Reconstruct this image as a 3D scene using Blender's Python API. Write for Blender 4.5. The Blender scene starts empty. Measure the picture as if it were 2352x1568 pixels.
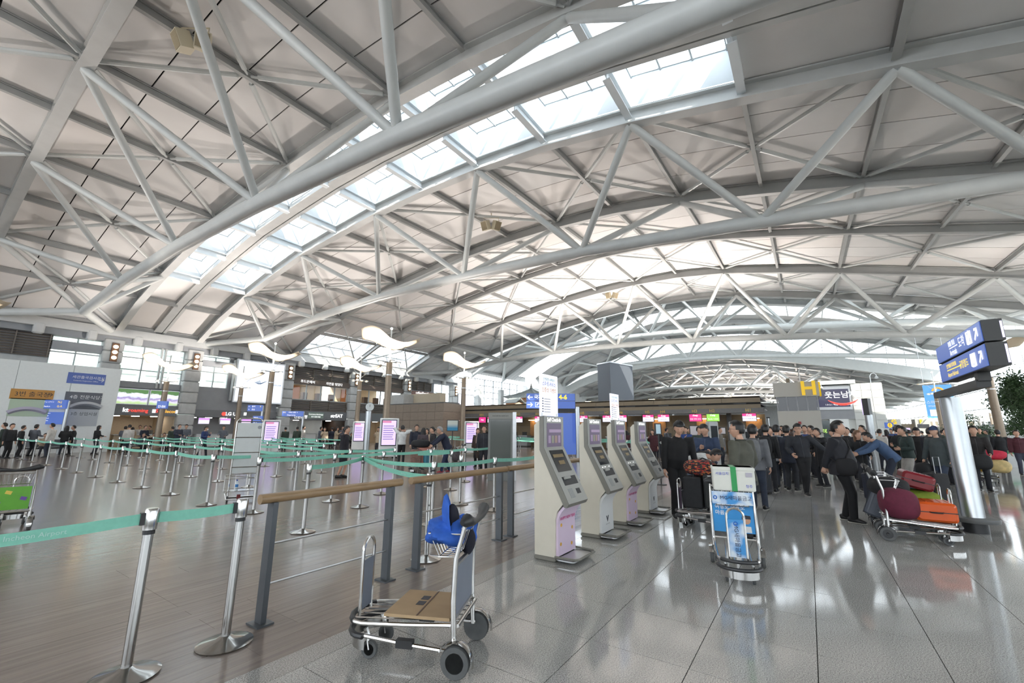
import bpy, bmesh, math, random
import numpy as np
from mathutils import Vector, Matrix

# ---------------------------------------------------------------- camera, sky, sun, exposure
sc = bpy.context.scene
col = sc.collection
R = math.radians
FPX, HORIZ, EYE = 980.0, 986.5, 1.6            # focal length in pixels, horizon row at the middle, eye height
ROLL = math.atan(0.0058)                       # the horizon falls slightly to the right
PITCH = math.atan((HORIZ - 784.0) / FPX)
AZ = math.atan((1858.0 - 1176.0) / math.hypot(FPX, HORIZ - 784.0))   # hall axis u (world X) lies AZ right of the view
cam = bpy.data.cameras.new('camera')
cam.sensor_width = 36.0
cam.lens = 36.0 * FPX / 2352.0
cam.clip_end = 600
camo = bpy.data.objects.new('camera', cam)
camo.location = (0, 0, EYE)
camo.rotation_euler = (Matrix.Rotation(AZ - R(90), 3, 'Z') @ Matrix.Rotation(R(90) + PITCH, 3, 'X') @ Matrix.Rotation(ROLL, 3, 'Z')).to_euler()
col.objects.link(camo)
sc.camera = camo

world = bpy.data.worlds.new('world')
world.use_nodes = True
world.node_tree.nodes['Background'].inputs[0].default_value = (0.86, 0.93, 1.0, 1)
world.node_tree.nodes['Background'].inputs[1].default_value = 3.5
sc.world = world

sun = bpy.data.lights.new('sun', 'SUN')
sun.energy = 7.0
sun.angle = R(0.6)
sun.color = (1.0, 0.93, 0.82)
suno = bpy.data.objects.new('sun', sun)
suno.rotation_euler = (R(48), 0, R(-38))
col.objects.link(suno)

sc.view_settings.view_transform = 'Standard'
sc.view_settings.look = 'None'
sc.view_settings.gamma = 1.0
sc.view_settings.use_curve_mapping = False
sc.view_settings.exposure = 0.4
sc.cycles.max_bounces = 5
sc.cycles.diffuse_bounces = 3
sc.cycles.glossy_bounces = 3
sc.cycles.transmission_bounces = 3
sc.cycles.transparent_max_bounces = 8
sc.cycles.sample_clamp_indirect = 6.0
sc.cycles.caustics_reflective = False
sc.cycles.caustics_refractive = False
sc.cycles.use_denoising = True
sc.cycles.use_adaptive_sampling = True
sc.cycles.adaptive_threshold = 0.025
sc.cycles.use_light_tree = False

rng = random.Random(7)

# ---------------------------------------------------------------- pixel helpers: a pixel is a direction, the depth comes from what it touches
def ray(x, y):
    a, b = x - 1176.0, y - 784.0
    X = a * math.cos(ROLL) + b * math.sin(ROLL); Y = a * math.sin(ROLL) - b * math.cos(ROLL)
    F = FPX * math.cos(PITCH) - Y * math.sin(PITCH); U = FPX * math.sin(PITCH) + Y * math.cos(PITCH)
    return np.array([X * math.sin(AZ) + F * math.cos(AZ), -X * math.cos(AZ) + F * math.sin(AZ), U])
CAM = np.array([0, 0, EYE])
def gp(x, y, z=0.0):
    r = ray(x, y); return r * ((z - EYE) / r[2]) + CAM
def at_v(x, y, v):
    r = ray(x, y); return r * (v / r[1]) + CAM
def at_u(x, y, u):
    r = ray(x, y); return r * (u / r[0]) + CAM
FWD = np.array([math.cos(AZ), math.sin(AZ), 0.0])
def at_d(x, y, d):
    r = ray(x, y); return r * (d / r.dot(FWD)) + CAM

# ---------------------------------------------------------------- materials
MATS = {}
def mat(name, c, rough=0.5, metal=0.0, var=0.0, scale=8.0, bump=0.0, emit=None, es=0.0, spec=0.5, stretch=None, coat=0.0):
    if name in MATS: return MATS[name]
    m = bpy.data.materials.new(name); m.use_nodes = True
    nt = m.node_tree; b = nt.nodes['Principled BSDF']
    b.inputs['Base Color'].default_value = (*c, 1)
    b.inputs['Roughness'].default_value = rough
    b.inputs['Metallic'].default_value = metal
    b.inputs['Specular IOR Level'].default_value = spec
    if coat: b.inputs['Coat Weight'].default_value = coat
    if emit:
        b.inputs['Emission Color'].default_value = (*emit, 1); b.inputs['Emission Strength'].default_value = es
        m.cycles.emission_sampling = 'NONE'      # small signs and lenses; the lamps carry their own lights
    if var or bump:
        tc = nt.nodes.new('ShaderNodeTexCoord'); n = nt.nodes.new('ShaderNodeTexNoise')
        n.inputs['Scale'].default_value = scale; n.inputs['Detail'].default_value = 4
        src = tc.outputs['Object']
        if stretch:
            mp = nt.nodes.new('ShaderNodeMapping'); mp.inputs['Scale'].default_value = stretch
            nt.links.new(src, mp.inputs[0]); src = mp.outputs[0]
        nt.links.new(src, n.inputs['Vector'])
        if var:
            r = nt.nodes.new('ShaderNodeValToRGB')
            r.color_ramp.elements[0].position = 0.3; r.color_ramp.elements[1].position = 0.7
            r.color_ramp.elements[0].color = (*[max(0, k * (1 - var)) for k in c], 1)
            r.color_ramp.elements[1].color = (*[min(1, k * (1 + var)) for k in c], 1)
            nt.links.new(n.outputs[0], r.inputs[0]); nt.links.new(r.outputs[0], b.inputs['Base Color'])
        if bump:
            bp = nt.nodes.new('ShaderNodeBump'); bp.inputs['Strength'].default_value = bump; bp.inputs['Distance'].default_value = 0.02
            nt.links.new(n.outputs[0], bp.inputs['Height']); nt.links.new(bp.outputs[0], b.inputs['Normal'])
    MATS[name] = m
    return m
def srgb(r, g, b):
    f = lambda c: (c / 255 / 12.92) if c / 255 <= 0.04045 else ((c / 255 + 0.055) / 1.055) ** 2.4
    return (f(r), f(g), f(b))
def glow(name, c, s):
    return mat(name, (0.02, 0.02, 0.02), 0.4, emit=c, es=s)
def glass_mat(name, tint, refl=0.08):
    m = bpy.data.materials.new(name); m.use_nodes = True; nt = m.node_tree
    for n in list(nt.nodes): nt.nodes.remove(n)
    o = nt.nodes.new('ShaderNodeOutputMaterial'); mx = nt.nodes.new('ShaderNodeMixShader')
    t = nt.nodes.new('ShaderNodeBsdfTransparent'); g = nt.nodes.new('ShaderNodeBsdfGlossy')
    t.inputs[0].default_value = (*tint, 1); g.inputs['Roughness'].default_value = 0.02; mx.inputs[0].default_value = refl
    nt.links.new(t.outputs[0], mx.inputs[1]); nt.links.new(g.outputs[0], mx.inputs[2]); nt.links.new(mx.outputs[0], o.inputs[0])
    MATS[name] = m; return m

M_steel = mat('painted_steel', (0.56, 0.57, 0.565), 0.42, var=0.04, scale=2)
M_steel_shade = mat('shaded_steel', (0.40, 0.405, 0.40), 0.45, var=0.04, scale=2)  # darker copy of the painted steel, shade put into the colour
M_pipe = mat('painted_pipe', (0.62, 0.64, 0.63), 0.36, var=0.04, scale=2)
M_panel = mat('ceiling_panel', (0.80, 0.785, 0.775), 0.75, var=0.035, scale=0.7)
M_dark = mat('dark_gap', (0.03, 0.03, 0.03), 0.8)
M_well = mat('skylight_well', (0.78, 0.83, 0.86), 0.5, var=0.03, scale=1)
M_mull = mat('mullion', (0.42, 0.45, 0.46), 0.45, var=0.04)
M_glass = glass_mat('clear_glass', (0.97, 0.985, 0.985), 0.05)
M_gglass = glass_mat('green_glass', (0.88, 0.95, 0.92), 0.08)
M_conc = mat('grey_cladding', srgb(184, 186, 185), 0.6, var=0.08, scale=3)
M_spandrel = mat('spandrel_grey', srgb(146, 149, 153), 0.5, var=0.05, scale=2)
M_louver = mat('louver_bronze', srgb(120, 112, 104), 0.5, var=0.06, scale=3)
M_white = mat('white_paint', (0.78, 0.80, 0.79), 0.5, var=0.03, scale=2)
M_chrome = mat('chrome', (0.46, 0.455, 0.44), 0.15, 1.0, var=0.03, scale=12)
M_alu = mat('brushed_aluminium', (0.55, 0.56, 0.57), 0.34, 1.0, var=0.05, scale=10)
M_black = mat('black_plastic', (0.025, 0.026, 0.028), 0.42, var=0.1, scale=20)
M_rubber = mat('grey_rubber', (0.10, 0.105, 0.105), 0.65, var=0.1, scale=20)
M_wood = mat('handrail_wood', srgb(150, 124, 92), 0.32, var=0.14, scale=6, stretch=(1, 12, 12))
M_belt = mat('mint_belt', srgb(134, 204, 182), 0.6, var=0.05, scale=30)
M_inkw = glow('white_letters', (1, 1, 1), 1.1)
M_inky = glow('yellow_letters', (1, 0.72, 0.05), 1.0)
M_ink = mat('dark_ink', (0.03, 0.03, 0.04), 0.6)
M_inkp = mat('white_ink', (0.85, 0.86, 0.86), 0.6)

# ---------------------------------------------------------------- mesh builder
class MB:
    def __init__(s): s.v = []; s.f = []; s.m = []; s.mi = 0
    def add(s, vs, fs):
        o = len(s.v); s.v.extend([tuple(map(float, p)) for p in vs])
        for q in fs: s.f.append(tuple(i + o for i in q)); s.m.append(s.mi)
        return s
    def box2(s, lo, hi):
        x0, y0, z0 = lo; x1, y1, z1 = hi
        return s.add([(x0, y0, z0), (x1, y0, z0), (x1, y1, z0), (x0, y1, z0), (x0, y0, z1), (x1, y0, z1), (x1, y1, z1), (x0, y1, z1)],
                     [(3, 2, 1, 0), (4, 5, 6, 7), (0, 1, 5, 4), (1, 2, 6, 5), (2, 3, 7, 6), (3, 0, 4, 7)])
    def box(s, c, d, rot=None):
        c = Vector(c); h = Vector(d) / 2; vs = []
        for z in (-1, 1):
            for x, y in ((-1, -1), (1, -1), (1, 1), (-1, 1)):
                p = Vector((x * h.x, y * h.y, z * h.z))
                vs.append(c + (rot @ p if rot else p))
        return s.add(vs, [(3, 2, 1, 0), (4, 5, 6, 7), (0, 1, 5, 4), (1, 2, 6, 5), (2, 3, 7, 6), (3, 0, 4, 7)])
    def rbox(s, c, d, r, rot=None, n=3):
        # box with rounded vertical edges (in local xy), lightly chamfered top and bottom
        c = Vector(c); hx, hy, hz = d[0] / 2, d[1] / 2, d[2] / 2; r = min(r, hx, hy)
        ring = []
        for k, (sx, sy) in enumerate(((1, 1), (-1, 1), (-1, -1), (1, -1))):
            for i in range(n + 1):
                a = k * math.pi / 2 + i / n * math.pi / 2
                ring.append((sx * (hx - r) + r * math.cos(a), sy * (hy - r) + r * math.sin(a)))
        ch = min(r * 0.6, hz * 0.6); lev = [(-hz, ch), (-hz + ch, 0), (hz - ch, 0), (hz, ch)]
        vs = []; N = len(ring)
        for z, ins in lev:
            kx = (hx - ins) / hx; ky = (hy - ins) / hy
            for x, y in ring:
                p = Vector((x * kx, y * ky, z)); vs.append(c + (rot @ p if rot else p))
        fs = [tuple(range(N - 1, -1, -1)), tuple(range(3 * N, 4 * N))]
        for l in range(3):
            for i in range(N): fs.append((l * N + i, l * N + (i + 1) % N, (l + 1) * N + (i + 1) % N, (l + 1) * N + i))
        return s.add(vs, fs)
    def cyl(s, p, q, r, n=10, r2=None, cap=True):
        p = Vector(p); q = Vector(q); d = q - p
        if d.length < 1e-6: return s
        r2 = r if r2 is None else r2
        z = d.normalized(); x = z.orthogonal().normalized(); y = z.cross(x); vs = []
        for c, rr in ((p, r), (q, r2)):
            for i in range(n):
                a = 2 * math.pi * i / n; vs.append(c + (x * math.cos(a) + y * math.sin(a)) * rr)
        fs = [(i, (i + 1) % n, n + (i + 1) % n, n + i) for i in range(n)]
        if cap: fs += [tuple(range(n - 1, -1, -1)), tuple(range(n, 2 * n))]
        return s.add(vs, fs)
    def tube(s, pts, r, n=8, closed=False, cap=True):
        P = [Vector(p) for p in pts]; K = len(P); rs = r if isinstance(r, (list, tuple)) else [r] * K
        T = []
        for i in range(K):
            a = P[(i - 1) % K] if (closed or i > 0) else P[i]; b = P[(i + 1) % K] if (closed or i < K - 1) else P[i]
            T.append((b - a).normalized())
        x = T[0].orthogonal().normalized(); vs = []
        for i in range(K):
            x = (x - T[i] * x.dot(T[i])).normalized(); y = T[i].cross(x)
            for j in range(n):
                a = 2 * math.pi * j / n; vs.append(P[i] + (x * math.cos(a) + y * math.sin(a)) * rs[i])
        fs = []
        for i in range(K if closed else K - 1):
            i2 = (i + 1) % K
            for j in range(n): fs.append((i * n + j, i * n + (j + 1) % n, i2 * n + (j + 1) % n, i2 * n + j))
        if cap and not closed: fs += [tuple(range(n - 1, -1, -1)), tuple(range((K - 1) * n, K * n))]
        return s.add(vs, fs)
    def lathe(s, prof, c=(0, 0, 0), n=20, mtx=None):
        c = Vector(c); vs = []; K = len(prof)
        for r, z in prof:
            for i in range(n):
                a = 2 * math.pi * i / n; p = Vector((r * math.cos(a), r * math.sin(a), z)); vs.append(c + (mtx @ p if mtx else p))
        fs = []
        for k in range(K - 1):
            for i in range(n): fs.append((k * n + i, k * n + (i + 1) % n, (k + 1) * n + (i + 1) % n, (k + 1) * n + i))
        if prof[0][0] > 1e-5: fs.append(tuple(range(n - 1, -1, -1)))
        if prof[-1][0] > 1e-5: fs.append(tuple(range((K - 1) * n, K * n)))
        return s.add(vs, fs)
    def prism(s, poly, o, ax, ay, th):
        # polygon (2d) in plane o + a*ax + b*ay, extruded by th along ax x ay
        o = Vector(o); ax = Vector(ax); ay = Vector(ay); n = ax.cross(ay).normalized() * th; N = len(poly)
        vs = [o + ax * a + ay * b for a, b in poly]; vs += [p + n for p in vs]
        return s.add(vs, [tuple(range(N - 1, -1, -1)), tuple(range(N, 2 * N))] + [(i, (i + 1) % N, N + (i + 1) % N, N + i) for i in range(N)])
    def sweep(s, prof, frames):
        # closed 2d profile swept along frames (origin, ax, ay)
        N = len(prof); vs = []
        for o, ax, ay in frames:
            o = Vector(o); ax = Vector(ax); ay = Vector(ay)
            for a, b in prof: vs.append(o + ax * a + ay * b)
        fs = []
        for k in range(len(frames) - 1):
            for i in range(N): fs.append((k * N + i, k * N + (i + 1) % N, (k + 1) * N + (i + 1) % N, (k + 1) * N + i))
        fs += [tuple(range(N - 1, -1, -1)), tuple(range((len(frames) - 1) * N, len(frames) * N))]
        return s.add(vs, fs)
    def grid(s, rows):
        # rows of points -> quads
        n = len(rows[0]); vs = [p for r in rows for p in r]
        return s.add(vs, [(i * n + j, i * n + j + 1, (i + 1) * n + j + 1, (i + 1) * n + j) for i in range(len(rows) - 1) for j in range(n - 1)])
    def ball(s, c, r, n=12, k=8, rot=None):
        c = Vector(c); r = (r, r, r) if not isinstance(r, (tuple, list)) else r; vs = [Vector((0, 0, -r[2]))]
        for i in range(1, k):
            t = math.pi * i / k
            for j in range(n):
                a = 2 * math.pi * j / n; vs.append(Vector((r[0] * math.sin(t) * math.cos(a), r[1] * math.sin(t) * math.sin(a), -r[2] * math.cos(t))))
        vs.append(Vector((0, 0, r[2]))); L = len(vs) - 1
        vs = [c + (rot @ p if rot else p) for p in vs]
        fs = [(0, 1 + (j + 1) % n, 1 + j) for j in range(n)] + [(L, 1 + (k - 2) * n + j, 1 + (k - 2) * n + (j + 1) % n) for j in range(n)]
        for i in range(k - 2):
            for j in range(n): fs.append((1 + i * n + j, 1 + i * n + (j + 1) % n, 1 + (i + 1) * n + (j + 1) % n, 1 + (i + 1) * n + j))
        return s.add(vs, fs)
    def mesh(s, name, mats):
        me = bpy.data.meshes.new(name); me.from_pydata(s.v, [], s.f)
        for m in (mats if isinstance(mats, (list, tuple)) else [mats]): me.materials.append(m)
        if any(s.m): me.polygons.foreach_set('material_index', s.m)
        return me
    def build(s, name, mats, parent=None, smooth=False, loc=None):
        me = s.mesh(name, mats)
        if smooth:
            me.polygons.foreach_set('use_smooth', [True] * len(me.polygons)); me.set_sharp_from_angle(angle=R(38))
        me.update()
        return link(name, me, parent, loc)
def link(name, me, parent=None, loc=None, mtx=None):
    o = bpy.data.objects.new(name, me); col.objects.link(o)
    if parent is not None: o.parent = parent
    if mtx is not None: o.matrix_basis = mtx
    if loc is not None: o.location = loc
    return o
def tag(o, label, cat, group=None, kind=None):
    if label: o['label'] = label
    if cat: o['category'] = cat
    if group: o['group'] = group
    if kind: o['kind'] = kind
    return o
def struct(o): o['kind'] = 'structure'; return o
def thing(name, label, cat, loc=(0, 0, 0), rz=0.0, group=None):
    o = bpy.data.objects.new(name, None); col.objects.link(o)
    o.location = tuple(float(c) for c in loc); o.rotation_euler = (0, 0, rz); o.empty_display_size = 0.2
    return tag(o, label, cat, group)
def copy_tree(o, parent=None):
    c = o.copy(); col.objects.link(c); c.parent = parent
    for ch in o.children: copy_tree(ch, c)
    return c

# ---------------------------------------------------------------- lettering
FONT_CACHE = {}
def text_mesh(s, size, align='LEFT', ext=0.0, bold=0.0, squeeze=1.0):
    key = (s, size, align, ext, bold, squeeze)
    if key in FONT_CACHE: return FONT_CACHE[key]
    cu = bpy.data.curves.new('lettering', 'FONT'); cu.body = s; cu.size = size; cu.align_x = align; cu.align_y = 'CENTER'
    cu.extrude = ext; cu.offset = bold; cu.resolution_u = 2
    o = bpy.data.objects.new('tmp', cu)
    me = bpy.data.meshes.new_from_object(o)
    bpy.data.objects.remove(o); bpy.data.curves.remove(cu)
    me.name = 'lettering'
    if squeeze != 1.0:
        for v in me.vertices: v.co.x *= squeeze
    FONT_CACHE[key] = me
    return me
def frame(o, xd, yd):
    x = Vector(xd).normalized(); y = Vector(yd).normalized(); z = x.cross(y)
    return Matrix(((x.x, y.x, z.x, o[0]), (x.y, y.y, z.y, o[1]), (x.z, y.z, z.z, o[2]), (0, 0, 0, 1)))
def text(s, size, m, o, xd, yd, parent, align='LEFT', ext=0.0, bold=0.0, squeeze=1.0, name='lettering'):
    me = text_mesh(s, size, align, ext, bold, squeeze).copy()
    me.materials.clear(); me.materials.append(m)
    return link(name, me, parent, mtx=frame(o, xd, yd))
UP = (0, 0, 1)
# ---------------------------------------------------------------- people: meshes are grown here (while the scene is still small), placed at the end
def remesh(mb, voxel, it=3, name='m'):
    me = mb.mesh(name, []); o = bpy.data.objects.new('tmp', me); col.objects.link(o)
    m = o.modifiers.new('r', 'REMESH'); m.mode = 'VOXEL'; m.voxel_size = voxel; m.use_smooth_shade = True
    if it: s = o.modifiers.new('s', 'SMOOTH'); s.factor = .5; s.iterations = it
    dg = bpy.context.evaluated_depsgraph_get(); dg.update()
    out = bpy.data.meshes.new_from_object(o.evaluated_get(dg)); bpy.data.objects.remove(o); bpy.data.meshes.remove(me)
    out.polygons.foreach_set('use_smooth', [True] * len(out.polygons)); return out
def loft(mb, pts, rad, lat=(1, 0, 0), n=12):
    P = [Vector(p) for p in pts]; K = len(P); lat = Vector(lat); rows = []
    for i in range(K):
        t = (P[min(i + 1, K - 1)] - P[max(i - 1, 0)]).normalized(); x = lat - t * lat.dot(t)
        if x.length < .1: x = t.orthogonal()
        x.normalize(); y = t.cross(x); r = rad[i]; rx, ry = (r, r) if not isinstance(r, tuple) else r
        rows.append([P[i] + x * (rx * math.cos(2 * math.pi * j / n)) + y * (ry * math.sin(2 * math.pi * j / n)) for j in range(n)])
    vs = [p for r in rows for p in r]; fs = [tuple(range(n - 1, -1, -1)), tuple(range((K - 1) * n, K * n))]
    for k in range(K - 1):
        for j in range(n): fs.append((k * n + j, k * n + (j + 1) % n, (k + 1) * n + (j + 1) % n, (k + 1) * n + j))
    mb.add(vs, fs)
def ik(S, T, a, b, hint):
    S, T = Vector(S), Vector(T); d = T - S; L = min(d.length, (a + b) * .998); d = d.normalized(); T = S + d * L
    x = (a * a - b * b + L * L) / (2 * L); h = math.sqrt(max(0, a * a - x * x)); n = Vector(hint); n = (n - d * n.dot(d)).normalized()
    return S + d * x + n * h, T
def head_pt(d):
    x, y, z = d; X, Y, Z = .076 * x, .094 * y, .118 * z
    if z < 0: X *= 1 - .34 * (-z) ** 1.5; Y *= 1 - (.12 if y < 0 else .04) * (-z)
    g = lambda a, s: math.exp(-(a / s) ** 2)
    if y > 0:
        Y += .024 * g(x, .13) * g(z + .2, .15) + .007 * g(x, .09) * g(z - .02, .16) - .009 * g(abs(x) - .38, .17) * g(z - .06, .1) + .004 * g(abs(x) - .36, .3) * g(z - .22, .08) + .007 * g(x, .26) * g(z + .5, .09) + .012 * g(x, .3) * g(z + .86, .16)
    return Vector((X, Y, Z))
def sphere_dirs(n=28, k=20):
    out = [[(math.sin(math.pi * i / k) * math.cos(2 * math.pi * j / n), math.sin(math.pi * i / k) * math.sin(2 * math.pi * j / n), -math.cos(math.pi * i / k)) for j in range(n)] for i in range(k + 1)]; return out
def add_head(mb, M, k, lo):
    n, kk = (16, 12) if lo else (28, 20); D = sphere_dirs(n, kk); rows = [[M @ (head_pt(d) * k) for d in r] for r in D]; N = len(rows[0])
    mb.mi = 0; vs = [p for r in rows for p in r]; mb.add(vs, [(i * N + j, i * N + (j + 1) % N, (i + 1) * N + (j + 1) % N, (i + 1) * N + j) for i in range(kk) for j in range(N)])
    R3 = M.to_3x3()
    for s in (-1, 1): mb.ball(M @ (Vector((s * .077, -.008, -.004)) * k), (.012 * k, .022 * k, .032 * k), 8, 6, R3)
    if lo: return
    for s in (-1, 1):
        mb.mi = 3; mb.ball(M @ (Vector((s * .030, .0825, .008)) * k), (.0145 * k, .007 * k, .0065 * k), 8, 5, R3)
        mb.mi = 2; mb.ball(M @ (Vector((s * .030, .0875, .008)) * k), (.0085 * k, .0045 * k, .0066 * k), 8, 5, R3); mb.ball(M @ (Vector((s * .030, .0855, .0155)) * k), (.0165 * k, .006 * k, .0028 * k), 8, 5, R3); mb.ball(M @ (Vector((s * .032, .0885, .032)) * k), (.021 * k, .007 * k, .0055 * k), 8, 5, R3)
    mb.mi = 1; mb.ball(M @ (Vector((0, .0945, -.057)) * k), (.024 * k, .008 * k, .0075 * k), 8, 5, R3); mb.mi = 0
HAIRLINE = {
    'short': lambda x, y, z: z > (.56 if y > .45 else .34 if y > .05 else (-.05 if y > -.25 else -.5)) and not (y > .25 and abs(x) > .75 and z < .35),
    'fringe': lambda x, y, z: z > (.40 if y > .35 else .16 if y > .05 else (-.12 if y > -.25 else -.55)),
    'long': lambda x, y, z: z > (.48 if y > .45 else .0 if y > .05 else -.8), 'bun': lambda x, y, z: z > (.5 if y > .4 else .25 if y > .05 else (-.1 if y > -.2 else -.5)), 'cap': lambda x, y, z: y < .05 and z > -.45}
def make_hair(M, k, style, lo, seed=1):
    rg = random.Random(seed); n, kk = (16, 12) if lo else (30, 22); D = sphere_dirs(n, kk); cond = HAIRLINE.get(style, HAIRLINE['short']); mb = MB(); idx = {}; vs = []
    def vid(i, j):
        j %= n
        if (i, j) not in idx:
            d = D[i][j]; m = min(1, max(0, sum(cond(*D[max(0, min(kk, i + a))][(j + b) % n]) for a in (-1, 0, 1) for b in (-1, 0, 1)) / 9)); th = .003 + .021 * m * (1.25 if d[2] > .3 else .8) + rg.uniform(0, .004)
            p = head_pt(d); idx[(i, j)] = len(vs); vs.append(M @ ((p + Vector(d) * th) * k))
        return idx[(i, j)]
    fs = []
    for i in range(kk):
        for j in range(n):
            if all(cond(*D[a][b % n]) for a, b in ((i, j), (i + 1, j), (i, j + 1), (i + 1, j + 1))): fs.append((vid(i, j), vid(i, j + 1), vid(i + 1, j + 1), vid(i + 1, j)))
    mb.add(vs, fs)
    if style == 'long':
        for s in (-1, -.5, 0, .5, 1): loft(mb, [M @ (Vector((s * .075, -.04 - .045 * (1 - abs(s)), z)) * k) for z in (.04, -.05, -.14, -.22)], [(.035 * k, .028 * k), (.04 * k, .03 * k), (.04 * k, .028 * k), (.02 * k, .014 * k)], M.to_3x3() @ Vector((1, 0, 0)), 8)
    if style == 'bun': mb.ball(M @ (Vector((0, -.115, .02)) * k), .042 * k, 10, 7)
    return mb
def add_hand(mb, W, d, lat, s, curl=.5, k=1.0):
    # palm, four unequal bent fingers and a thumb from the side of the palm
    d = Vector(d).normalized(); lat = Vector(lat); lat = (lat - d * lat.dot(d)).normalized(); nn = d.cross(lat) * s; W = Vector(W); q = lambda a, b, c: W + d * (a * k) + lat * (b * k) + nn * (c * k)
    loft(mb, [q(-.02, 0, 0), q(.02, 0, 0), q(.06, 0, 0), q(.088, 0, -.004)], [(.026 * k, .02 * k), (.036 * k, .017 * k), (.042 * k, .016 * k), (.038 * k, .012 * k)], lat, 8)
    for f, (b, L) in enumerate(((-.032, .062), (-.011, .076), (.011, .082), (.032, .072))):
        p = [q(.085, b, -.003)]; a = curl * .5
        for seg in (.42, .32, .26):
            a += curl * .55; v = d * math.cos(a) - nn * math.sin(a); p.append(p[-1] + v * (L * seg * k))
        mb.tube(p, [.0098 * k, .0092 * k, .0085 * k, .006 * k], 6)
    mb.tube([q(.015, .03, -.004), q(.04, .055, -.012), q(.062, .062, -.026), q(.078, .055, -.036)], [.014 * k, .012 * k, .0105 * k, .007 * k], 6)
def person_meshes(H=1.72, fat=1.0, lean=0, feet=((-.1, 0), (.1, .03)), hands=None, head=(0, 0), top='jacket', hem=.86, bottom='pants', hair='short', vox=.017, lo=False, female=False, sleeve=.055, loose=1.0, seed=1, bend=0, side=0, bald=False, curl=.5, sit=False, wide=1.0):
    k = H / 1.72; v = lambda *a: Vector(a) * k; L = R(lean); sx = (.168 if female else .2) * wide
    hip = v(0, -.18 * math.sin(L), .93 - .04 * (1 - math.cos(L)) - (.0 if not sit else .42))
    d = Vector((math.sin(R(side)), math.sin(L), math.cos(L))).normalized(); fw = Vector((0, math.cos(L), -math.sin(L)))
    sp = lambda h, y=0, x=0: hip + d * (h * k) + fw * (y * k) + Vector((x * k, 0, 0))
    sh = [sp(.475, 0, s * sx) for s in (-1, 1)]; hp = [hip + v(s * .088, 0, -.03) for s in (-1, 1)]
    if hands is None: hands = ((-.27, .06, .80), (.27, .06, .80))
    arms = [(sh[i],) + ik(sh[i], v(*hands[i]), .29 * k, .255 * k, (s * .5, -1, -.25)) for i, s in enumerate((-1, 1))]
    legs = [(hp[i],) + ik(hp[i], v(f[0], f[1], f[2] if len(f) > 2 else .085), .425 * k, .41 * k, (0, 1, 0)) for i, f in enumerate(feet)]
    HM = Matrix.Translation(sp(.475 + .212, .03 + .02)) @ Matrix.Scale(1.06, 4) @ Matrix.Rotation(R(head[0]), 4, 'Z') @ Matrix.Rotation(R(head[1] - lean * .55), 4, 'X')
    out = {}
    # body: one continuous remeshed surface, then head and hands
    b = MB(); loft(b, [sp(-.09), sp(0), sp(.13), sp(.34), sp(.45), sp(.50)], [(.10 * k, .08 * k), (.15 * k, .10 * k), (.125 * k, .085 * k), (.15 * k, .10 * k), (.14 * k, .075 * k), (.05 * k, .05 * k)])
    loft(b, [sp(.46), sp(.53, .005), HM @ v(0, -.015, -.07)], [(.06 * k, .058 * k), (.052 * k, .055 * k), (.05 * k, .055 * k)])
    for S, E_, T in arms: loft(b, [S, S.lerp(E_, .5), E_, E_.lerp(T, .5), T], [.05 * k, .045 * k, .036 * k, .034 * k, .024 * k], (0, 1, 0), 8)
    for S, K_, T in legs: loft(b, [S + v(0, 0, .04), S.lerp(K_, .5), K_, K_.lerp(T, .35), T], [.082 * k, .07 * k, .052 * k, .052 * k, .034 * k], (1, 0, 0), 10)
    me = remesh(b, .03 if lo else .02, 2); hb = MB()
    if not lo:
        for i, (S, E_, T) in enumerate(arms): add_hand(hb, T, (T - E_), (0, .4, 1) if abs((T - E_).normalized().z) < .7 else (0, 1, 0), -1 if i == 0 else 1, curl, k)
    else:
        for S, E_, T in arms: loft(hb, [T, T + (T - E_).normalized() * .09 * k, T + (T - E_).normalized() * .16 * k], [(.026 * k, .02 * k), (.04 * k, .018 * k), (.02 * k, .012 * k)], (0, 1, 0), 6)
    add_head(hb, HM, k, lo)
    bm = bmesh.new(); bm.from_mesh(me); hm = hb.mesh('h', []); hm.polygons.foreach_set('use_smooth', [True] * len(hm.polygons)); bm.from_mesh(hm); bm.to_mesh(me); bm.free(); bpy.data.meshes.remove(hm); me.name = 'body'; out['body'] = me
    # trousers / skirt
    f_ = fat
    t = MB()
    if bottom == 'pants':
        loft(t, [sp(-.1), sp(-.02), sp(.09)], [(.13 * k, .11 * k), (.165 * f_ * k, .125 * f_ * k), (.15 * f_ * k, .115 * f_ * k)])
        for S, K_, T in legs: loft(t, [S + v(0, 0, .05), S.lerp(K_, .45), K_, K_.lerp(T, .5), T + v(0, 0, -.03)], [.098 * f_ * k, .088 * k * loose, .07 * k * loose, .064 * k * loose, .06 * k * loose], (1, 0, 0), 12)
    else:
        loft(t, [sp(-.42 if bottom == 'skirt' else -.6), sp(-.2), sp(0), sp(.1)], [(.17 * k, .13 * k), (.175 * k, .13 * k), (.16 * k, .12 * k), (.125 * k, .1 * k)], n=16)
    out['trousers' if bottom == 'pants' else 'skirt'] = remesh(t, vox * 1.3, 2)
    # top
    j = MB(); hm_ = (hem - .93); puff = 1.0 if top == 'shirt' else 1.12
    hs = [hm_, min(-.02, hm_ + .1), .12, .34, .45, .49, .53]
    w = [(.172 * f_, .128 * f_), (.17 * f_, .128 * f_), (.152 * f_ * wide, .12 * f_), (.182 * wide, .13 * (f_ * .5 + .5)), (.168 * wide, .105), (.095, .08), (.07, .07)]
    if hm_ > -.02: hs[1] = hm_ + .05
    yo = [0, 0, .02 * (f_ - 1) * 8, 0, 0, 0, .004]
    loft(j, [sp(h, y) for h, y in zip(hs, yo)], [(a * puff * k, c * puff * k) for a, c in w], n=18)
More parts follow.
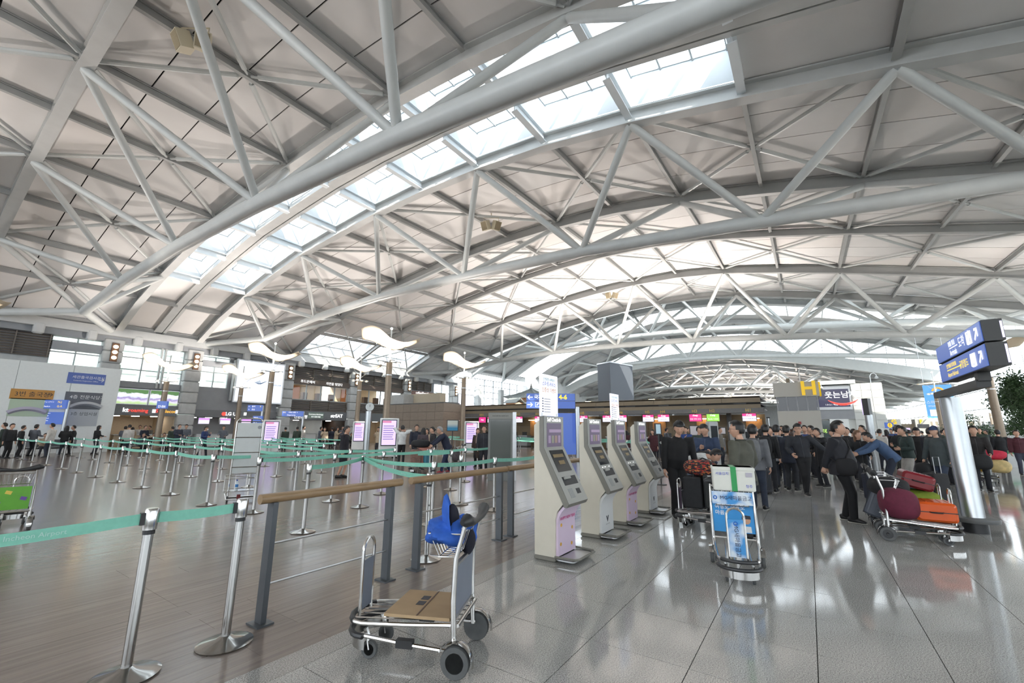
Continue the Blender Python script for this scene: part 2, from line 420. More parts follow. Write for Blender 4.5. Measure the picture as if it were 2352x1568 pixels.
    for S, E_, T in arms: loft(j, [S + (sp(.4) - S) * .35, S, S.lerp(E_, .5), E_, E_.lerp(T, .55), T], [.065 * k, .08 * k * puff, .07 * k * puff, .06 * k * puff, .055 * k * puff, sleeve * .9 * k], (0, 1, 0), 12)
    out['top'] = remesh(j, vox, 3); out['front'] = [sp(h, y + c * puff * .985) for h, y, (a, c) in zip(hs, yo, w)] if top == 'jacket' else None
    # shoes
    for i, (S, K_, T) in enumerate(legs):
        s = MB(); a = R(8) * (-1 if i == 0 else 1); fx = Vector((-math.sin(a) * -1, math.cos(a), 0)); z0 = T.z - .085 * k; q = lambda y, z: Vector((T.x, T.y, z0)) + fx * (y * k) + Vector((0, 0, z * k))
        s.add([], []); loft(s, [q(-.085, .05), q(-.06, .055), q(0, .055), q(.07, .045), q(.14, .032), q(.175, .026)], [(.03 * k, .035 * k), (.042 * k, .05 * k), (.044 * k, .052 * k), (.047 * k, .042 * k), (.04 * k, .03 * k), (.02 * k, .02 * k)], (1, 0, 0), 12)
        s.mi = 1; loft(s, [q(-.09, .008), q(-.05, .008), q(.06, .008), q(.15, .01), q(.185, .012)], [(.03 * k, .011 * k), (.047 * k, .012 * k), (.051 * k, .012 * k), (.042 * k, .012 * k), (.015 * k, .008 * k)], (1, 0, 0), 10); out['shoe%d' % i] = s
    if not bald: out['hair'] = make_hair(HM, k, hair, lo, seed)
    out['HM'] = HM; out['arms'] = arms; out['sp'] = sp; out['k'] = k; out['hairstyle'] = hair; out['hip'] = hip
    return out
PEOPLE = []     # (spec for placing, meshes)
def P(label, pos, yaw, topc, botc=(34, 36, 42), hairc=(22, 19, 18), shoec=(26, 26, 28), sole=(170, 168, 164), skin=(205, 162, 138), group=None, extra=(), **kw):
    PEOPLE.append((dict(label=label, pos=pos, yaw=yaw, topc=topc, botc=botc, hairc=hairc, shoec=shoec, sole=sole, skin=skin, group=group, extra=extra), person_meshes(**kw)))
def dp(x, d): p = at_d(x, 1000, d); return (p[0], p[1])
def gpp(x, y): p = gp(x, y); return (p[0], p[1])
BK = (24, 24, 27)
# ---- right side, near the kiosks
P('man in a black pullover looking down beside the furthest kiosk', dp(1549, 8.5), 20, (16, 16, 18), (20, 20, 22), lean=10, side=-4, head=(-12, -14), hands=((-.36, .05, .80), (.27, .12, .82)), H=1.77, fat=1.2, wide=1.15, hair='fringe', top='shirt', hem=.88)
P('person in a white shirt bending down behind the man in black', dp(1582, 9.3), 80, (214, 216, 214), (104, 116, 132), lean=68, hands=((-.2, .5, .5), (.2, .55, .5)), H=1.7, top='shirt', hem=.9, head=(0, -10))
P('man in a navy jacket reaching into a black backpack', dp(1622, 10.2), -15, (52, 66, 92), lean=8, head=(-15, -24), hands=((-.16, .34, 1.12), (.05, .36, 1.2)), H=1.73, extra=('heldbag',))
P('man in an olive jacket with glasses seen from the side behind the advert cart', dp(1700, 6.95), -118, (82, 82, 72), (40, 42, 48), head=(22, 0), hands=((-.25, .15, .95), (.25, .12, .92)), H=1.72, fat=1.2, wide=1.1, hem=.78, extra=('glasses',), sole=(200, 200, 200))
P('person with a grey backpack and hood standing with back turned', dp(1728, 9.4), 172, (110, 112, 116), (52, 60, 76), H=1.70, extra=('backpack_grey',), hem=.8)
P('man in a black jacket with a dark backpack in the queue', dp(1758, 12.0), 170, (26, 27, 30), H=1.74, extra=('backpack_black',)); P('man in a silver grey padded jacket in the queue', dp(1783, 12.8), 165, (150, 154, 160), (40, 44, 54), H=1.74, hem=.74); P('man in a navy hooded coat in the queue', dp(1806, 12.3), 160, (36, 42, 56), H=1.72, hem=.74)
P('woman in a long padded navy coat and black boots', dp(1815, 13.9), 140, (40, 46, 60), BK, hairc=(60, 40, 30), H=1.62, female=True, hair='long', hem=.42, feet=((-.08, 0), (.09, .05)), shoec=(16, 16, 17), sole=(20, 20, 20))
P('man in a dark quilted jacket with crossed legs holding a suitcase handle', dp(1838, 11.4), 12, (38, 40, 46), (22, 22, 25), H=1.76, hair='fringe', feet=((.02, .02), (-.0, -.1, .1)), side=4, hands=((-.55, .12, 1.02), (.26, .2, 1.0)), hem=.92, extra=('glasses',), head=(-8, 0), loose=.9)
P('man in a black coat holding a phone to his face', dp(1880, 13.2), -50, (26, 27, 31), H=1.66, hands=((-.1, .26, 1.45), (.2, .3, 1.1)), hem=.6); P('man in dark clothes behind the one with the phone', dp(1868, 15.5), -80, (36, 36, 42), H=1.76)
P('heavy man in a black jacket standing with hands behind his back, facing right', gpp(1950, 1197), 78, (34, 35, 41), (18, 19, 22), H=1.76, fat=1.36, lean=-1, hands=((-.1, -.24, .88), (.1, -.25, .86)), feet=((-.11, -.06), (.11, .1)), wide=1.1, head=(8, 0), hem=.80, extra=('shoulderbag',), vox=.014, sole=(190, 188, 180), loose=1.08)
P('man in a dark suit facing the camera behind the heavy man', dp(1945, 15), 5, (34, 34, 38), H=1.7); P('woman in a black padded coat with light brown hair', dp(1968, 12.4), 25, (26, 27, 29), hairc=(104, 74, 52), H=1.6, female=True, hair='long', hem=.6, hands=((-.15, .28, 1.0), (.32, .2, .95)), head=(20, 0))
P('man in a faded blue jacket leaning on a cart handle', dp(2030, 11.8), -82, (64, 86, 118), (40, 46, 60), lean=38, hands=((-.2, .62, 1.0), (.2, .66, 1.0)), H=1.74, hem=.82, head=(0, -4))
P('man in black with a black backpack seen from behind', dp(2066, 13.6), 165, (28, 28, 32), (70, 74, 70), H=1.76, extra=('backpack_black',)); P('man in a dark green padded jacket and pale trousers', dp(2078, 12.8), -66, (44, 58, 56), (170, 166, 160), H=1.72, fat=1.1, hands=((-.2, .24, 1.12), (.1, .28, 1.2)), shoec=(70, 110, 120), loose=1.2)
P('child in a pale pink jacket', dp(2093, 16.5), -150, (212, 170, 178), (90, 80, 90), H=1.3, female=True, hair='long'); P('man in a long black coat and cap walking towards the camera', dp(2106, 15.5), 0, (20, 20, 22), (26, 26, 30), H=1.72, hem=.6, hair='cap', extra=('cap_dark',), feet=((-.1, .12), (.1, -.14, .1)))
P('man in a grey green parka and blue cap carrying a bag, looking left', dp(2150, 11.6), -35, (60, 68, 70), (48, 58, 76), H=1.72, hair='cap', extra=('cap_blue', 'handbag'), hem=.72, hands=((-.3, .05, .84), (.34, .1, .82)), fat=1.12, feet=((-.1, .1), (.12, -.12)))
P('person in a dark jacket just behind the man with the blue cap', dp(2135, 14.6), 150, (36, 38, 46), H=1.7); P('person in a maroon top behind the sign pole', dp(2178, 13.5), -30, (70, 32, 36), H=1.68)
P('man in a black leather jacket pushing the cart with yellow bags', dp(2236, 12.4), 8, (38, 35, 36), H=1.74, hands=((-.2, .34, 1.0), (.2, .34, 1.0)), extra=('heldbag',)); P('person in black beside the right lamp post', dp(2293, 19), -160, (24, 25, 30), H=1.68); P('person in a maroon jacket and grey shirt at the right edge', dp(2334, 17), 15, (74, 30, 40), (60, 64, 80), H=1.66)
# ---- middle and left
P('airline attendant in a dark skirt suit standing in the queue lanes', gpp(785, 1097), 70, (28, 26, 34), (24, 24, 32), H=1.66, female=True, hair='bun', bottom='skirt', hem=.80, feet=((-.07, 0), (.08, -.12)), shoec=(20, 20, 22), sole=(20, 20, 20), hands=((-.24, .02, .78), (.24, .02, .78)))
P('grey haired man in a quilted navy jacket pushing a loaded cart to the left', gpp(1022, 1086), -80, (34, 40, 58), (36, 46, 76), hairc=(150, 150, 150), lean=24, hands=((-.2, .56, .98), (.2, .6, .98)), H=1.74, fat=1.1, head=(0, 4), shoec=(150, 50, 60), feet=((-.1, .16), (.1, -.2, .1)), extra=('glasses',))
P('woman in a long brown coat and scarf beside a trolley', gpp(1097, 1073), -18, (62, 50, 44), BK, hairc=(58, 40, 30), H=1.62, female=True, hair='long', hem=.42, extra=('scarf',), fat=1.15); P('man in a dark jacket right behind the woman in brown', dp(1112, 17.8), -10, (44, 46, 52), H=1.72)
P('man in a white sweater photographing with raised arms', dp(924, 21.0), 178, (216, 218, 216), (26, 27, 30), H=1.74, hands=((-.2, .28, 1.58), (.16, .3, 1.5))); P('man in a navy vest facing the camera behind the queue', dp(956, 20.5), 12, (36, 40, 54), H=1.76); P('woman with long black hair seen from behind', dp(972, 19.4), 165, (70, 60, 66), H=1.62, female=True, hair='long'); P('airline attendant with a bun and scarf looking left', dp(995, 18.4), -70, (38, 36, 38), H=1.66, female=True, hair='bun'); P('person in a dark jacket behind the photographing man', dp(908, 24), 150, (40, 44, 56), H=1.68); P('woman in a beige top among the group', dp(982, 22), -40, (180, 160, 140), H=1.6, female=True, hair='long')
P('woman with a face mask and navy jacket walking through the lanes', gpp(462, 1050), 65, (36, 52, 96), (26, 28, 36), hairc=(40, 30, 26), H=1.66, female=True, hair='fringe', feet=((-.08, .2), (.08, -.2, .1)), hands=((-.1, .26, 1.3), (.2, .26, 1.15)), extra=('mask',))
# ---- low detail variants for the far crowd
VARI = []
VC = [((30, 31, 35), BK, 'short'), ((40, 46, 62), (30, 32, 40), 'short'), ((70, 34, 40), BK, 'long'), ((120, 116, 108), (40, 44, 56), 'short'), ((24, 24, 26), (36, 40, 50), 'long'), ((176, 160, 138), (50, 50, 56), 'long'), ((48, 60, 54), (30, 30, 34), 'short'), ((88, 92, 100), (28, 30, 36), 'fringe'), ((44, 70, 130), (30, 32, 40), 'short'), ((200, 196, 190), (40, 46, 60), 'short')]
for i, (a, b, h) in enumerate(VC):
    VARI.append((a, b, person_meshes(H=1.72 if h != 'long' else 1.62, female=h == 'long', hair=h, lo=True, vox=.035, hem=(.86, .74, .6, .8)[i % 4], fat=1.0 + .06 * (i % 3), hands=(None, ((-.2, .25, 1.05), (.2, .28, 1.1)), ((-.27, .05, .8), (.1, .3, 1.3)))[i % 3], seed=i)))
SITV = person_meshes(H=1.7, lo=True, vox=.035, sit=True, feet=((-.12, .45), (.12, .45)), hands=((-.12, .35, .68), (.12, .35, .68)), lean=12)
# ---------------------------------------------------------------- floor
def granite(name, base, tiles):
    m = bpy.data.materials.new(name); m.use_nodes = True; nt = m.node_tree; b = nt.nodes['Principled BSDF']
    b.inputs['Roughness'].default_value = 0.13
    b.inputs['Specular IOR Level'].default_value = 0.8
    tc = nt.nodes.new('ShaderNodeTexCoord'); geo = nt.nodes.new('ShaderNodeNewGeometry')
    n = nt.nodes.new('ShaderNodeTexNoise'); n.inputs['Scale'].default_value = 120; n.inputs['Detail'].default_value = 3
    n2 = nt.nodes.new('ShaderNodeTexNoise'); n2.inputs['Scale'].default_value = 0.9; n2.inputs['Detail'].default_value = 3
    nt.links.new(geo.outputs['Position'], n.inputs['Vector']); nt.links.new(geo.outputs['Position'], n2.inputs['Vector'])
    r = nt.nodes.new('ShaderNodeValToRGB')
    r.color_ramp.elements[0].position = 0.36; r.color_ramp.elements[0].color = (*[k * 0.45 for k in base], 1)
    r.color_ramp.elements[1].position = 0.62; r.color_ramp.elements[1].color = (*[min(1, k * 1.3) for k in base], 1)
    nt.links.new(n.outputs[0], r.inputs[0])
    mx = nt.nodes.new('ShaderNodeMix'); mx.data_type = 'RGBA'; mx.blend_type = 'MULTIPLY'; mx.inputs[0].default_value = 0.35
    nt.links.new(r.outputs[0], mx.inputs[6]); nt.links.new(n2.outputs[0], mx.inputs[7])
    out = mx.outputs[2]
    rr = nt.nodes.new('ShaderNodeMapRange'); rr.inputs[3].default_value = 0.05; rr.inputs[4].default_value = 0.12
    nt.links.new(n2.outputs[0], rr.inputs[0]); nt.links.new(rr.outputs[0], b.inputs['Roughness'])
    if tiles:
        br = nt.nodes.new('ShaderNodeTexBrick'); br.offset = 0.0; br.inputs['Scale'].default_value = 1.0
        br.inputs['Mortar Size'].default_value = 0.004; br.inputs['Brick Width'].default_value = 0.745; br.inputs['Row Height'].default_value = 0.733
        br.inputs['Color1'].default_value = (1, 1, 1, 1); br.inputs['Color2'].default_value = (0.93, 0.93, 0.93, 1); br.inputs['Mortar'].default_value = (0.25, 0.25, 0.25, 1)
        mp = nt.nodes.new('ShaderNodeMapping'); mp.inputs['Location'].default_value = (-4.18, -0.124, 0)
        nt.links.new(geo.outputs['Position'], mp.inputs[0]); nt.links.new(mp.outputs[0], br.inputs['Vector'])
        m2 = nt.nodes.new('ShaderNodeMix'); m2.data_type = 'RGBA'; m2.blend_type = 'MULTIPLY'; m2.inputs[0].default_value = 1.0
        nt.links.new(out, m2.inputs[6]); nt.links.new(br.outputs[0], m2.inputs[7]); out = m2.outputs[2]
    nt.links.new(out, b.inputs['Base Color'])
    return m
M_gran = granite('granite', (0.56, 0.555, 0.53), False)
M_gran_t = granite('granite_tiled', (0.56, 0.555, 0.53), True)
M_gran_l = granite('granite_border', (0.44, 0.43, 0.41), False)
def plank_mat(name, base, seams):
    m = bpy.data.materials.new(name); m.use_nodes = True; nt = m.node_tree; b = nt.nodes['Principled BSDF']
    geo = nt.nodes.new('ShaderNodeNewGeometry'); mp = nt.nodes.new('ShaderNodeMapping'); mp.inputs['Scale'].default_value = (0.5, 14, 1)
    n = nt.nodes.new('ShaderNodeTexNoise'); n.inputs['Scale'].default_value = 1.6; n.inputs['Detail'].default_value = 5
    nt.links.new(geo.outputs['Position'], mp.inputs[0]); nt.links.new(mp.outputs[0], n.inputs['Vector'])
    r = nt.nodes.new('ShaderNodeValToRGB')
    r.color_ramp.elements[0].position = 0.3; r.color_ramp.elements[0].color = (*[k * 0.84 for k in base], 1)
    r.color_ramp.elements[1].position = 0.7; r.color_ramp.elements[1].color = (*[k * 1.13 for k in base], 1)
    nt.links.new(n.outputs[0], r.inputs[0]); out = r.outputs[0]
    rr = nt.nodes.new('ShaderNodeMapRange'); rr.inputs[3].default_value = 0.12; rr.inputs[4].default_value = 0.26
    nt.links.new(n.outputs[0], rr.inputs[0]); nt.links.new(rr.outputs[0], b.inputs['Roughness'])
    b.inputs['Specular IOR Level'].default_value = 0.6
    if seams:
        br = nt.nodes.new('ShaderNodeTexBrick'); br.offset = 0.37; br.inputs['Scale'].default_value = 1.0
        br.inputs['Mortar Size'].default_value = 0.002; br.inputs['Brick Width'].default_value = 1.9; br.inputs['Row Height'].default_value = 0.15
        br.inputs['Color1'].default_value = (1, 1, 1, 1); br.inputs['Color2'].default_value = (0.86, 0.86, 0.86, 1); br.inputs['Mortar'].default_value = (0.5, 0.5, 0.5, 1)
        nt.links.new(geo.outputs['Position'], br.inputs['Vector'])
        m2 = nt.nodes.new('ShaderNodeMix'); m2.data_type = 'RGBA'; m2.blend_type = 'MULTIPLY'; m2.inputs[0].default_value = 1.0
        nt.links.new(out, m2.inputs[6]); nt.links.new(br.outputs[0], m2.inputs[7]); out = m2.outputs[2]
    nt.links.new(out, b.inputs['Base Color'])
    return m
WOODC = (0.225, 0.185, 0.16)
M_plank_t = plank_mat('wood_floor', WOODC, True)
M_planks = [plank_mat('wood_plank_%d' % i, [c * k for c in WOODC], False) for i, k in enumerate((0.96, 1.0, 1.04))]

U0, U1, V0, V1 = 4.18 - 0.745 * 4, 4.18 + 0.745 * 13, 0.124 - 0.733 * 9, 0.124 + 0.733 * 4   # tile field near the camera
VB = 3.28                                                                                   # edge of the wood floor
PU0, PU1, PV1 = -1.0, 8.5, 3.28 + 25 * 0.15
f = MB()
f.box2((-26, -18, -0.5), (U0, V1, 0)).box2((U1, -18, -0.5), (230, V1, 0)).box2((U0, -18, -0.5), (U1, V0, 0))
f.mi = 1; f.box2((U0, V0, -0.5), (U1, V1, -0.012)).box2((PU0, VB, -0.5), (PU1, PV1, -0.012))
f.mi = 2; f.box2((-26, V1, -0.5), (230, VB, 0))
f.mi = 3; f.box2((-26, VB, -0.5), (PU0, 58, 0)).box2((PU1, VB, -0.5), (31.5, 58, 0)).box2((PU0, PV1, -0.5), (PU1, 58, 0))
f.mi = 0; f.box2((31.5, VB, -0.5), (230, 58, 0))
floor = struct(f.build('floor', [M_gran_t, M_dark, M_gran_l, M_plank_t]))
tile = MB().box2((0.003, 0.003, -0.05), (0.742, 0.730, 0)).mesh('floor_tile', M_gran)
for i in range(17):
    for j in range(13):
        link('floor_tile', tile, floor, (U0 + i * 0.745, V0 + j * 0.733, rng.uniform(-0.0008, 0)))
pm = {}
for j in range(25):
    v = VB + j * 0.15; u = PU0; first = True
    while u < PU1 - 0.01:
        L = rng.choice((0.95, 1.4)) if first else 1.9
        first = False; L = min(L, PU1 - u); k = rng.randrange(3); key = (round(L, 2), k)
        if key not in pm: pm[key] = MB().box2((0.001, 0.001, -0.05), (L - 0.001, 0.149, 0)).mesh('floor_plank', M_planks[k])
        link('floor_plank', pm[key], floor, (u, v, 0)); u += L

# ---------------------------------------------------------------- roof geometry
PV = [-30, -20, -13, -8, -3, 3, 7.5, 13.5, 20, 27, 33, 38, 42, 45]
PZ = [4.9, 7.6, 9.5, 10.75, 12.0, 13.3, 14.0, 14.4, 14.15, 13.4, 12.1, 10.6, 8.8, 7.4]
def prof(v): return float(np.interp(v, PV, PZ))
def zr(u, v):
    if u > 80: return prof(v)
    r = float(np.interp(u, [14, 22, 29.3, 37.4, 44.5, 46.5, 46.6, 80], [0, 0.55, 1.15, 1.35, 1.4, 1.4, 4.3, 4.3]))
    w = float(np.interp(v, [5, 28], [1, 0])) if u < 46.55 else float(np.interp(v, [20, 44], [1, 0.3]))
    return prof(v) + r * w
ZCV = [-30, -21, -14, -6.5, 0.7, 8, 15.5, 23, 30, 37.6]
ZCZ = [4.4, 6.6, 7.9, 8.75, 9.4, 9.95, 10.2, 10.25, 9.9, 9.1]
def zc(v): return float(np.interp(v, ZCV, ZCZ))
RIB = [4.3 + 3.7 * k for k in range(-6, 11)]          # -17.9 .. 41.3
TOPN = [4.3 + 7.4 * k for k in range(-3, 6)]          # top chord nodes -17.9 .. 41.3
BOTN = [0.6 + 7.4 * k for k in range(-2, 6)]          # bottom chord nodes -14.2 .. 37.6
ceiling = struct(thing('ceiling', 'vaulted white panel ceiling', None, (0, 0, 0)))
del ceiling['label']
IPROF = lambda w, h, t: [(-w / 2, 0), (w / 2, 0), (w / 2, t), (t / 2, t), (t / 2, h - t), (w / 2, h - t), (w / 2, h), (-w / 2, h), (-w / 2, h - t), (-t / 2, h - t), (-t / 2, t), (-w / 2, t)]
def chord_beam(parent, u, w=0.42, h=0.62, name='top_chord', vs=None, m=M_steel, drop=0.66):
    fr = []
    for v in (vs or [-18] + RIB + [42.3]):
        fr.append(((u, v, zr(u, v) - drop), (1, 0, 0), (0, 0, 1)))
    return MB().sweep(IPROF(w, h, 0.05), fr).build(name, m, parent)
def rib(parent, u0, u1, v, w=0.15, h=0.3, m=M_steel_shade, name='ceiling_rib'):
    k = 3; fr = []
    for i in range(k + 1):
        u = u0 + (u1 - u0) * i / k; fr.append(((u, v, zr(u, v) - h - 0.03), (0, 1, 0), (0, 0, 1)))
    return MB().sweep([(a, b) for a, b in IPROF(w, h, 0.035)], fr).build(name, m, parent)
def brace(parent, a, b, r=0.1, m=M_pipe, n=8, name='roof_brace'):
    a = Vector(a); b = Vector(b); d = (b - a).normalized()
    mb = MB().cyl(a + d * 0.35, b - d * 0.35, r, n)
    mb.cyl(a + d * 0.1, a + d * 0.4, r * 0.55, 6).cyl(b - d * 0.4, b - d * 0.1, r * 0.55, 6)
    return mb.build(name, m, parent, smooth=True)
panel_list = []      # (distance, verts) panels, the 300 nearest in view become objects
def panels(u0, u1, v0, v1, n):
    for i in range(n):
        a = u0 + (u1 - u0) * i / n + 0.024; b = u0 + (u1 - u0) * (i + 1) / n - 0.024
        vs = [(a, v0 + .01, zr(a, v0)), (b, v0 + .01, zr(b, v0)), (b, v1 - .01, zr(b, v1)), (a, v1 - .01, zr(a, v1))]
        c = np.mean(np.array(vs), axis=0) - CAM; fw = c.dot(FWD); side = abs(c[0] * FWD[1] - c[1] * FWD[0])
        seen = fw > 2 and side / fw < 1.3
        panel_list.append((np.linalg.norm(c) + (0 if seen else 1e4), vs))
def panel_box(mb, vs): 
    up = [(x, y, z + 0.05) for x, y, z in vs]
    mb.add(vs + up, [(3, 2, 1, 0), (4, 5, 6, 7), (0, 1, 5, 4), (1, 2, 6, 5), (2, 3, 7, 6), (3, 0, 4, 7)])
CH = dict(t1=(2.0, 9.0, 6.4), t2=(14.15, 22.1, 17.6), t3=(37.0, 44.5, 42.0))
# bays of ceiling panels (u0, u1, strips); the bay 9.0 - 14.15 holds the long skylight
BAYS = [(-25, -19, 3), (-19, -12.5, 4), (-12.5, -6, 4), (-6, 2.0, 4), (2.0, 9.0, 4), (14.15, 22.1, 4), (22.1, 29.3, 4), (29.3, 37.0, 4), (37.0, 44.5, 4)]
SKY_V0, SKY_V1 = 0.6, 35.5
def small_sky(u0, v0): return u0 in (22.1, 29.3) and 37 < v0 < 39
RB = [-18.0] + RIB[1:] + [42.3]
for u0, u1, n in BAYS:
    for v0, v1 in zip(RB[:-1], RB[1:]):
        if small_sky(u0, v0): continue
        panels(u0, u1, v0, v1, n)
    if u1 > 1.5:
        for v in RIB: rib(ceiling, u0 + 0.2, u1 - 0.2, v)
for v0, v1 in zip(RB[:-1], RB[1:]):
    if v0 < SKY_V0 - 0.1 or v0 > 33:
        panels(9.0, 11.1, v0, v1, 1); panels(11.8, 14.15, v0, v1, 1)
panel_list.sort(key=lambda t: t[0])
M_panel2 = mat('ceiling_panel_warm', (0.80, 0.77, 0.75), 0.75, var=0.03, scale=0.6)
for k, (d, vs) in enumerate(panel_list[:300]):
    mb = MB(); panel_box(mb, vs); mb.build('ceiling_panel', M_panel if k % 5 else M_panel2, ceiling)
mb = MB()
for d, vs in panel_list[300:]: panel_box(mb, vs)
o = mb.build('ceiling_panels_beyond', M_panel, ceiling); o['kind'] = 'stuff'
# dark roof shell above the panels
mb = MB()
for u0, u1, n in BAYS:
    rows = []
    for u in (u0, (u0 + u1) / 2, u1): rows.append([(u, v, zr(u, v) + 0.14) for v in RB if not (small_sky(u0, 38) and v > 37.7)])
    mb.grid(rows)
for a, b in ((0, 6), (15, 18)):
    mb.grid([[(u, v, zr(u, v) + 0.14) for v in RB[a:b]] for u in (9.0, 14.15)])
mb.build('roof_shell', M_dark, ceiling)
# X bracing: two diagonals over each pair of ribs, meeting at the middle rib
for u0, u1, n in BAYS[3:]:
    um = (u0 + u1) / 2
    for va, vb in zip(TOPN[:-1], TOPN[1:]):
        vm = (va + vb) / 2; zo = -0.24
        cpt = lambda u, v: (u, v, zr(u, v) + zo)
        for uu in (u0, u1):
            for vv in (va, vb): brace(ceiling, cpt(uu, vv), cpt(um, vm), 0.09 if u0 < 20 else 0.075)
chord_beam(ceiling, 29.3, 0.24, 0.45, 'ceiling_beam', m=M_steel_shade, drop=0.55)

# ---------------------------------------------------------------- trusses: two top chords in the ceiling and one hanging pipe, joined by pipe webs
def zch(v, dz): return zc(v) + (dz if dz >= 0 else float(np.interp(v, [0, 8, 16, 24, 37.6], [dz * 1.3, dz, dz * .8, dz * .65, dz * .25])))
def pipe_path(uc, dz=0.0, step=3.7, v0=-18, v1=37.6):
    vs = np.arange(v1, v0 - 0.01, -1.85); return [(uc, v, zch(v, dz)) for v in vs]
def truss(label, uL, uR, uc, r=0.29, rw=0.15, dz=0.0, group=None, n=16, ends=True):
    t = thing('roof_truss', label, 'roof truss', (0, 0, 0), 0, group)
    chord_beam(t, uL, .42 if uL < 15 else .3, m=M_steel if uL < 15 else M_steel_shade); chord_beam(t, uR, .42 if uR < 15 else .3, m=M_steel if uR < 15 else M_steel_shade)  # chords past the skylight get the darker steel, their shade is painted in
    MB().tube(pipe_path(uc, dz), r, n).build('bottom_chord', M_pipe, t, smooth=True)
    for vb in BOTN:
        p = (uc, vb, zch(vb, dz))
        for ut in (uL, uR):
            for vt in (vb - 3.7, vb + 3.7):
                if vt > 41 or vt < -18.1: continue
                q = (ut, vt, zr(ut, vt) - 0.62)
                MB().cyl(p, q, rw, 10).build('web_strut', M_pipe, t, smooth=True)
    if ends:
        p = (uc, 37.6, zch(37.6, dz))
        for ut in (uL, uR): MB().cyl(p, (ut, 42.0, zr(ut, 42) - 0.35), r * 0.85, n).build('end_leg', M_pipe, t, smooth=True)
    return t
truss('white steel roof truss nearest the camera, its thick pipe under the long skylight', *CH['t1'], r=0.28, rw=0.14, dz=-0.9)
truss('white steel roof truss right of the long skylight, second from the camera', *CH['t2'], r=0.27, rw=0.15)
truss('white steel roof truss at the far edge of the near vault, third from the camera', *CH['t3'], r=0.28, rw=0.15)

# ---------------------------------------------------------------- long skylight between the first two trusses
sky = struct(thing('window_1', 'x', None)); del sky['label']
def well(mb, u0, u1, v0, v1, up=1.15, lean=0.12):
    # four slanting white sides of one light well
    lo = [(u0, v0), (u1, v0), (u1, v1), (u0, v1)]; hi = [(u0 + lean, v0 + lean), (u1 - lean, v0 + lean), (u1 - lean, v1 - lean), (u0 + lean, v1 - lean)]
    vs = [(u, v, zr(u, v) - 0.02) for u, v in lo] + [(u, v, zr(u, v) + up) for u, v in hi]
    for i in range(4):
        j = (i + 1) % 4; mb.add([vs[i], vs[j], vs[4 + j], vs[4 + i]], [(0, 1, 2, 3)])
    return vs[4:]
skv = [v for v in RIB if SKY_V0 - 0.1 < v < 36]
pane_b = {}
for v0, v1 in zip(skv[:-1], skv[1:]):
    for u0, u1 in ((9.22, 11.08), (11.85, 13.9)):
        mb = MB(); hi = well(mb, u0, u1, v0 + 0.12, v1 - 0.12); mb.build('light_well', M_well, sky)
        H = [Vector(p) for p in hi]
        bi = lambda s, t: (H[0] * (1 - s) + H[1] * s) * (1 - t) + (H[3] * (1 - s) + H[2] * s) * t
        fr = MB(); ts = [0, 1 / 3, 2 / 3, 1]
        for t in ts:
            fr.box((bi(.5, t)), ((H[1] - H[0]).length, 0.06, 0.16))
        for s_ in (0.0, 0.5, 1.0):
            a, b = bi(s_, 0), bi(s_, 1); fr.cyl(a, b, 0.045, 4)
        fr.build('skylight_bars', M_mull, sky)
        for ta, tb in zip(ts[:-1], ts[1:]):
            for sa, sb in ((0, .5), (.5, 1)):
                q = [bi(sa, ta), bi(sb, ta), bi(sb, tb), bi(sa, tb)]
                MB().add([p + Vector((0, 0, 0.06)) for p in q], [(0, 1, 2, 3)]).build('pane', M_glass, sky)
for v in skv:
    for u0, u1 in ((9.1, 11.1), (11.8, 14.05)):
        rib(sky, u0, u1, v, 0.26, 0.42, M_well, 'cross_beam')
for v in [w for w in RIB if w < 0.5 or w > 34]:
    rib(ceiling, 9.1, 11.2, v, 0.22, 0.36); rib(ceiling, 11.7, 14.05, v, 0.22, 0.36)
for uu, w_ in ((11.17, 0.10), (11.42, 0.16), (11.74, 0.10)):
    fr = [((uu, v, zr(uu, v) - 0.22), (1, 0, 0), (0, 0, 1)) for v in RB]
    MB().sweep([(-w_, 0), (w_, 0), (w_, 0.26), (-w_, 0.26)], fr).build('centre_rail', M_steel, ceiling)
mb = MB(); mb.grid([[(u, v, zr(u, v) + 0.09) for v in RB] for u in (11.05, 11.9)]); mb.build('centre_channel', M_mull, ceiling)
# small skylights low in the two bays beyond the second truss
for i, (u0, u1) in enumerate(((22.1, 29.3), (29.3, 37.0))):
    w = struct(thing('window_%d' % (2 + i), 'x', None)); del w['label']
    a, b, v0, v1 = u0 + 0.3, u1 - 0.3, 37.7, 41.2
    mb = MB(); hi = well(mb, a, b, v0, v1, 0.8, 0.3); mb.build('light_well', M_well, w)
    H = [Vector(p) for p in hi]; fr = MB()
    for s_ in (0, .25, .5, .75, 1):
        fr.cyl(H[0].lerp(H[1], s_), H[3].lerp(H[2], s_), 0.05, 4)
    fr.cyl(H[0], H[1], .05, 4).cyl(H[3], H[2], .05, 4).build('skylight_bars', M_mull, w)
    for s_ in range(4):
        q = [H[0].lerp(H[1], s_ / 4), H[0].lerp(H[1], (s_ + 1) / 4), H[3].lerp(H[2], (s_ + 1) / 4), H[3].lerp(H[2], s_ / 4)]
        MB().add([p + Vector((0, 0, .04)) for p in q], [(0, 1, 2, 3)]).build('pane', M_glass, w)

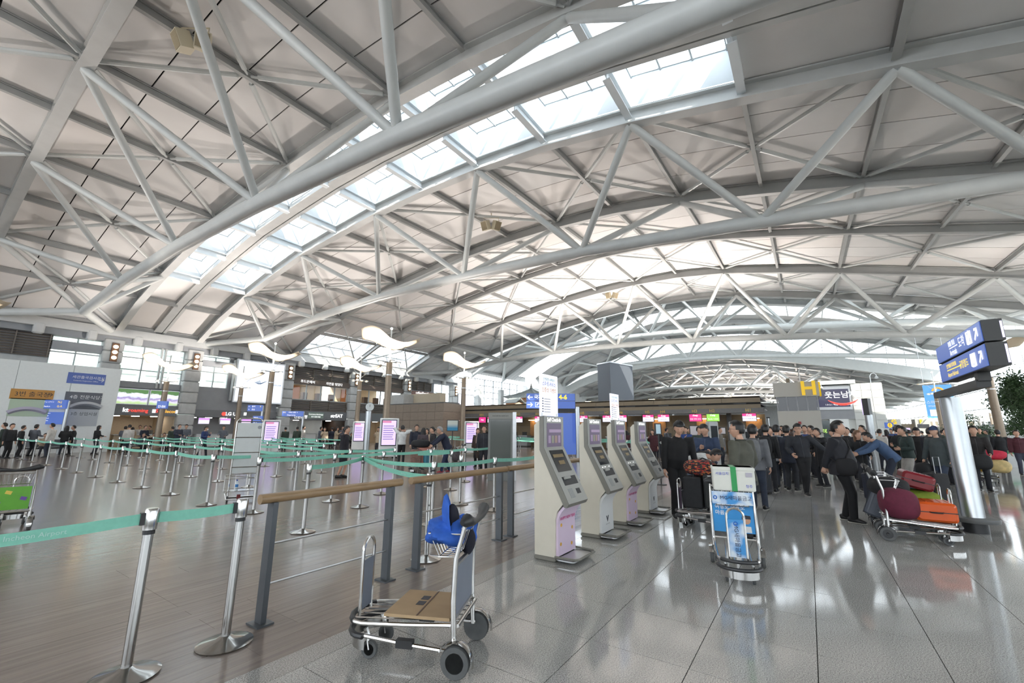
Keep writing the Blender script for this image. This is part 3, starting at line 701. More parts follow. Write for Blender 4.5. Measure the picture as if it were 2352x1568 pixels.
# ---------------------------------------------------------------- raised glazed vault in the middle (u 46.6 - 80) and the far vault beyond
M_panel3 = mat('far_panel', (0.72, 0.71, 0.70), 0.75, var=0.03, scale=0.5)
def far_bay(u0, u1, glazed, n=4, m=M_panel3):
    mb = MB(); us = [u0 + (u1 - u0) * i / n for i in range(n + 1)]
    for v0, v1 in zip(RB[:-1], RB[1:]):
        if glazed and glazed[0] < v0 < glazed[1]: continue
        for a, b in zip(us[:-1], us[1:]):
            mb.add([(a + .02, v0, zr(a, v0)), (b - .02, v0, zr(b, v0)), (b - .02, v1, zr(b, v1)), (a + .02, v1, zr(a, v1))], [(0, 3, 2, 1)])
    o = mb.build('ceiling_panels_beyond', m, ceiling); o['kind'] = 'stuff'
    rows = [[(u, v, zr(u, v) + 0.1) for v in RB if not glazed or v <= glazed[0] + 3.8] for u in (u0, u1)]
    d = MB(); d.grid(rows)
    if glazed: d.grid([[(u, v, zr(u, v) + 0.1) for v in RB if v >= glazed[1]] for u in (u0, u1)])
    d.build('roof_shell', M_dark, ceiling)
def glazed_bay(idx, u0, u1, lo, hi, n=4):
    w = struct(thing('window_%d' % idx, 'x', None)); del w['label']
    us = [u0 + (u1 - u0) * i / n for i in range(n + 1)]; vv = [v for v in RB if v > lo and v < hi + 3.8]
    b = MB()
    for u in us: b.tube([(u, v, zr(u, v) + .05) for v in vv], 0.06, 4)
    for v in vv: b.cyl((u0, v, zr(u0, v) + .05), (u1, v, zr(u1, v) + .05), 0.09, 4)
    b.build('glazing_bars', M_white, w)
    for v0, v1 in zip(vv[:-1], vv[1:]):
        for a, c in zip(us[:-1], us[1:]):
            MB().add([(a, v0, zr(a, v0) + .08), (c, v0, zr(c, v0) + .08), (c, v1, zr(c, v1) + .08), (a, v1, zr(a, v1) + .08)], [(0, 1, 2, 3)]).build('pane', M_glass, w)
far_bay(46.6, 51, (-11, 38)); glazed_bay(4, 46.6, 51, -10.5, 37)
far_bay(51, 59, None)
far_bay(59, 62.5, None); far_bay(62.5, 68, (-15, 38)); glazed_bay(5, 62.5, 68, -14.5, 37, 3); far_bay(68, 71, None)
far_bay(71, 80, None)
for v in RIB[1:]:
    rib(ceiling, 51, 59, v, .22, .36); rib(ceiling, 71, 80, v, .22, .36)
def far_truss(label, uL, uR, uc, dz, group=None, webs=True):
    t = thing('roof_truss', label, 'roof truss', (0, 0, 0), 0, group)
    chord_beam(t, uL, .5); chord_beam(t, uR, .5)
    MB().tube(pipe_path(uc, dz)[::2], 0.36, 10).build('bottom_chord', M_pipe, t, smooth=True)
    for vb in BOTN:
        p = (uc, vb, zc(vb) + dz)
        for ut in (uL, uR):
            for vt in (vb - 3.7, vb + 3.7):
                if vt > 41 or vt < -18.1: continue
                MB().cyl(p, (ut, vt, zr(ut, vt) - .6), .17, 6).build('web_strut', M_pipe, t, smooth=True)
    for ut in (uL, uR): MB().cyl((uc, 37.6, zc(37.6) + dz), (ut, 42, zr(ut, 42) - .4), .28, 8).build('end_leg', M_pipe, t, smooth=True)
    return t
far_truss('brightly lit white roof truss under the glazed vault behind the third truss', 51, 59, 53.5, 3.3)
far_truss('white roof truss just in front of the arched clerestory window', 71, 79.6, 75, 3.2)
# arched clerestory (lunette) where the far vault starts lower
cl = struct(thing('window_6', 'x', None)); del cl['label']
bars = MB(); beam = []
vs_ = RB
for v0, v1 in zip(vs_[:-1], vs_[1:]):
    k = 2
    for i in range(k):
        a = v0 + (v1 - v0) * i / k; b = v0 + (v1 - v0) * (i + 1) / k
        za, zb = prof(a) + 1.0, prof(b) + 1.0; ta, tb = zr(79.9, a), zr(79.9, b)
        MB().add([(80, a, za), (80, b, zb), (80, b, tb), (80, a, ta)], [(0, 1, 2, 3)]).build('pane', M_glass, cl)
        bars.cyl((79.95, a, za), (79.95, a, ta), 0.05, 4)
bars.build('glazing_bars', M_mull, cl)
MB().sweep([(-.3, -0.6), (.3, -0.6), (.3, 1.0), (-.3, 1.0)], [((80, v, prof(v)), (1, 0, 0), (0, 0, 1)) for v in vs_]).build('arched_beam', M_white, cl)
# riser between the near vault and the raised one
MB().grid([[(46.6, v, zr(46.5, v) - .1) for v in RB], [(46.6, v, zr(46.7, v) + .2) for v in RB]]).build('roof_riser', M_white, ceiling)
u = 80.3
for k in range(6):
    far_bay(u, u + 7.5, None, 3, M_panel); far_bay(u + 7.5, u + 11, (-4, 20) if k % 2 == 0 else None, 2); far_bay(u + 11, u + 15, None, 2, M_panel)
    if k < 4:
        for v in RIB[1::2]: rib(ceiling, u, u + 15, v, .25, .4)
        for va in RIB[1:-1:2]:
            for s_ in (0, 1):
                brace(ceiling, (u + 7.5 * s_, va, zr(u + .1, va) - .2), (u + 7.5 * (1 - s_), va + 7.4, zr(u + .1, min(va + 7.4, 42)) - .2), .1, n=6)
    far_truss('white roof truss of the far vault, %s behind the clerestory' % ['first', 'second', 'third', 'fourth', 'fifth', 'sixth'][k], u + 6, u + 13, u + 10.5, 0.0, 'trusses of the far vault')
    u += 15
MB().grid([[(170.5, v, 0), (170.5, v, prof(v))] for v in RB]).build('wall_far', M_conc)['kind'] = 'structure'

# ---------------------------------------------------------------- glass facade on the right (v = -18), seen at the right edge and through reflections
fac = struct(thing('window_7', 'x', None)); del fac['label']
bars = MB()
us = list(np.arange(-25, 170, 3.75))
for u in us:
    bars.box((u, -18, zr(u, -18) / 2), (0.14, 0.3, zr(u, -18)))
for z in (0.05, 2.2, 4.4, 6.6): bars.box((72, -18, z), (196, 0.12, 0.09))
bars.build('facade_mullions', M_white, fac)
for k, u in enumerate(us[:-1]):
    zt = zr(u, -18) - .1
    MB().add([(u, -18, 0), (u + 3.75, -18, 0), (u + 3.75, -18, zt), (u, -18, zt)], [(0, 1, 2, 3)]).build('pane', M_glass, fac)
struct(MB().box2((-25, -18.3, 0), (170, -17.9, 2.5)).build('wall_right', M_conc))
mb = MB(); mb.box2((-25.3, -18, 0), (-25, 42, 3.0)); mb.mi = 0
struct(mb.build('wall_back', M_conc))
# ---------------------------------------------------------------- left wall (v = 42): columns, windows, louvers, shop fronts
VW = 42.0
wall = struct(thing('wall_left', 'x', None)); del wall['label']
def wb(u0, u1, z0, z1, m, name='wall_panel', v0=VW, v1=VW + 0.3, parent=None):
    return MB().box2((u0, v0, z0), (u1, v1, z1)).build(name, m, parent or wall)
M_light = glow('warm_lamp', (1.0, 0.78, 0.45), 9.0)
M_brown = mat('brown_plate', srgb(96, 70, 52), 0.5, var=0.1)
COLS = [(9.0, 'by the telecom shops'), (14.15, 'left of the big screen'), (22.1, 'right of the big white screen'), (29.7, 'right of the strEAT shop'), (37.5, 'beside the coffee sign'), (46.4, 'at the end of the louvered wall')]
block = MB().rbox((0, 0, 0), (1.16, 0.9, 0.86), 0.12).mesh('column_block', M_conc)
for uc, where in COLS:
    for k in range(9): link('column_block', block, wall, (uc, VW - 0.15, 0.45 + 0.885 * k))
    t = thing('wall_lamp', 'brown box of three warm lights on the column %s' % where, 'wall lamp', (uc + 0.05, VW - 0.62, 6.3), 0, 'lamp boxes on the wall columns')
    MB().box2((-0.2, -0.1, 0), (0.2, 0.05, 1.35)).build('housing', M_brown, t)
    for k in range(3): MB().ball((0, -0.12, 0.28 + 0.4 * k), (0.15, 0.06, 0.13), 10, 6).build('bulb', M_light, t, smooth=True)
# edge beam under the roof and its brackets
MB().box2((-25, VW - 0.9, 8.15), (46.9, VW + 0.3, 8.75)).build('edge_beam', M_steel, wall)
MB().box2((-25, VW - 0.5, 7.75), (46.9, VW + 0.3, 8.15)).build('edge_soffit', M_spandrel, wall)
for u in np.arange(2.5, 46, 2.58):
    MB().rbox((u, VW - 0.7, 8.0), (0.55, 0.5, 0.75), 0.15).build('bracket', M_steel, wall)
def win_grid(idx, u0, u1, z0, z1, nu, nz, g=M_gglass, v=VW + 0.1, bar=0.07):
    w = struct(thing('window_%d' % idx, 'x', None)); del w['label']
    fr = MB()
    for i in range(nu + 1): fr.box((u0 + (u1 - u0) * i / nu, v, (z0 + z1) / 2), (bar, 0.16, z1 - z0))
    for j in range(nz + 1): fr.box(((u0 + u1) / 2, v, z0 + (z1 - z0) * j / nz), (u1 - u0, 0.14, bar))
    fr.build('window_frame', M_mull, w)
    for i in range(nu):
        for j in range(nz):
            a, b = u0 + (u1 - u0) * i / nu, u0 + (u1 - u0) * (i + 1) / nu; c, d = z0 + (z1 - z0) * j / nz, z0 + (z1 - z0) * (j + 1) / nz
            MB().add([(a, v, c), (b, v, c), (b, v, d), (a, v, d)], [(0, 1, 2, 3)]).build('pane', g, w)
    return w
def louver(u0, u1, z0, z1, v=VW - 0.1, n=None):
    n = n or max(3, int((z1 - z0) / 0.16)); sl = MB().box((0, 0, 0), (u1 - u0, 0.16, 0.05), Matrix.Rotation(R(35), 3, 'X')).mesh('louver_slat', M_louver)
    for k in range(n): link('louver_slat', sl, wall, ((u0 + u1) / 2, v, z0 + (k + .5) * (z1 - z0) / n))
    wb(u0, u1, z0, z1, M_spandrel, 'louver_backing', v + 0.12, v + 0.3)
    for u in np.linspace(u0 + 0.1, u1 - 0.1, 4): wb(u - .03, u + .03, z0, z1, M_louver, 'louver_post', v - 0.1, v + .1)
# bay far left (mostly hidden behind the white partition)
wb(-25, 5.9, 0, 6.2, M_conc); louver(1.0, 5.9, 6.2, 7.75)
wb(5.9, 8.45, 0, 5.6, M_conc); win_grid(8, 5.9, 8.45, 5.6, 7.75, 2, 2); wb(5.9, 8.5, 6.8, 7.4, M_spandrel, 'spandrel', VW - .35, VW + .05)
# bay with telecom counters
win_grid(9, 9.6, 13.55, 5.0, 7.75, 3, 3); wb(9.6, 13.55, 4.55, 5.0, M_spandrel, 'window_sill', VW - .15)
for u in (11.9, 12.15): wb(u, u + .12, 4.6, 7.8, M_steel, 'pipe_post', VW - .3, VW - .1)
wb(9.6, 13.55, 3.25, 4.55, M_spandrel); wb(9.6, 13.55, 2.5, 3.25, mat('fascia_grey', srgb(116, 120, 124), .5, var=.05), 'sign_fascia', VW - .3)
# bay with the big screen
win_grid(10, 14.75, 17.0, 5.0, 7.6, 2, 2); wb(14.75, 17.25, 6.75, 7.25, M_spandrel, 'spandrel', VW - .4, VW + .05)
wb(17.0, 21.5, 3.1, 7.75, M_spandrel); wb(14.75, 17.0, 3.1, 5.0, M_spandrel)
wb(14.75, 21.5, 2.5, 3.1, MATS['fascia_grey'], 'sign_fascia', VW - .25)
# louvered restaurant bays
for u0, u1 in ((22.7, 29.1), (30.3, 36.9)):
    louver(u0, u1, 6.5, 7.75); louver(u0, u1, 3.35, 4.45)
    wb(u0, u1, 6.0, 6.5, mat('bronze_fascia', srgb(88, 76, 68), .5, var=.06), 'sign_fascia', VW - .35)
    wb(u0, u1, 2.45, 3.35, MATS['fascia_grey'], 'sign_fascia', VW - .2)
wb(38.1, 42.6, 6.3, 7.75, M_spandrel); louver(38.1, 42.0, 6.6, 7.75); wb(38.1, 42.6, 5.7, 6.45, mat('coffee_fascia', srgb(140, 110, 100), .5), 'sign_fascia', VW - .35)
win_grid(12, 42.6, 45.8, 4.2, 7.75, 2, 3, M_glass); wb(38.1, 42.6, 0, 5.7, M_conc); wb(42.6, 45.8, 0, 4.2, M_conc)
for i, (u0, u1) in enumerate(((22.7, 29.1), (30.3, 36.9))): win_grid(13 + i, u0, u1, 4.45, 6.0, 4, 1, M_glass, VW - .05)
# warm lit restaurant room behind the upper windows and the shop rooms at floor level
M_room = mat('room_wall', srgb(206, 188, 160), .6, var=.05); M_roomdark = mat('room_dark', srgb(66, 52, 44), .6, var=.2, scale=3); M_orange = mat('orange_wall', srgb(190, 120, 62), .6, var=.1)
for u0, u1 in ((22.6, 29.2), (30.2, 37.0)):
    MB().box2((u0, 47, 4.2), (u1, 47.2, 8)).box2((u0, VW + .3, 4.2), (u1, 47.2, 4.4)).box2((u0, VW + .3, 6.5), (u1, 47.2, 6.6)).build('room_shell', M_room, wall)
    MB().box2((u0 + 1.5, 46.9, 4.4), (u0 + 3.8, 47, 6.3)).build('room_panel', M_orange, wall)
    for k in range(6): MB().box2((u0 + .6 + k, 44.5, 6.42), (u0 + .8 + k, 44.7, 6.5)).build('downlight', M_light, wall)
    t = (u0 + u1) / 2
    for k in range(4): MB().box2((u0 + .5 + 1.6 * k, VW + 1.2, 4.4), (u0 + 1.0 + 1.6 * k, VW + 1.7, 5.3)).build('banquette', M_brown, wall)
M_downw = glow('shop_downlight', (1, .95, .88), 12.0)
def shop(u0, u1, m, zt):
    MB().box2((u0, 46.5, 0), (u1, 46.7, zt)).box2((u0, VW + .3, zt), (u1, 46.7, zt + .1)).box2((u0 - .1, VW, 0), (u0, 46.7, zt)).box2((u1, VW, 0), (u1 + .1, 46.7, zt)).build('shop_shell', m, wall)
    for k in range(int((u1 - u0) / 1.2)): MB().box2((u0 + .5 + 1.2 * k, 43.8, zt - .04), (u0 + .9 + 1.2 * k, 44.2, zt)).build('downlight', M_downw, wall)
shop(9.7, 13.5, M_room, 2.5); shop(14.8, 21.4, M_spandrel, 2.5); shop(22.8, 26.3, M_white, 2.45); shop(26.5, 29.0, M_roomdark, 2.45); shop(30.4, 36.8, M_room, 2.45)
# exterior building seen through the windows
ext = thing('exterior_building', 'pale building with green glazing outside the left windows', 'building', (0, 0, 0))
MB().box2((-20, 66, -6), (50, 70, 16)).build('wall', mat('ext_wall', srgb(225, 228, 225), .6, var=.03, scale=.5), ext)
M_extg = mat('ext_glazing', srgb(176, 204, 194), .15, var=.15, scale=.6)
gw = MB().box2((0, 0, 0), (2.4, .1, 1.1)).mesh('window', M_extg)
for i in range(14):
    for j in range(4): link('window', gw, ext, (-8 + i * 3.2, 65.85, 2.4 + j * 2.7))
for j in range(24): MB().box2((4, 65.7, 3.7 + j * .18), (24, 65.86, 3.78 + j * .18)).build('slat', M_white, ext) if j < 12 else None
ground = struct(MB().box2((-120, -160, -6.2), (300, 160, -6)).build('ground', mat('forecourt', srgb(150, 150, 146), .8, var=.1, scale=.2)))
# things fixed on the left wall
def screen(label, u0, u1, z0, z1, m, v=VW - .2, bez=.06, group=None, name='video_screen', cat='screen'):
    t = thing(name, label, cat, ((u0 + u1) / 2, v, z0), 0, group); w = (u1 - u0) / 2; h = z1 - z0
    MB().box2((-w - bez, 0, -bez), (w + bez, .18, h + bez)).build('housing', M_alu, t)
    MB().add([(-w, -.01, 0), (w, -.01, 0), (w, -.01, h), (-w, -.01, h)], [(0, 1, 2, 3)]).build('display', m, t)
    return t
t = screen('huge white advertising screen on the grey wall beside a column', 17.4, 21.45, 3.95, 7.55, glow('led_white', (.80, .88, 1.0), 1.05), VW - .75, .12)
for s_, dx in ((-1, 0), (1, 0)): pass
MB().box2((-2.2, .18, 0), (2.2, .6, 3.6)).build('casing', M_conc, t)
lg = MB()
for k in range(5): lg.tube([(-0.5 + .1 * k, -.03, 1.75 + .05 * k), (-.2 + .05 * k, -.03, 1.62), (.1 + .1 * k, -.03, 1.72 + .05 * k)], .022, 5)
lg.build('emblem', mat('emblem_blue', srgb(60, 110, 160), .5), t)
text('KOREAN AIR', .2, mat('emblem_blue', srgb(60, 110, 160), .5), (.75, -.03, 1.62), (1, 0, 0), UP, t)
def landscape(name):
    m = bpy.data.materials.new(name); m.use_nodes = True; nt = m.node_tree; b = nt.nodes['Principled BSDF']
    tc = nt.nodes.new('ShaderNodeTexCoord'); sp = nt.nodes.new('ShaderNodeSeparateXYZ'); n = nt.nodes.new('ShaderNodeTexNoise'); n.inputs['Scale'].default_value = 4
    nt.links.new(tc.outputs['Generated'], sp.inputs[0]); nt.links.new(tc.outputs['Generated'], n.inputs['Vector'])
    ad = nt.nodes.new('ShaderNodeMath'); ad.operation = 'MULTIPLY_ADD'; ad.inputs[1].default_value = .45
    nt.links.new(n.outputs[0], ad.inputs[0]); nt.links.new(sp.outputs[2], ad.inputs[2])
    r = nt.nodes.new('ShaderNodeValToRGB'); e = r.color_ramp.elements
    e[0].position = .25; e[0].color = (*srgb(185, 215, 150), 1); e[1].position = 1.1; e[1].color = (*srgb(90, 130, 80), 1)
    for p, c in ((.45, srgb(225, 222, 235)), (.6, srgb(150, 130, 190)), (.72, srgb(225, 235, 245)), (.95, srgb(235, 240, 250))):
        x = e.new(p); x.color = (*c, 1)
    nt.links.new(ad.outputs[0], r.inputs[0]); b.inputs['Base Color'].default_value = (0, 0, 0, 1)
    nt.links.new(r.outputs[0], b.inputs['Emission Color']); b.inputs['Emission Strength'].default_value = .95
    return m
M_land = landscape('landscape_picture')
screen('wide screen with a lavender field picture above the kt roaming counter', 9.72, 11.55, 3.35, 4.42, M_land)
screen('wide screen with a lavender field picture, the right one of the pair', 11.7, 13.5, 3.35, 4.42, M_land)
def wsign(label, s, u, z, size, m, v=VW - .33, group=None, bold=0.0, name='wall_lettering', cat='sign'):
    o = text(s, size, m, (u, v, z), (1, 0, 0), UP, None, 'CENTER', .01, bold, name=name); return tag(o, label, cat, group)
M_inkr = glow('red_letters', (1, .06, .04), 1.3); M_inko = glow('orange_letters', (1, .45, .05), 1.3)
wsign('white lettering kt on the telecom fascia', 'kt', 10.35, 2.87, .42, M_inkw, bold=.012)
wsign('red lettering roaming on the telecom fascia', 'roaming', 11.1, 2.86, .36, M_inkr)
wsign('red letters SK on the telecom fascia', 'SK', 12.35, 2.86, .36, M_inkr); wsign('orange lettering telecom on the telecom fascia', 'telecom', 13.05, 2.85, .34, M_inko)
wsign('white lettering of the LG U+ counter under the big screen', 'LG U⁺', 17.6, 2.8, .4, M_inkw, VW - .28, bold=.01)
tag(MB().cyl((16.95, VW - .26, 2.8), (16.95, VW - .3, 2.8), .16, 16).build('round_emblem', M_inkr), 'red round emblem left of the LG U+ lettering', 'sign')
for u in (11.95, 13.45, 18.55): tag(MB().box2((u, VW - .36, 2.72), (u + .2, VW - .3, 2.98)).build('light_sign', M_inkw), 'small square white light sign on the telecom fascia', 'sign', 'square light signs on the telecom fascias')
wsign('white lettering strEAT above the dark food shop', 'strEAT', 27.9, 2.92, .5, M_inkw, VW - .23, bold=.01)
t = thing('shop_sign', 'pale green currency exchange sign left of the strEAT shop', 'sign', (25.5, VW - .25, 2.62)); MB().box2((-.85, 0, 0), (.85, .06, .6)).build('board', mat('pale_green', srgb(140, 160, 150), .5), t)
text('Currency Exchange', .2, M_inkw, (0, -.02, .4), (1, 0, 0), UP, t, 'CENTER'); text('환전 換錢 両替', .16, M_inkw, (0, -.02, .15), (1, 0, 0), UP, t, 'CENTER')
wsign('white lettering 신한은행 above the bank counter', '신한은행', 23.9, 2.72, .38, M_inkw, VW - .25)
wsign('white restaurant lettering on the left half of the bronze fascia', '푸드온에어', 24.2, 6.25, .34, M_inkw, VW - .38); wsign('white restaurant lettering on the right half of the bronze fascia', '자연을 빚었다', 27.2, 6.25, .34, M_inkw, VW - .38)
wsign('lit lettering coffee@works on the pinkish fascia', 'coffee@works', 40.2, 6.25, .42, M_inkw, VW - .38); wsign('lit lettering 아늑 on the pinkish fascia', '이이들', 40.6, 5.85, .4, M_inkw, VW - .38)
M_purple = glow('purple_display', (.42, .18, .62), 1.5); M_lilac = glow('lilac_display', (.62, .50, .92), 1.15)
for i, u in enumerate((15.45, 17.05, 18.75)):
    t = screen('purple information monitor over the LG U+ counter, %s from the left' % ('first', 'second', 'third')[i], u - .38, u + .38, 1.95, 2.4, glow('pale_lilac', (.75, .6, .95), 1.2), VW - .5, .04, name='monitor', cat='monitor')
    MB().box2((-.38, -.02, .3), (.38, -.012, .45)).build('title_bar', M_purple, t)
    MB().cyl((0, .08, .45), (0, .08, .6), .03, 8).build('bracket', M_black, t)
def counter(label, u0, u1, v, m, h=1.1, d=.7, group=None):
    t = thing('service_counter', label, 'counter', ((u0 + u1) / 2, v, 0), 0, group); w = (u1 - u0) / 2
    MB().box2((-w, 0, .08), (w, d, h - .05)).build('body', m, t); MB().box2((-w - .04, -.06, h - .05), (w + .04, d + .05, h)).build('worktop', M_alu, t); MB().box2((-w + .05, .05, 0), (w - .05, d, .08)).build('plinth', M_black, t)
counter('cream counter under the telecom fascia', 9.9, 13.3, VW - .6, M_room); counter('white counter under the LG U+ lettering', 15.0, 19.4, VW - .7, M_white); counter('white bank counter under the currency exchange sign', 23.0, 26.0, VW + .3, M_white); counter('dark counter of the strEAT shop', 26.7, 28.8, VW + .6, M_roomdark)

# ---------------------------------------------------------------- bright curtain wall beyond the louvered wall, with the upper gallery
win_grid(15, 46.9, 80, 4.6, 9.4, 14, 5, M_glass, VW + .1, .09)
wb(46.9, 80, 0, 4.6, M_conc); MB().box2((46.9, 35, 4.2), (79.5, VW, 4.55)).build('gallery_slab', M_conc, wall)
wb(80, 170, 0, 9.0, M_conc, 'wall_panel')
for i, u in enumerate((52, 58, 64, 71)): MB().rbox((u, VW - .3, 6.2), (.9, .7, 3.8), .1).build('gallery_column', M_conc, wall)
p0 = at_v(1165, 905, 38.5); p1 = at_v(1245, 905, 38.5)
pu_, pw = (p0[0] + p1[0]) / 2, (p1[0] - p0[0])
t = thing('korean_pavilion', 'wooden pavilion with a curved grey tiled roof behind the check-in island', 'pavilion', (pu_, 37.4, 4.55))
M_tile = mat('roof_tile_grey', srgb(140, 144, 142), .6, var=.12, scale=8); M_timber = mat('timber', srgb(168, 112, 66), .5, var=.15, scale=5)
hw = pw * .36; rt = MB(); seg = 12
ez = 2.0; rz_ = 3.7
for q in range(4):
    a0 = q * math.pi / 2 + math.pi / 4
    c0 = Vector((math.cos(a0), math.sin(a0), 0)) * hw * 1.25; c1 = Vector((math.cos(a0 + math.pi / 2), math.sin(a0 + math.pi / 2), 0)) * hw * 1.25
    rows = []
    for i in range(9):
        s_ = i / 8; row = []
        for j in range(seg + 1):
            w_ = j / seg; e = c0.lerp(c1, w_); k = (2 * w_ - 1) ** 2
            p = e * (1 - s_) + Vector((0, 0, 0)); row.append((p.x, p.y, ez + (rz_ - ez) * s_ ** 1.35 + .35 * k * (1 - s_) ** 2))
        rows.append(row)
    mb = MB(); mb.grid(rows); mb.build('roof_slope', M_tile, t)
    for j in range(1, seg):
        MB().tube([rows[i][j] for i in range(9)], .05, 5).build('tile_ridge', M_tile, t)
    MB().tube([(rows[i][0][0], rows[i][0][1], rows[i][0][2] + .06) for i in range(9)], .1, 6).build('hip_ridge', M_tile, t)
    MB().cyl((c0.x * .62, c0.y * .62, 0), (c0.x * .62, c0.y * .62, 2.2), .14, 8).build('post', M_timber, t)
MB().box2((-hw * .7, -hw * .7, 1.75), (hw * .7, hw * .7, 2.05)).build('eaves_beam', M_timber, t)
MB().lathe([(.3, 3.6), (.22, 3.75), (.28, 3.85), (.16, 4.0), (.2, 4.15), (.08, 4.35), (.1, 4.45), (.0, 4.75)], n=10).build('finial', M_tile, t, smooth=True)
def hanok(label, uc, vc, w):
    t = thing('hanok_house', label, 'house', (uc, vc, 4.55))
    MB().box2((-w / 2, -.8, 0), (w / 2, .8, 1.1)).build('wall', M_timber, t)
    MB().prism([(-w / 2 + .2, 0), (w / 2 - .2, 0), (w / 2 - .2, .85), (0, 1.15), (-w / 2 + .2, .85)], (0, -.82, 0), (1, 0, 0), UP, -.02).build('paper_door', glow('paper_glow', (1, .85, .55), 1.0), t)
    for s_ in (-1, 1):
        m = Matrix.Rotation(R(28) * s_, 3, 'Y')
        MB().box((s_ * w * .28, 0, 1.38), (w * .68, 2.2, .14), m).build('roof_slope', M_tile, t)
        for k in range(7): MB().box((s_ * w * (.06 + .08 * k), -1.1, 1.62 - abs(w * (.06 + .08 * k)) * math.tan(R(28)) + .06), (.1, .08, .1), m).build('tile_end', M_tile, t)
q = at_v(1177, 920, 37); hanok('small lit wooden house with a tiled gable left of the pavilion', q[0], 36.6, 2.4)
q = at_v(1355, 920, 37); hanok('small tiled roof house at the foot of the dark grey block', min(q[0], 76), 36.6, 4.0)
t = thing('partition_wall', 'white partition with Korean lettering beside the pavilion roof', 'partition', (0, 0, 0))
a = at_v(1262, 905, 40.7); b = at_v(1345, 905, 40.7); c = at_v(1300, 868, 40.7)
MB().box2((a[0], 40.7, 4.55), (b[0], 40.9, c[2])).build('panel', M_white, t)
MB().box2((a[0] - 8, 41.0, 4.55), (a[0], 41.2, c[2] + .1)).build('panel', M_white, t)
for x in (1282, 1309, 1336):
    q = at_v(x, 871, 40.6); MB().ball((q[0], 40.55, q[2]), .22, 8, 6).build('spotlight', glow('spot_white', (1, .97, .9), 14), t)
q = at_v(1325, 895, 40.65); text('한국문화거리', .75, M_ink, (q[0], 40.66, q[2]), (1, 0, 0), UP, t, 'CENTER')
q = at_v(1325, 888, 40.65); text('KOREAN CULTURAL STREET', .3, M_ink, (q[0], 40.66, q[2]), (1, 0, 0), UP, t, 'CENTER')
q0 = at_v(1051, 905, 41.5); q1 = at_v(1085, 930, 41.5)
screen('tall white poster screen left of the glass wall, behind a lamp', q0[0], q1[0], 4.7, q0[2], glow('poster_white', (.85, .87, 1), 1.1), 41.3, .1)
# ---------------------------------------------------------------- check-in island H (front at u = 35, facing the camera) and its end block
M_stone = mat('brown_stone', srgb(146, 134, 122), .55, var=.1, scale=2.5, stretch=(1, 1, 14))
M_stone2 = mat('olive_stone', srgb(134, 122, 102), .55, var=.1, scale=2.5, stretch=(1, 1, 14))
M_fas = mat('island_fascia', srgb(104, 104, 104), .45, var=.06)
M_granb = mat('grey_granite', srgb(184, 182, 174), .5, var=.16, scale=60)
UI = 35.0
isl = thing('checkin_island', 'long brown check-in island with numbered desks under a deep canopy', 'check-in island', (UI, 0, 0))
VA, VE = 2.6, 32.4
for k in range(12):
    a, b = VA + (VE - VA) * k / 12, VA + (VE - VA) * (k + 1) / 12 - .02
    MB().box2((0, a, 3.62), (.25, b, 4.05)).build('parapet_panel', M_stone2, isl)
MB().box2((.1, VA, 3.48), (5, VE, 3.62)).build('light_slot', M_dark, isl)
for k in range(10): MB().box2((.06, VA + .9 + 2.7 * k, 3.5), (.1, VA + 1.7 + 2.7 * k, 3.6)).build('slot_vent', M_black, isl)
MB().box2((0, VA, 3.2), (.2, VE, 3.48)).build('canopy_band', M_stone2, isl)
MB().box2((-.25, VA - .2, 2.88), (.6, VE + .6, 3.2)).build('number_fascia', M_fas, isl)
MB().box2((.2, VA, 3.2), (6, VE, 3.3)).build('canopy_soffit', M_fas, isl)
MB().box2((0, VA, 3.95), (6, VE, 4.02)).build('canopy_top', M_fas, isl)
for k in range(13):
    a, b = VA + (VE - VA) * k / 13, VA + (VE - VA) * (k + 1) / 13 - .015
    for z0, z1 in ((0, .95), (.96, 1.9), (1.91, 2.86)): MB().box2((3.0, a, z0), (3.2, b, z1)).build('back_panel', M_stone2, isl)
M_niche = mat('niche_wood', srgb(170, 128, 84), .5, var=.1)
numbers = [('H1', 1720), ('H2', 1637), ('H3', 1597), ('H4', 1524), ('H5', 1489), ('H6', 1428), ('H7', 1396), ('H8', 1340), ('H9', 1313), ('H11', 1239), ('H12', 1193), ('H13', 1171), ('H14', 1130), ('H15', 1110), ('H17', 1056), ('H18', 1038)]
M_mag = glow('magenta_display', (.78, .03, .22), 1.15); M_disp = glow('white_display', (.82, .78, 1.0), 1.1); M_greend = glow('green_display', (.28, .62, .08), 1.1)
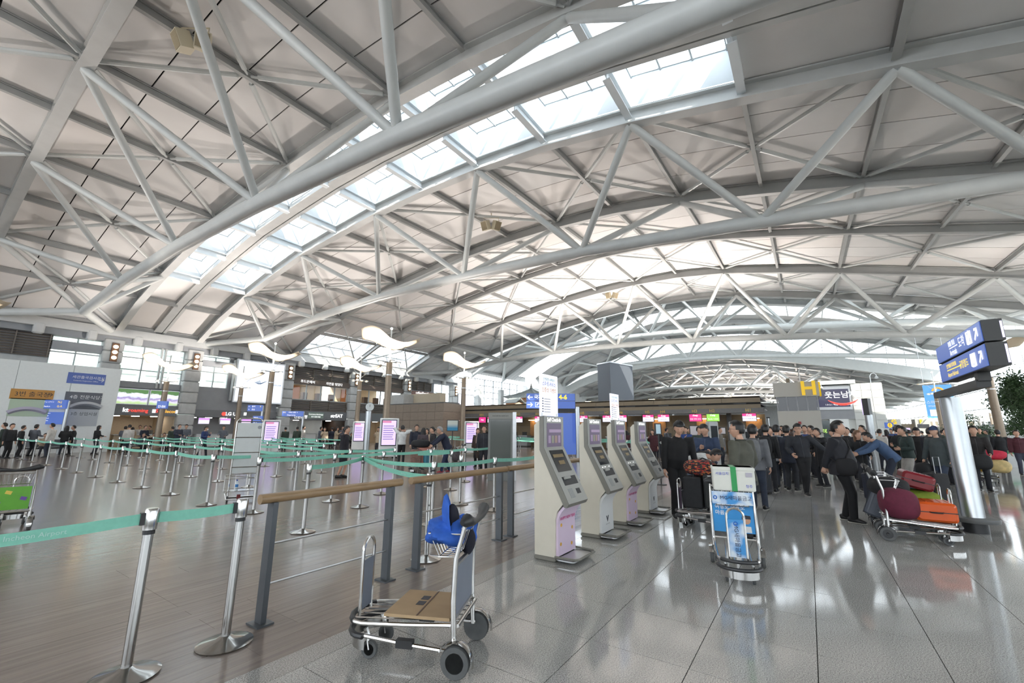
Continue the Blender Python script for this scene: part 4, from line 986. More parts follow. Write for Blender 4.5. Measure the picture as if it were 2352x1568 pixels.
for i, (s_, x) in enumerate(numbers):
    p = at_u(x, 945, UI); v = p[1]
    text(s_, .32, glow('dim_gold', (.62, .40, .05), .6), (-.27, v, 3.04), (0, -1, 0), UP, isl, 'CENTER')
    t = thing('desk_monitor', 'hanging %s display at desk %s of the check-in island' % ('green' if s_ == 'H2' else 'magenta' if s_ in ('H3', 'H15', 'H17', 'H18') else 'magenta and white', s_), 'monitor', (UI - .12, v, 2.28), 0, 'displays over the H desks')
    main = M_greend if s_ == 'H2' else M_mag if s_ in ('H3', 'H15', 'H17', 'H18') else M_disp
    MB().box2((0, -.46, 0), (.1, .46, .56)).build('housing', M_black, t)
    MB().add([(-.005, .43, .02), (-.005, -.43, .02), (-.005, -.43, .54), (-.005, .43, .54)], [(0, 1, 2, 3)]).build('display', main, t)
    if main is M_disp: MB().add([(-.008, .43, .36), (-.008, -.43, .36), (-.008, -.43, .54), (-.008, .43, .54)], [(0, 1, 2, 3)]).build('title_bar', M_mag, t)
    MB().box2((.03, -.03, .56), (.07, .03, .64)).build('hanger', M_black, t)
    text("t'way", .17, M_inkw, (-.012, 0, .45 if s_ not in ('H15', 'H17', 'H18') else .28), (0, -1, 0), UP, t, 'CENTER', bold=.006)
    body = {'H1': ('DUTY MANAGER', M_ink), 'H2': ('Family / Child', M_inkw), 'H3': ('환승 위탁 수속', M_inkw)}.get(s_, ('탑승수속', M_ink))
    if main is not M_mag or s_ == 'H3': text(body[0], .125, body[1], (-.012, 0, .18), (0, -1, 0), UP, t, 'CENTER')
    if i % 2 == 0 and v < 28:
        MB().box2((2.85, v - .55, 1.0), (3.0, v + .55, 2.5)).build('niche', M_niche, isl)
        MB().box2((2.3, v - .4, 2.52), (2.8, v + .4, 2.58)).build('niche_light', glow('niche_lamp', (1, .72, .4), 5), isl)
    if v < 29:
        c = thing('checkin_desk', 'grey check-in desk under the number %s' % s_, 'desk', (UI + .6, v, 0), 0, 'desks of the H island')
        MB().box2((0, -.5, .1), (.7, .5, 1.02)).build('body', M_spandrel, c); MB().box2((-.06, -.52, 1.02), (.74, .52, 1.07)).build('worktop', M_alu, c); MB().box2((.02, -.48, 0), (.7, .48, .1)).build('plinth', M_black, c)
        MB().box2((.3, -.25, 1.07), (.36, .25, 1.4)).build('computer_screen', M_black, c)
for v in (5.0, 11.6, 18.6, 25.4): MB().box2((2.3, v - .16, 0), (2.7, v + .16, 3.2)).build('canopy_post', M_fas, isl)
# uplight fittings on the island roof wash the vault
for i, v in enumerate((5, 11, 17, 23)):
    t = thing('uplight', 'floodlight fitting on the island roof pointing at the vault', 'floodlight', (UI + 3, v, 4.02), 0, 'floodlights on the island roof')
    MB().box2((-.3, -.3, 0), (.3, .3, .22)).build('housing', M_black, t); MB().box2((-.25, -.25, .22), (.25, .25, .24)).build('lens', M_light, t)
    l = bpy.data.lights.new('uplight_beam', 'SPOT'); l.energy = 4300; l.color = (1, .91, .84); l.spot_size = R(135); l.spot_blend = .8; l.shadow_soft_size = .25
    lo = bpy.data.objects.new('uplight_beam', l); col.objects.link(lo); lo.parent = t; lo.location = (0, 0, .32); lo.rotation_euler = (R(180), R(-22), 0)
# stone end block with the letter H
p = at_d(1790, 990, 30.5); q = at_d(1893, 990, 29.5)
hb = thing('checkin_tower', 'grey granite end block with a big yellow letter H and a band of dark windows', 'kiosk building', (33.6, 0, 0))
vl, vr = at_u(1790, 985, 33.6)[1], at_u(1890, 985, 33.6)[1]
zt = at_u(1840, 877, 33.6)[2]; zw1 = at_u(1840, 910, 33.6)[2]; zw0 = at_u(1840, 943, 33.6)[2]
MB().box2((0, vr, 0), (3.4, vl, zw0)).build('base', M_granb, hb); MB().box2((-.05, vr - .08, zw1), (3.45, vl + .08, zt)).build('top_band', M_granb, hb)
MB().box2((.12, vr + .12, zw0), (3.3, vl - .12, zw1)).build('window_band', mat('tinted_window', (.03, .03, .032), .12), hb)
for k in range(5):
    v = vl - .06 - (vl - vr - .12) * k / 4; MB().box2((.0, v - .04, zw0), (.14, v + .04, zw1)).build('window_post', M_spandrel, hb)
MB().box2((-.06, vr - .1, 1.52), (3.5, vl + .1, 1.55)).build('joint', M_dark, hb)
MB().box2((-.02, vl - 1.2, 0.9), (0, vl - .3, 1.5)).build('vent_panel', M_conc, hb)
MB().box2((-.08, (vl + vr) / 2 - .08, 2.05), (0, (vl + vr) / 2 + .08, 2.22)).build('alarm_box', mat('alarm_red', (.35, .02, .02), .4), hb)
M_yel = mat('yellow_sign', srgb(235, 190, 20), .4, emit=(1, .65, .02), es=.25)
hx, hz = at_u(1857, 893, 33.6)[1], (zw1 + zt) / 2
text('H', 1.22, M_yel, (-.12, hx, hz), (0, -1, 0), UP, hb, 'CENTER', .05, .035)
text('H', 1.22, M_yel, (1.2, vr - .15, hz), (-1, 0, 0), UP, hb, 'CENTER', .05, .035)
def dome_cam(parent, u, v, z, d):
    mb = MB().tube([(u, v, z), (u, v, z + .75), (u + d[0] * .12, v + d[1] * .12, z + .95), (u + d[0] * .34, v + d[1] * .34, z + 1.0), (u + d[0] * .5, v + d[1] * .5, z + .85), (u + d[0] * .5, v + d[1] * .5, z + .7)], .035, 6)
    mb.build('camera_arm', M_white, parent, smooth=True)
    MB().ball((u + d[0] * .5, v + d[1] * .5, z + .58), .14, 10, 7).build('camera_dome', M_conc, parent, smooth=True)
dome_cam(hb, .3, vl - .3, zt, (0, .9)); dome_cam(hb, .3, (vl + vr) / 2 - .3, zt, (0, -.9)); MB().box2((.2, vl - .9, zt), (.5, vl - .7, zt + .3)).build('roof_box', M_stone2, hb)
# olive stone wing between the island and the tower
MB().box2((UI - .05, vl, 0), (UI + 3, VA, 4.0)).build('side_wing', M_stone2, isl)
# brown stone block left of the island
bb = thing('stone_block', 'plain brown stone building block behind the lamp posts', 'building block', (0, 0, 0))
for k in range(7):
    for j in range(5):
        a = 29.9 + 1.18 * k; MB().box2((UI - 3.2, a, .84 * j), (UI - .6, a + 1.16, .84 * j + .82)).build('stone_course', M_stone, bb)
MB().box2((UI - 3.1, 30, 4.2), (UI - .7, 38.1, 4.3)).build('roof', M_fas, bb)
MB().box2((UI - 1.6, 32, 4.3), (UI - .7, 38, 5.4)).build('upper_box', mat('cream_panel', srgb(196, 184, 162), .6, var=.05), bb)
MB().box2((UI - 3, 36, 4.3), (UI - 1.6, 38.1, 5.3)).build('upper_box', M_conc, bb)
text('H', 1.1, M_yel, (UI - 3.1, 38.6, 4.6), (0, -1, 0), UP, bb, 'CENTER', .05, .03)
# tall dark grey block above the island
p = at_d(1406, 920, 50)
db = thing('grey_shaft', 'tall dark grey rectangular shaft rising behind the check-in island', 'shaft', (0, 0, 0))
M_shaft = mat('shaft_grey', srgb(84, 90, 98), .55, var=.04)
c0 = Vector(at_d(1407, 990, 49)); c1 = Vector(at_d(1460, 990, 52)); c2 = Vector(at_d(1377, 990, 51)); c0.z = c1.z = c2.z = 0; c3 = c1 + c2 - c0; zt = at_d(1407, 832, 49)[2]
MB().prism([(0, 0), (1, 0), (1, 1), (0, 1)], (c0.x, c0.y, 0), tuple(c1 - c0), tuple(c2 - c0), zt).build('panel', M_shaft, db) if (c1 - c0).cross(c2 - c0).z > 0 else MB().prism([(0, 0), (1, 0), (1, 1), (0, 1)], (c0.x, c0.y, 0), tuple(c2 - c0), tuple(c1 - c0), zt).build('panel', M_shaft, db)
MB().tube([tuple(c0 + Vector((0, 0, zt + .05))), tuple(c1 + Vector((0, 0, zt + .05))), tuple(c3 + Vector((0, 0, zt + .05))), tuple(c2 + Vector((0, 0, zt + .05)))], .1, 4, True).build('top_rim', M_alu, db)
# white clad block with the LED poster right of the tower
p0, p1, p2 = at_d(1893, 990, 42), at_d(2040, 990, 41), at_d(2052, 990, 47)
lb = thing('clad_building', 'pale clad building block with a dark theatre poster screen', 'building block', (0, 0, 0))
uu = 50.0
v0, v1, v2 = at_u(1880, 985, uu)[1], at_u(1968, 985, uu)[1], at_u(2040, 985, uu)[1]
ztop = at_u(1968, 880, uu)[2]; zs1 = at_u(1935, 893, uu)[2]; zs0 = at_u(1935, 934, uu)[2]
M_clad = mat('pale_cladding', srgb(205, 207, 203), .5, var=.03, scale=1)
MB().box2((uu + .1, v2, 0), (uu + 9, v0 + 2, ztop - .1)).build('core', M_clad, lb)
MB().box2((uu - .05, v1 - .4, ztop), (uu + 8, v0 + 2, ztop + .35)).build('cornice', M_white, lb)
n = 4
for j in range(9):
    for i in range(3):
        a = v2 + (v1 - v2) * i / 3; z = j * ztop / 9; MB().box2((uu, a + .01, z + .01), (uu + .12, a + (v1 - v2) / 3 - .01, z + ztop / 9 - .01)).build('cladding_panel', M_clad, lb)
        MB().box2((uu + .2 + 2.6 * i, v2 - .1, z + .01), (uu + 2.75 + 2.6 * i, v2, z + ztop / 9 - .01)).build('cladding_panel', M_clad, lb)
MB().box2((uu - .1, v1 + .05, zs0 - .25), (uu + .1, v0 + 1.5, zs1 + .25)).build('screen_frame', M_alu, lb)
MB().add([(uu - .12, v0 + 1.4, zs0), (uu - .12, v1 + .2, zs0), (uu - .12, v1 + .2, zs1), (uu - .12, v0 + 1.4, zs1)], [(0, 1, 2, 3)]).build('poster_screen', glow('night_display', (.03, .03, .075), 1.0), lb)
vm = (at_u(1931, 910, uu)[1])
text('웃는남자', .66, M_inkw, (uu - .15, vm, (zs0 + zs1) / 2 + .25), (0, -1, 0), UP, lb, 'CENTER', bold=.01)
text('1.9-3.1 예술의전당 오페라극장', .2, M_inkw, (uu - .15, vm, zs0 + .2), (0, -1, 0), UP, lb, 'CENTER')
MB().tube([(uu - .15, vm + 1.0 - 2.2 * i / 10, (zs0 + zs1) / 2 - .2 - .4 * (1 - (i / 5 - 1) ** 2)) for i in range(11)], [.02 + .09 * (1 - (i / 5 - 1) ** 2) for i in range(11)], 6).build('red_smile', M_inkr, lb)
zg = at_u(1935, 962, uu)[2]; MB().box2((uu - .06, v1, zg), (uu + .1, v0, zs0 - .25)).build('soffit_band', M_spandrel, lb)
MB().box2((uu - .1, v1 + .5, 0), (uu + .1, v1 + 1.9, zg)).build('portal', M_white, lb); MB().box2((uu - .08, v1 + 1.9, 0), (uu + .1, v0, zg - .15)).build('shop_window', mat('shop_dark_glass', (.05, .07, .07), .1), lb)
text('mgg', .5, glow('lime_letters', (.6, 1, .2), 1), (uu - .12, v1 + 2.6, zg - 1.0), (0, -1, 0), UP, lb, 'CENTER')
dome_cam(lb, uu + .5, v2 + .6, ztop - .1, (0, -.9)); dome_cam(lb, uu - .2, v0 - .2, zs0 + 1.2, (0, -.9))
# smaller blocks further along the right side
def far_block(label, letter, u, xl, xr, yt, dark=True):
    vl_, vr_ = at_u(xl, 985, u)[1], at_u(xr, 985, u)[1]; z = at_u((xl + xr) / 2, yt, u)[2]
    t = thing('far_checkin_block', label, 'building block', (u, 0, 0))
    MB().box2((0, vr_, 0), (3, vl_, z)).build('body', M_granb, t); MB().box2((-.05, vr_ + .2, z * .62), (0, vl_ - .2, z * .78)).build('window_band', MATS['tinted_window'], t)
    MB().box2((1, vl_, 0), (3, vl_ + 9, z * .8)).build('wing', M_stone2, t)
    for k in range(5): MB().box2((.9, vl_ + .6 + 1.7 * k, z * .5), (.98, vl_ + 1.7 + 1.7 * k, z * .62)).build('desk_display', M_lilac, t)
    text(letter, z * .22, M_yel, (-.1, (vl_ + vr_) / 2 + .2, z * .89), (0, -1, 0), UP, t, 'CENTER', .03, .02)
far_block('small granite block with a yellow G far down the hall', 'G', 68, 2050, 2072, 962); far_block('small granite block with a yellow F far behind the crowd', 'F', 92, 2105, 2140, 962); far_block('distant granite block with a yellow E near the trees', 'E', 115, 2255, 2290, 955)
mb = MB(); t = thing('hanging_banner', 'large light blue banner reading SMART CHECK-IN hanging far behind', 'banner', (0, 0, 0))
ub = 58.0; b0 = at_u(2118, 885, ub); b1 = at_u(2175, 885, ub); b2 = at_u(2135, 960, ub)
M_banner = mat('banner_blue', srgb(96, 158, 224), .6, emit=srgb(96, 158, 224), es=.25)
MB().box2((ub, b1[1] - .3, b2[2]), (ub + .06, b0[1], b0[2])).build('cloth', M_banner, t)
W_ = b0[1] - b1[1] + .3; H_ = b0[2] - b2[2]; vc = b0[1] - W_ / 2; zz = lambda k: b0[2] - H_ * k
MB().tube([(ub - .04, vc + .13 * H_ * math.cos(a), zz(.22) + .13 * H_ * math.sin(a)) for a in np.linspace(.3, 5.6, 14)], .09, 5).build('orange_ring', mat('banner_orange', srgb(235, 170, 60), .6, emit=srgb(235, 170, 60), es=.3), t)
text('스마트체크인', W_ * .17, M_inkp, (ub - .03, vc, zz(.53)), (0, -1, 0), UP, t, 'CENTER'); text('SMART CHECK-IN', W_ * .105, M_inkp, (ub - .03, vc, zz(.64)), (0, -1, 0), UP, t, 'CENTER')
for s_ in (-1, 1): MB().box2((ub - .05, vc + s_ * W_ * .22 - W_ * .18, zz(.94)), (ub - .01, vc + s_ * W_ * .22 + W_ * .18, zz(.74))).build('white_icon', M_inkp, t)
for s_ in (-1, 1): MB().cyl((ub + .03, vc + s_ * W_ * .45, b0[2]), (ub + .03, vc + s_ * W_ * .45, zr(ub, vc)), .02, 5).build('hanging_wire', M_alu, t)
# floodlights on masts, added to brighten the far vault
for i, (u, v) in enumerate(((95, 6), (110, 14), (128, 4))):
    t = thing('uplight', 'added floodlight fitting on a mast in the far vault, %s' % ('nearest', 'middle', 'furthest')[i], 'floodlight', (u, v, 0))
    MB().cyl((0, 0, 0), (0, 0, 4.0), .08, 8).build('mast', M_alu, t); MB().box2((-.3, -.3, 4.0), (.3, .3, 4.2)).build('housing', M_black, t)
    l = bpy.data.lights.new('uplight_beam', 'SPOT'); l.energy = 9000; l.color = (1, .88, .8); l.spot_size = R(150); l.spot_blend = .6; l.shadow_soft_size = .3
    lo = bpy.data.objects.new('uplight_beam', l); col.objects.link(lo); lo.parent = t; lo.location = (0, 0, 4.35); lo.rotation_euler = (R(180), 0, 0)
# ---------------------------------------------------------------- belt stanchions
SBASE = MB().lathe([(.0, 0), (.185, 0), (.19, .012), (.16, .024), (.06, .045), (.034, .06)], n=24)
sb_me = SBASE.mesh('base', M_chrome); sp_me = MB().cyl((0, 0, .05), (0, 0, .92), .031, 14).mesh('post', M_chrome)
sh_me = MB().lathe([(.033, .9), (.043, .905), (.043, 1.03), (.036, 1.045), (0, 1.045)], n=14).mesh('head', M_chrome)
sr_me = MB().lathe([(.036, .875), (.036, .9), (.03, .9)], n=12).mesh('ring', M_black)
for me in (sb_me, sp_me, sh_me): me.polygons.foreach_set('use_smooth', [True] * len(me.polygons)); me.set_sharp_from_angle(angle=R(35))
sc_me = MB().box2((-.02, .03, .94), (.02, .062, 1.02)).mesh('clip', M_black)
def stanchion(p, to=(), label=None, group='belt stanchions of the queue lanes', sag=.03):
    t = thing('belt_stanchion', label or 'chrome belt stanchion with mint green belt in the queue lanes', 'stanchion', (p[0], p[1], 0), 0, None if label else group)
    link('base', sb_me, t); link('post', sp_me, t); link('head', sh_me, t); link('ring', sr_me, t)
    for q in to:
        d = Vector((q[0] - p[0], q[1] - p[1], 0)); L = d.length; e = d.normalized(); n = 6; rows = [[], [], [], []]
        s_ = Vector((-e.y, e.x, 0)) * .004
        for i in range(n + 1):
            x = .045 + (L - .09) * i / n; z = -sag * L / 2 * (1 - (2 * i / n - 1) ** 2); c = e * x
            for r_, (o, zz) in zip(rows, ((s_, .945), (s_, 1.015), (-s_, 1.015), (-s_, .945))): r_.append(tuple(c + o + Vector((0, 0, zz + z))))
        mb = MB(); mb.grid(rows + [rows[0]]); b = mb.build('belt', M_belt, t)
        o = link('clip', sc_me, t); o.rotation_euler = (0, 0, math.atan2(e.y, e.x) - math.pi / 2)
        if label and L > 1.2 and 'rail' in label:
            side = Vector((e.y, -e.x, 0)) * .006; s0 = 1 if side.dot(Vector((-p[0], -p[1], 0))) > 0 else -1
            xd = e if s0 > 0 else -e
            for k in (.3, .72): text('Incheon Airport', .04, mat('belt_print', srgb(190, 222, 212), .6), tuple(e * (L * k) + side * s0 + Vector((0, 0, .983 - sag * L / 2 * (1 - (2 * k - 1) ** 2)))), tuple(xd), UP, b, 'CENTER')
    return t
k_ = 1.0
Q = lambda u, v: (u * k_, v * k_)
n1, n2, n3, n4, n5, n6, n7, n8, n9 = Q(1.21, 3.88), Q(1.78, 3.83), Q(4.1, 6.76), Q(6.02, 7.93), Q(4.19, 4.14), Q(5.69, 5.53), Q(7.37, 5.44), Q(7.49, 6.46), Q(9.07, 8.17)
stanchion(n1, [Q(-.6, 4.0)], 'chrome belt stanchion nearest the camera, at the bottom left before the wooden rail'); stanchion(n2, [n1], 'chrome belt stanchion just left of the end of the wooden rail')
stanchion(Q(-.6, 4.0), [], 'chrome belt stanchion at the far left end of the near belt')
stanchion(n3, [n4], 'chrome belt stanchion behind the left rail section'); stanchion(n4, [n6, n5], 'chrome belt stanchion where two green belts meet behind the rail'); stanchion(n5, [], 'chrome belt stanchion directly behind the rail gap')
stanchion(n6, [n7], 'chrome belt stanchion behind the second rail section'); stanchion(n7, [Q(9.3, 5.4)], 'chrome belt stanchion behind the rail beside the first kiosk')
stanchion(n8, [], 'chrome belt stanchion behind the kiosk rail'); stanchion(n9, [Q(7.9, 8.3)], 'chrome belt stanchion left of the grey scanner frame')
ROW1 = [Q(u, 9.06) for u in (4.43, 6.09, 7.48, 9.16, 10.7, 12.08)]; ROW2 = [Q(u, 10.72) for u in (4.27, 6.17, 7.68, 9.28)]
for row in (ROW1, ROW2):
    for a, b in zip(row, row[1:] + [None]): stanchion(a, [b] if b else [])
VS = [13.05, 15.1, 17.2, 19.5, 21.9, 24.2, 26.9, 29.9, 32.4, 34.7]
LINES = [lambda v: 4.36 + .004 * (v - 9), lambda v: 6.1 + .02 * (v - 9), lambda v: 7.85 + .03 * (v - 10), lambda v: 9.6 + .03 * (v - 13), lambda v: 2.6, lambda v: 11.4 + .03 * (v - 13), lambda v: 13.3 + .03 * (v - 13), lambda v: 15.2 + .03 * (v - 13)]
for li, L in enumerate(LINES):
    pts = [Q(L(v), v) for v in VS if not (li == 4 and v < 23) and not (li == 3 and v < 14) and not (li == 5 and v < 16) and not (li > 5 and (v < 20 or v > 30))]
    pts = [p for p in pts if p[1] < 38.5]
    prev = ROW2[li] if li < 3 else None
    for k, p in enumerate(pts):
        to = []
        if k + 1 < len(pts): to.append(pts[k + 1])
        if k == 0 and prev: to.append(prev)
        stanchion(p, to)
# lanes in front of the H desks
for i, u in enumerate((21.5, 23.6, 25.7, 27.8, 29.9)):
    for j in range(9):
        v = 6.5 + 2.6 * j
        if i < 2 and v > 22 or (i == 0 and v < 11): continue
        stanchion((u, v), [(u, v + 2.6)] if j < 8 and not (i < 2 and v > 19) else [], None, 'belt stanchions before the H desks').__setitem__('label', 'chrome belt stanchion with mint green belt before the H check-in desks')

# ---------------------------------------------------------------- wooden handrail sections
M_post = mat('rail_post_grey', srgb(92, 96, 100), .45, .6, var=.05)
def rail(label, u0, u1, posts):
    t = thing('handrail', label, 'handrail', (0, 3.96, 0))
    MB().tube([(u0, 0, 1.0), (u1, 0, 1.0)], .042, 16).build('wooden_rail', M_wood, t, smooth=True)
    for u in posts:
        MB().box2((u - .022, -.05, .012), (u + .022, .05, .965)).build('post', M_post, t); MB().box2((u - .07, -.09, 0), (u + .07, .09, .014)).build('foot_plate', M_post, t)
    for z in (.3, .62): MB().cyl((posts[0], 0, z), (posts[-1], 0, z), .009, 8).build('cross_bar', M_alu, t, smooth=True)
rail('wooden topped handrail section nearest the camera on dark posts', 1.98, 3.55, (2.1, 3.4)); rail('wooden topped handrail section in the middle, ending beside the first kiosk', 3.7, 5.66, (3.84, 5.5)); rail('wooden topped handrail section mostly hidden behind the kiosks', 5.72, 7.45, (5.8, 7.35)); rail('wooden topped handrail section furthest away behind the kiosks', 7.53, 9.25, (7.65, 9.1))

# ---------------------------------------------------------------- self check-in kiosks
M_cream = mat('kiosk_cream', srgb(212, 206, 190), .42, var=.02); M_kgrey = mat('kiosk_grey', srgb(168, 168, 162), .4, var=.03); M_kedge = mat('kiosk_edge', srgb(124, 122, 114), .45, var=.04)
M_kscr = glow('kiosk_screen', (.10, .075, .13), .8); M_kscr2 = mat('dark_screen', (.03, .035, .04), .08); M_pink = mat('pink_decal', srgb(226, 206, 226), .45); M_kwhite = mat('kiosk_white', (.80, .81, .80), .25)
PROF = [(0, .06), (0, 1.66), (.06, 1.72), (.12, 1.72), (.12, 1.38), (.44, .74), (.42, .70), (.33, .60), (.30, .50), (.29, .06)]
def kiosk(u, v, label, decal, lit):
    t = thing('checkin_kiosk', label, 'kiosk', (u, v, 0)); W = .54
    y = lambda d: -d
    MB().prism([(-a, b) for a, b in PROF], (0, 0, 0), (0, 1, 0), UP, W).build('body', M_cream, t)
    # grey front shell: header plate and slanting console
    sh = [(.09, 1.78), (.15, 1.78), (.15, 1.37), (.50, .70), (.47, .655), (.44, .655), (.09, 1.34)]
    MB().prism([(-a, b) for a, b in sh], (-.015, 0, 0), (0, 1, 0), UP, W + .03).build('front_shell', M_kedge, t)
    def face(u0, u1, s0, s1, upper, m, name, off=.003, th=.004):
        P0, P1 = (Vector((0, -.15, 1.78)), Vector((0, -.15, 1.37))) if upper else (Vector((0, -.15, 1.37)), Vector((0, -.50, .70)))
        d = (P1 - P0); nrm = Vector((1, 0, 0)).cross(d).normalized(); nrm = nrm if nrm.y < 0 else -nrm
        q = [Vector((a, 0, 0)) + P0 + d * s + nrm * off for a, s in ((u0, s0), (u1, s0), (u1, s1), (u0, s1))]
        mb = MB(); mb.add(q + [p + nrm * th for p in q], [(0, 1, 2, 3), (7, 6, 5, 4), (0, 4, 5, 1), (1, 5, 6, 2), (2, 6, 7, 3), (3, 7, 4, 0)])
        return mb.build(name, m, t), nrm, P0, d
    face(-.005, W + .005, .0, 1, True, M_kgrey, 'header_face', .001); face(-.005, W + .005, 0, 1, False, M_kgrey, 'console_face', .001)
    scr = face(.07, W - .07, .22, .98, True, M_kscr, 'upper_screen', .006)[0]
    for i in range(4): face(.1 + .09 * i, .165 + .09 * i, .62, .86, True, glow('tile_%d' % (i % 3), ((.22, .17, .26), (.16, .17, .13), (.2, .14, .12))[i % 3], .9), 'screen_icon', .012, .001)
    face(.12, W - .08, .42, .52, True, glow('screen_bar', (.24, .18, .28), .9), 'screen_banner', .012, .001)
    text('Self Check-in', .072, M_inkw, (W / 2, -.158, 1.735), (1, 0, 0), UP, t, 'CENTER', bold=.002)
    sc2 = face(.08, W - .08, .06, .46, False, M_kscr2, 'touch_screen', .006)[0]
    face(.12, W - .14, .14, .2, False, glow('dim_amber', (.12, .085, .03), .8), 'screen_prompt', .012, .001); face(.2, .36, .26, .33, False, glow('dim_amber', (.12, .085, .03), .8), 'screen_prompt', .012, .001)
    face(.1, W - .06, .55, .70, False, M_black, 'passport_slot', .004); face(.14, .30, .56, .60, False, M_kgrey, 'slot_lip', .01, .02)
    face(.12, .24, .76, .92, False, mat('keypad_grey', srgb(150, 152, 150), .4, var=.1, scale=60), 'icon_plate', .004); face(.33, .44, .78, .87, False, M_black, 'card_reader', .004)
    if lit:
        for a in (.1, .2, .36): face(a, a + .04, .5, .515, False, M_inkw, 'indicator_light', .006)
    # curved white or pink lower front
    lp = [(.30 + .13 * max(0, (z - .45) / .22) ** 2, z) for z in np.linspace(.07, .66, 10)]
    mb = MB(); mb.grid([[(a, -(d + .022), z) for d, z in lp] for a in (.03, .12, .27, .42, W - .03)]); mb.grid([[(.03, -(d - .02), z) for d, z in lp], [(.03, -(d + .022), z) for d, z in lp]]); mb.grid([[(W - .03, -(d - .02), z) for d, z in lp], [(W - .03, -(d + .022), z) for d, z in lp]])
    low = mb.build('lower_front', M_pink if decal else M_kwhite, t, smooth=True)
    if decal:
        text('HAPPY NEW YEAR', .05, mat('pink_ink', srgb(200, 60, 130), .5), (W / 2, -.34, .5), (1, 0, 0), UP, low, 'CENTER', bold=.001)
        for x, z in ((.12, .42), (.1, .2), (.42, .35), (.4, .16)): MB().cyl((x, -.325, z), (x, -.322, z), .022, 12).build('gold_coin', mat('coin_gold', srgb(222, 170, 70), .5), low)
    else:
        MB().prism([(0, 0), (.05, -.09), (.1, 0), (.075, 0), (.05, -.05), (.025, 0)], (W / 2 - .05, -.325, .3), (1, 0, 0), UP, -.002).build('wing_emblem', M_ink, low)
        text('INCHEON AIRPORT', .018, M_ink, (W / 2, -.326, .18), (1, 0, 0), UP, low, 'CENTER')
    MB().rbox((W / 2, -.14, .03), (W + .02, .32, .06), .03).build('base_plinth', M_kedge, t)
    MB().rbox((W / 2, -.43, .045), (W + .04, .26, .03), .05).build('bag_tray', M_alu, t); MB().tube([(-.02, -.3, .075), (0, -.56, .075), (.05, -.6, .075), (W - .05, -.6, .075), (W, -.56, .075), (W + .02, -.3, .075)], .014, 6).build('tray_rim', M_kedge, t)
    MB().box2((.2, -.5, 0), (W - .2, -.3, .03)).build('tray_foot', M_kedge, t)
    return t
KU = [5.0, 6.42, 7.55, 8.82]
kiosk(KU[0], 3.04, 'cream self check-in kiosk nearest the camera, with pink lower decal', True, False); kiosk(KU[1], 3.06, 'cream self check-in kiosk second from the camera, with plain white lower front', False, True); kiosk(KU[2], 3.04, 'cream self check-in kiosk third from the camera, with pink lower decal', True, True); kiosk(KU[3], 3.04, 'cream self check-in kiosk furthest in the row, with plain white front', False, False)
def poster(u, v, label, w=.5, h=.57):
    t = thing('poster_stand', label, 'poster', (u, v, 1.73)); 
    MB().box2((0, -.015, .06), (w, .0, .06 + h)).build('board', mat('poster_white', srgb(176, 184, 188), .5), t); MB().box2((.02, -.02, 0), (.06, .01, .1)).build('foot', M_alu, t); MB().box2((w - .06, -.02, 0), (w - .02, .01, .1)).build('foot', M_alu, t)
    y = -.018
    for s_, z, sz, c in (('인천공항 새해맞이', h - .01, .045, (84, 160, 160)), ('스마트서비스', h - .075, .07, (60, 96, 190)), ('인증샷 이벤트', h - .16, .07, (222, 150, 50))): text(s_, sz, mat('ink_%d' % c[0], srgb(*c), .6), (w / 2, y, z), (1, 0, 0), UP, t, 'CENTER', bold=.001)
    for k in range(6): MB().box2((.05, y, .11 + .035 * k), (.09, y + .004, .125 + .035 * k)).box2((.11, y, .11 + .035 * k), (.28, y + .004, .118 + .035 * k)).build('print_line', mat('print_grey', srgb(120, 126, 140), .6), t)
poster(KU[0] + .02, 2.97, 'white smart service poster on top of the nearest kiosk'); poster(KU[2] + .02, 2.97, 'white smart service poster on top of the third kiosk', .42, .48)

# ---------------------------------------------------------------- luggage carts
M_tube = mat('cart_tube', (.70, .69, .67), .22, 1.0, var=.05, scale=15)
wheel_me = {}
def wheel(r, w):
    k = (r, w)
    if k not in wheel_me:
        a = MB().lathe([(r * .62, -w / 2), (r * .94, -w / 2), (r, -w / 4), (r, w / 4), (r * .94, w / 2), (r * .62, w / 2), (r * .62, -w / 2)], n=22, mtx=Matrix.Rotation(R(90), 3, 'Y')).mesh('tyre', M_rubber)
        b = MB().lathe([(0, -w * .4), (r * .16, -w * .5), (r * .2, -w * .3), (r * .62, -w * .3), (r * .62, w * .3), (r * .2, w * .3), (r * .16, w * .5), (0, w * .4)], n=16, mtx=Matrix.Rotation(R(90), 3, 'Y')).mesh('hub', M_black)
        for me in (a, b): me.polygons.foreach_set('use_smooth', [True] * len(me.polygons)); me.set_sharp_from_angle(angle=R(35))
        wheel_me[k] = (a, b)
    return wheel_me[k]
def add_wheel(t, x, y, r, w, name='wheel'):
    a, b = wheel(r, w); o = link(name, a, t, (x, y, r)); link('hub', b, o); return o
def arc(c, r, a0, a1, n, ax, ay):
    c = Vector(c); ax = Vector(ax); ay = Vector(ay)
    return [tuple(c + ax * (r * math.cos(a0 + (a1 - a0) * i / n)) + ay * (r * math.sin(a0 + (a1 - a0) * i / n))) for i in range(n + 1)]
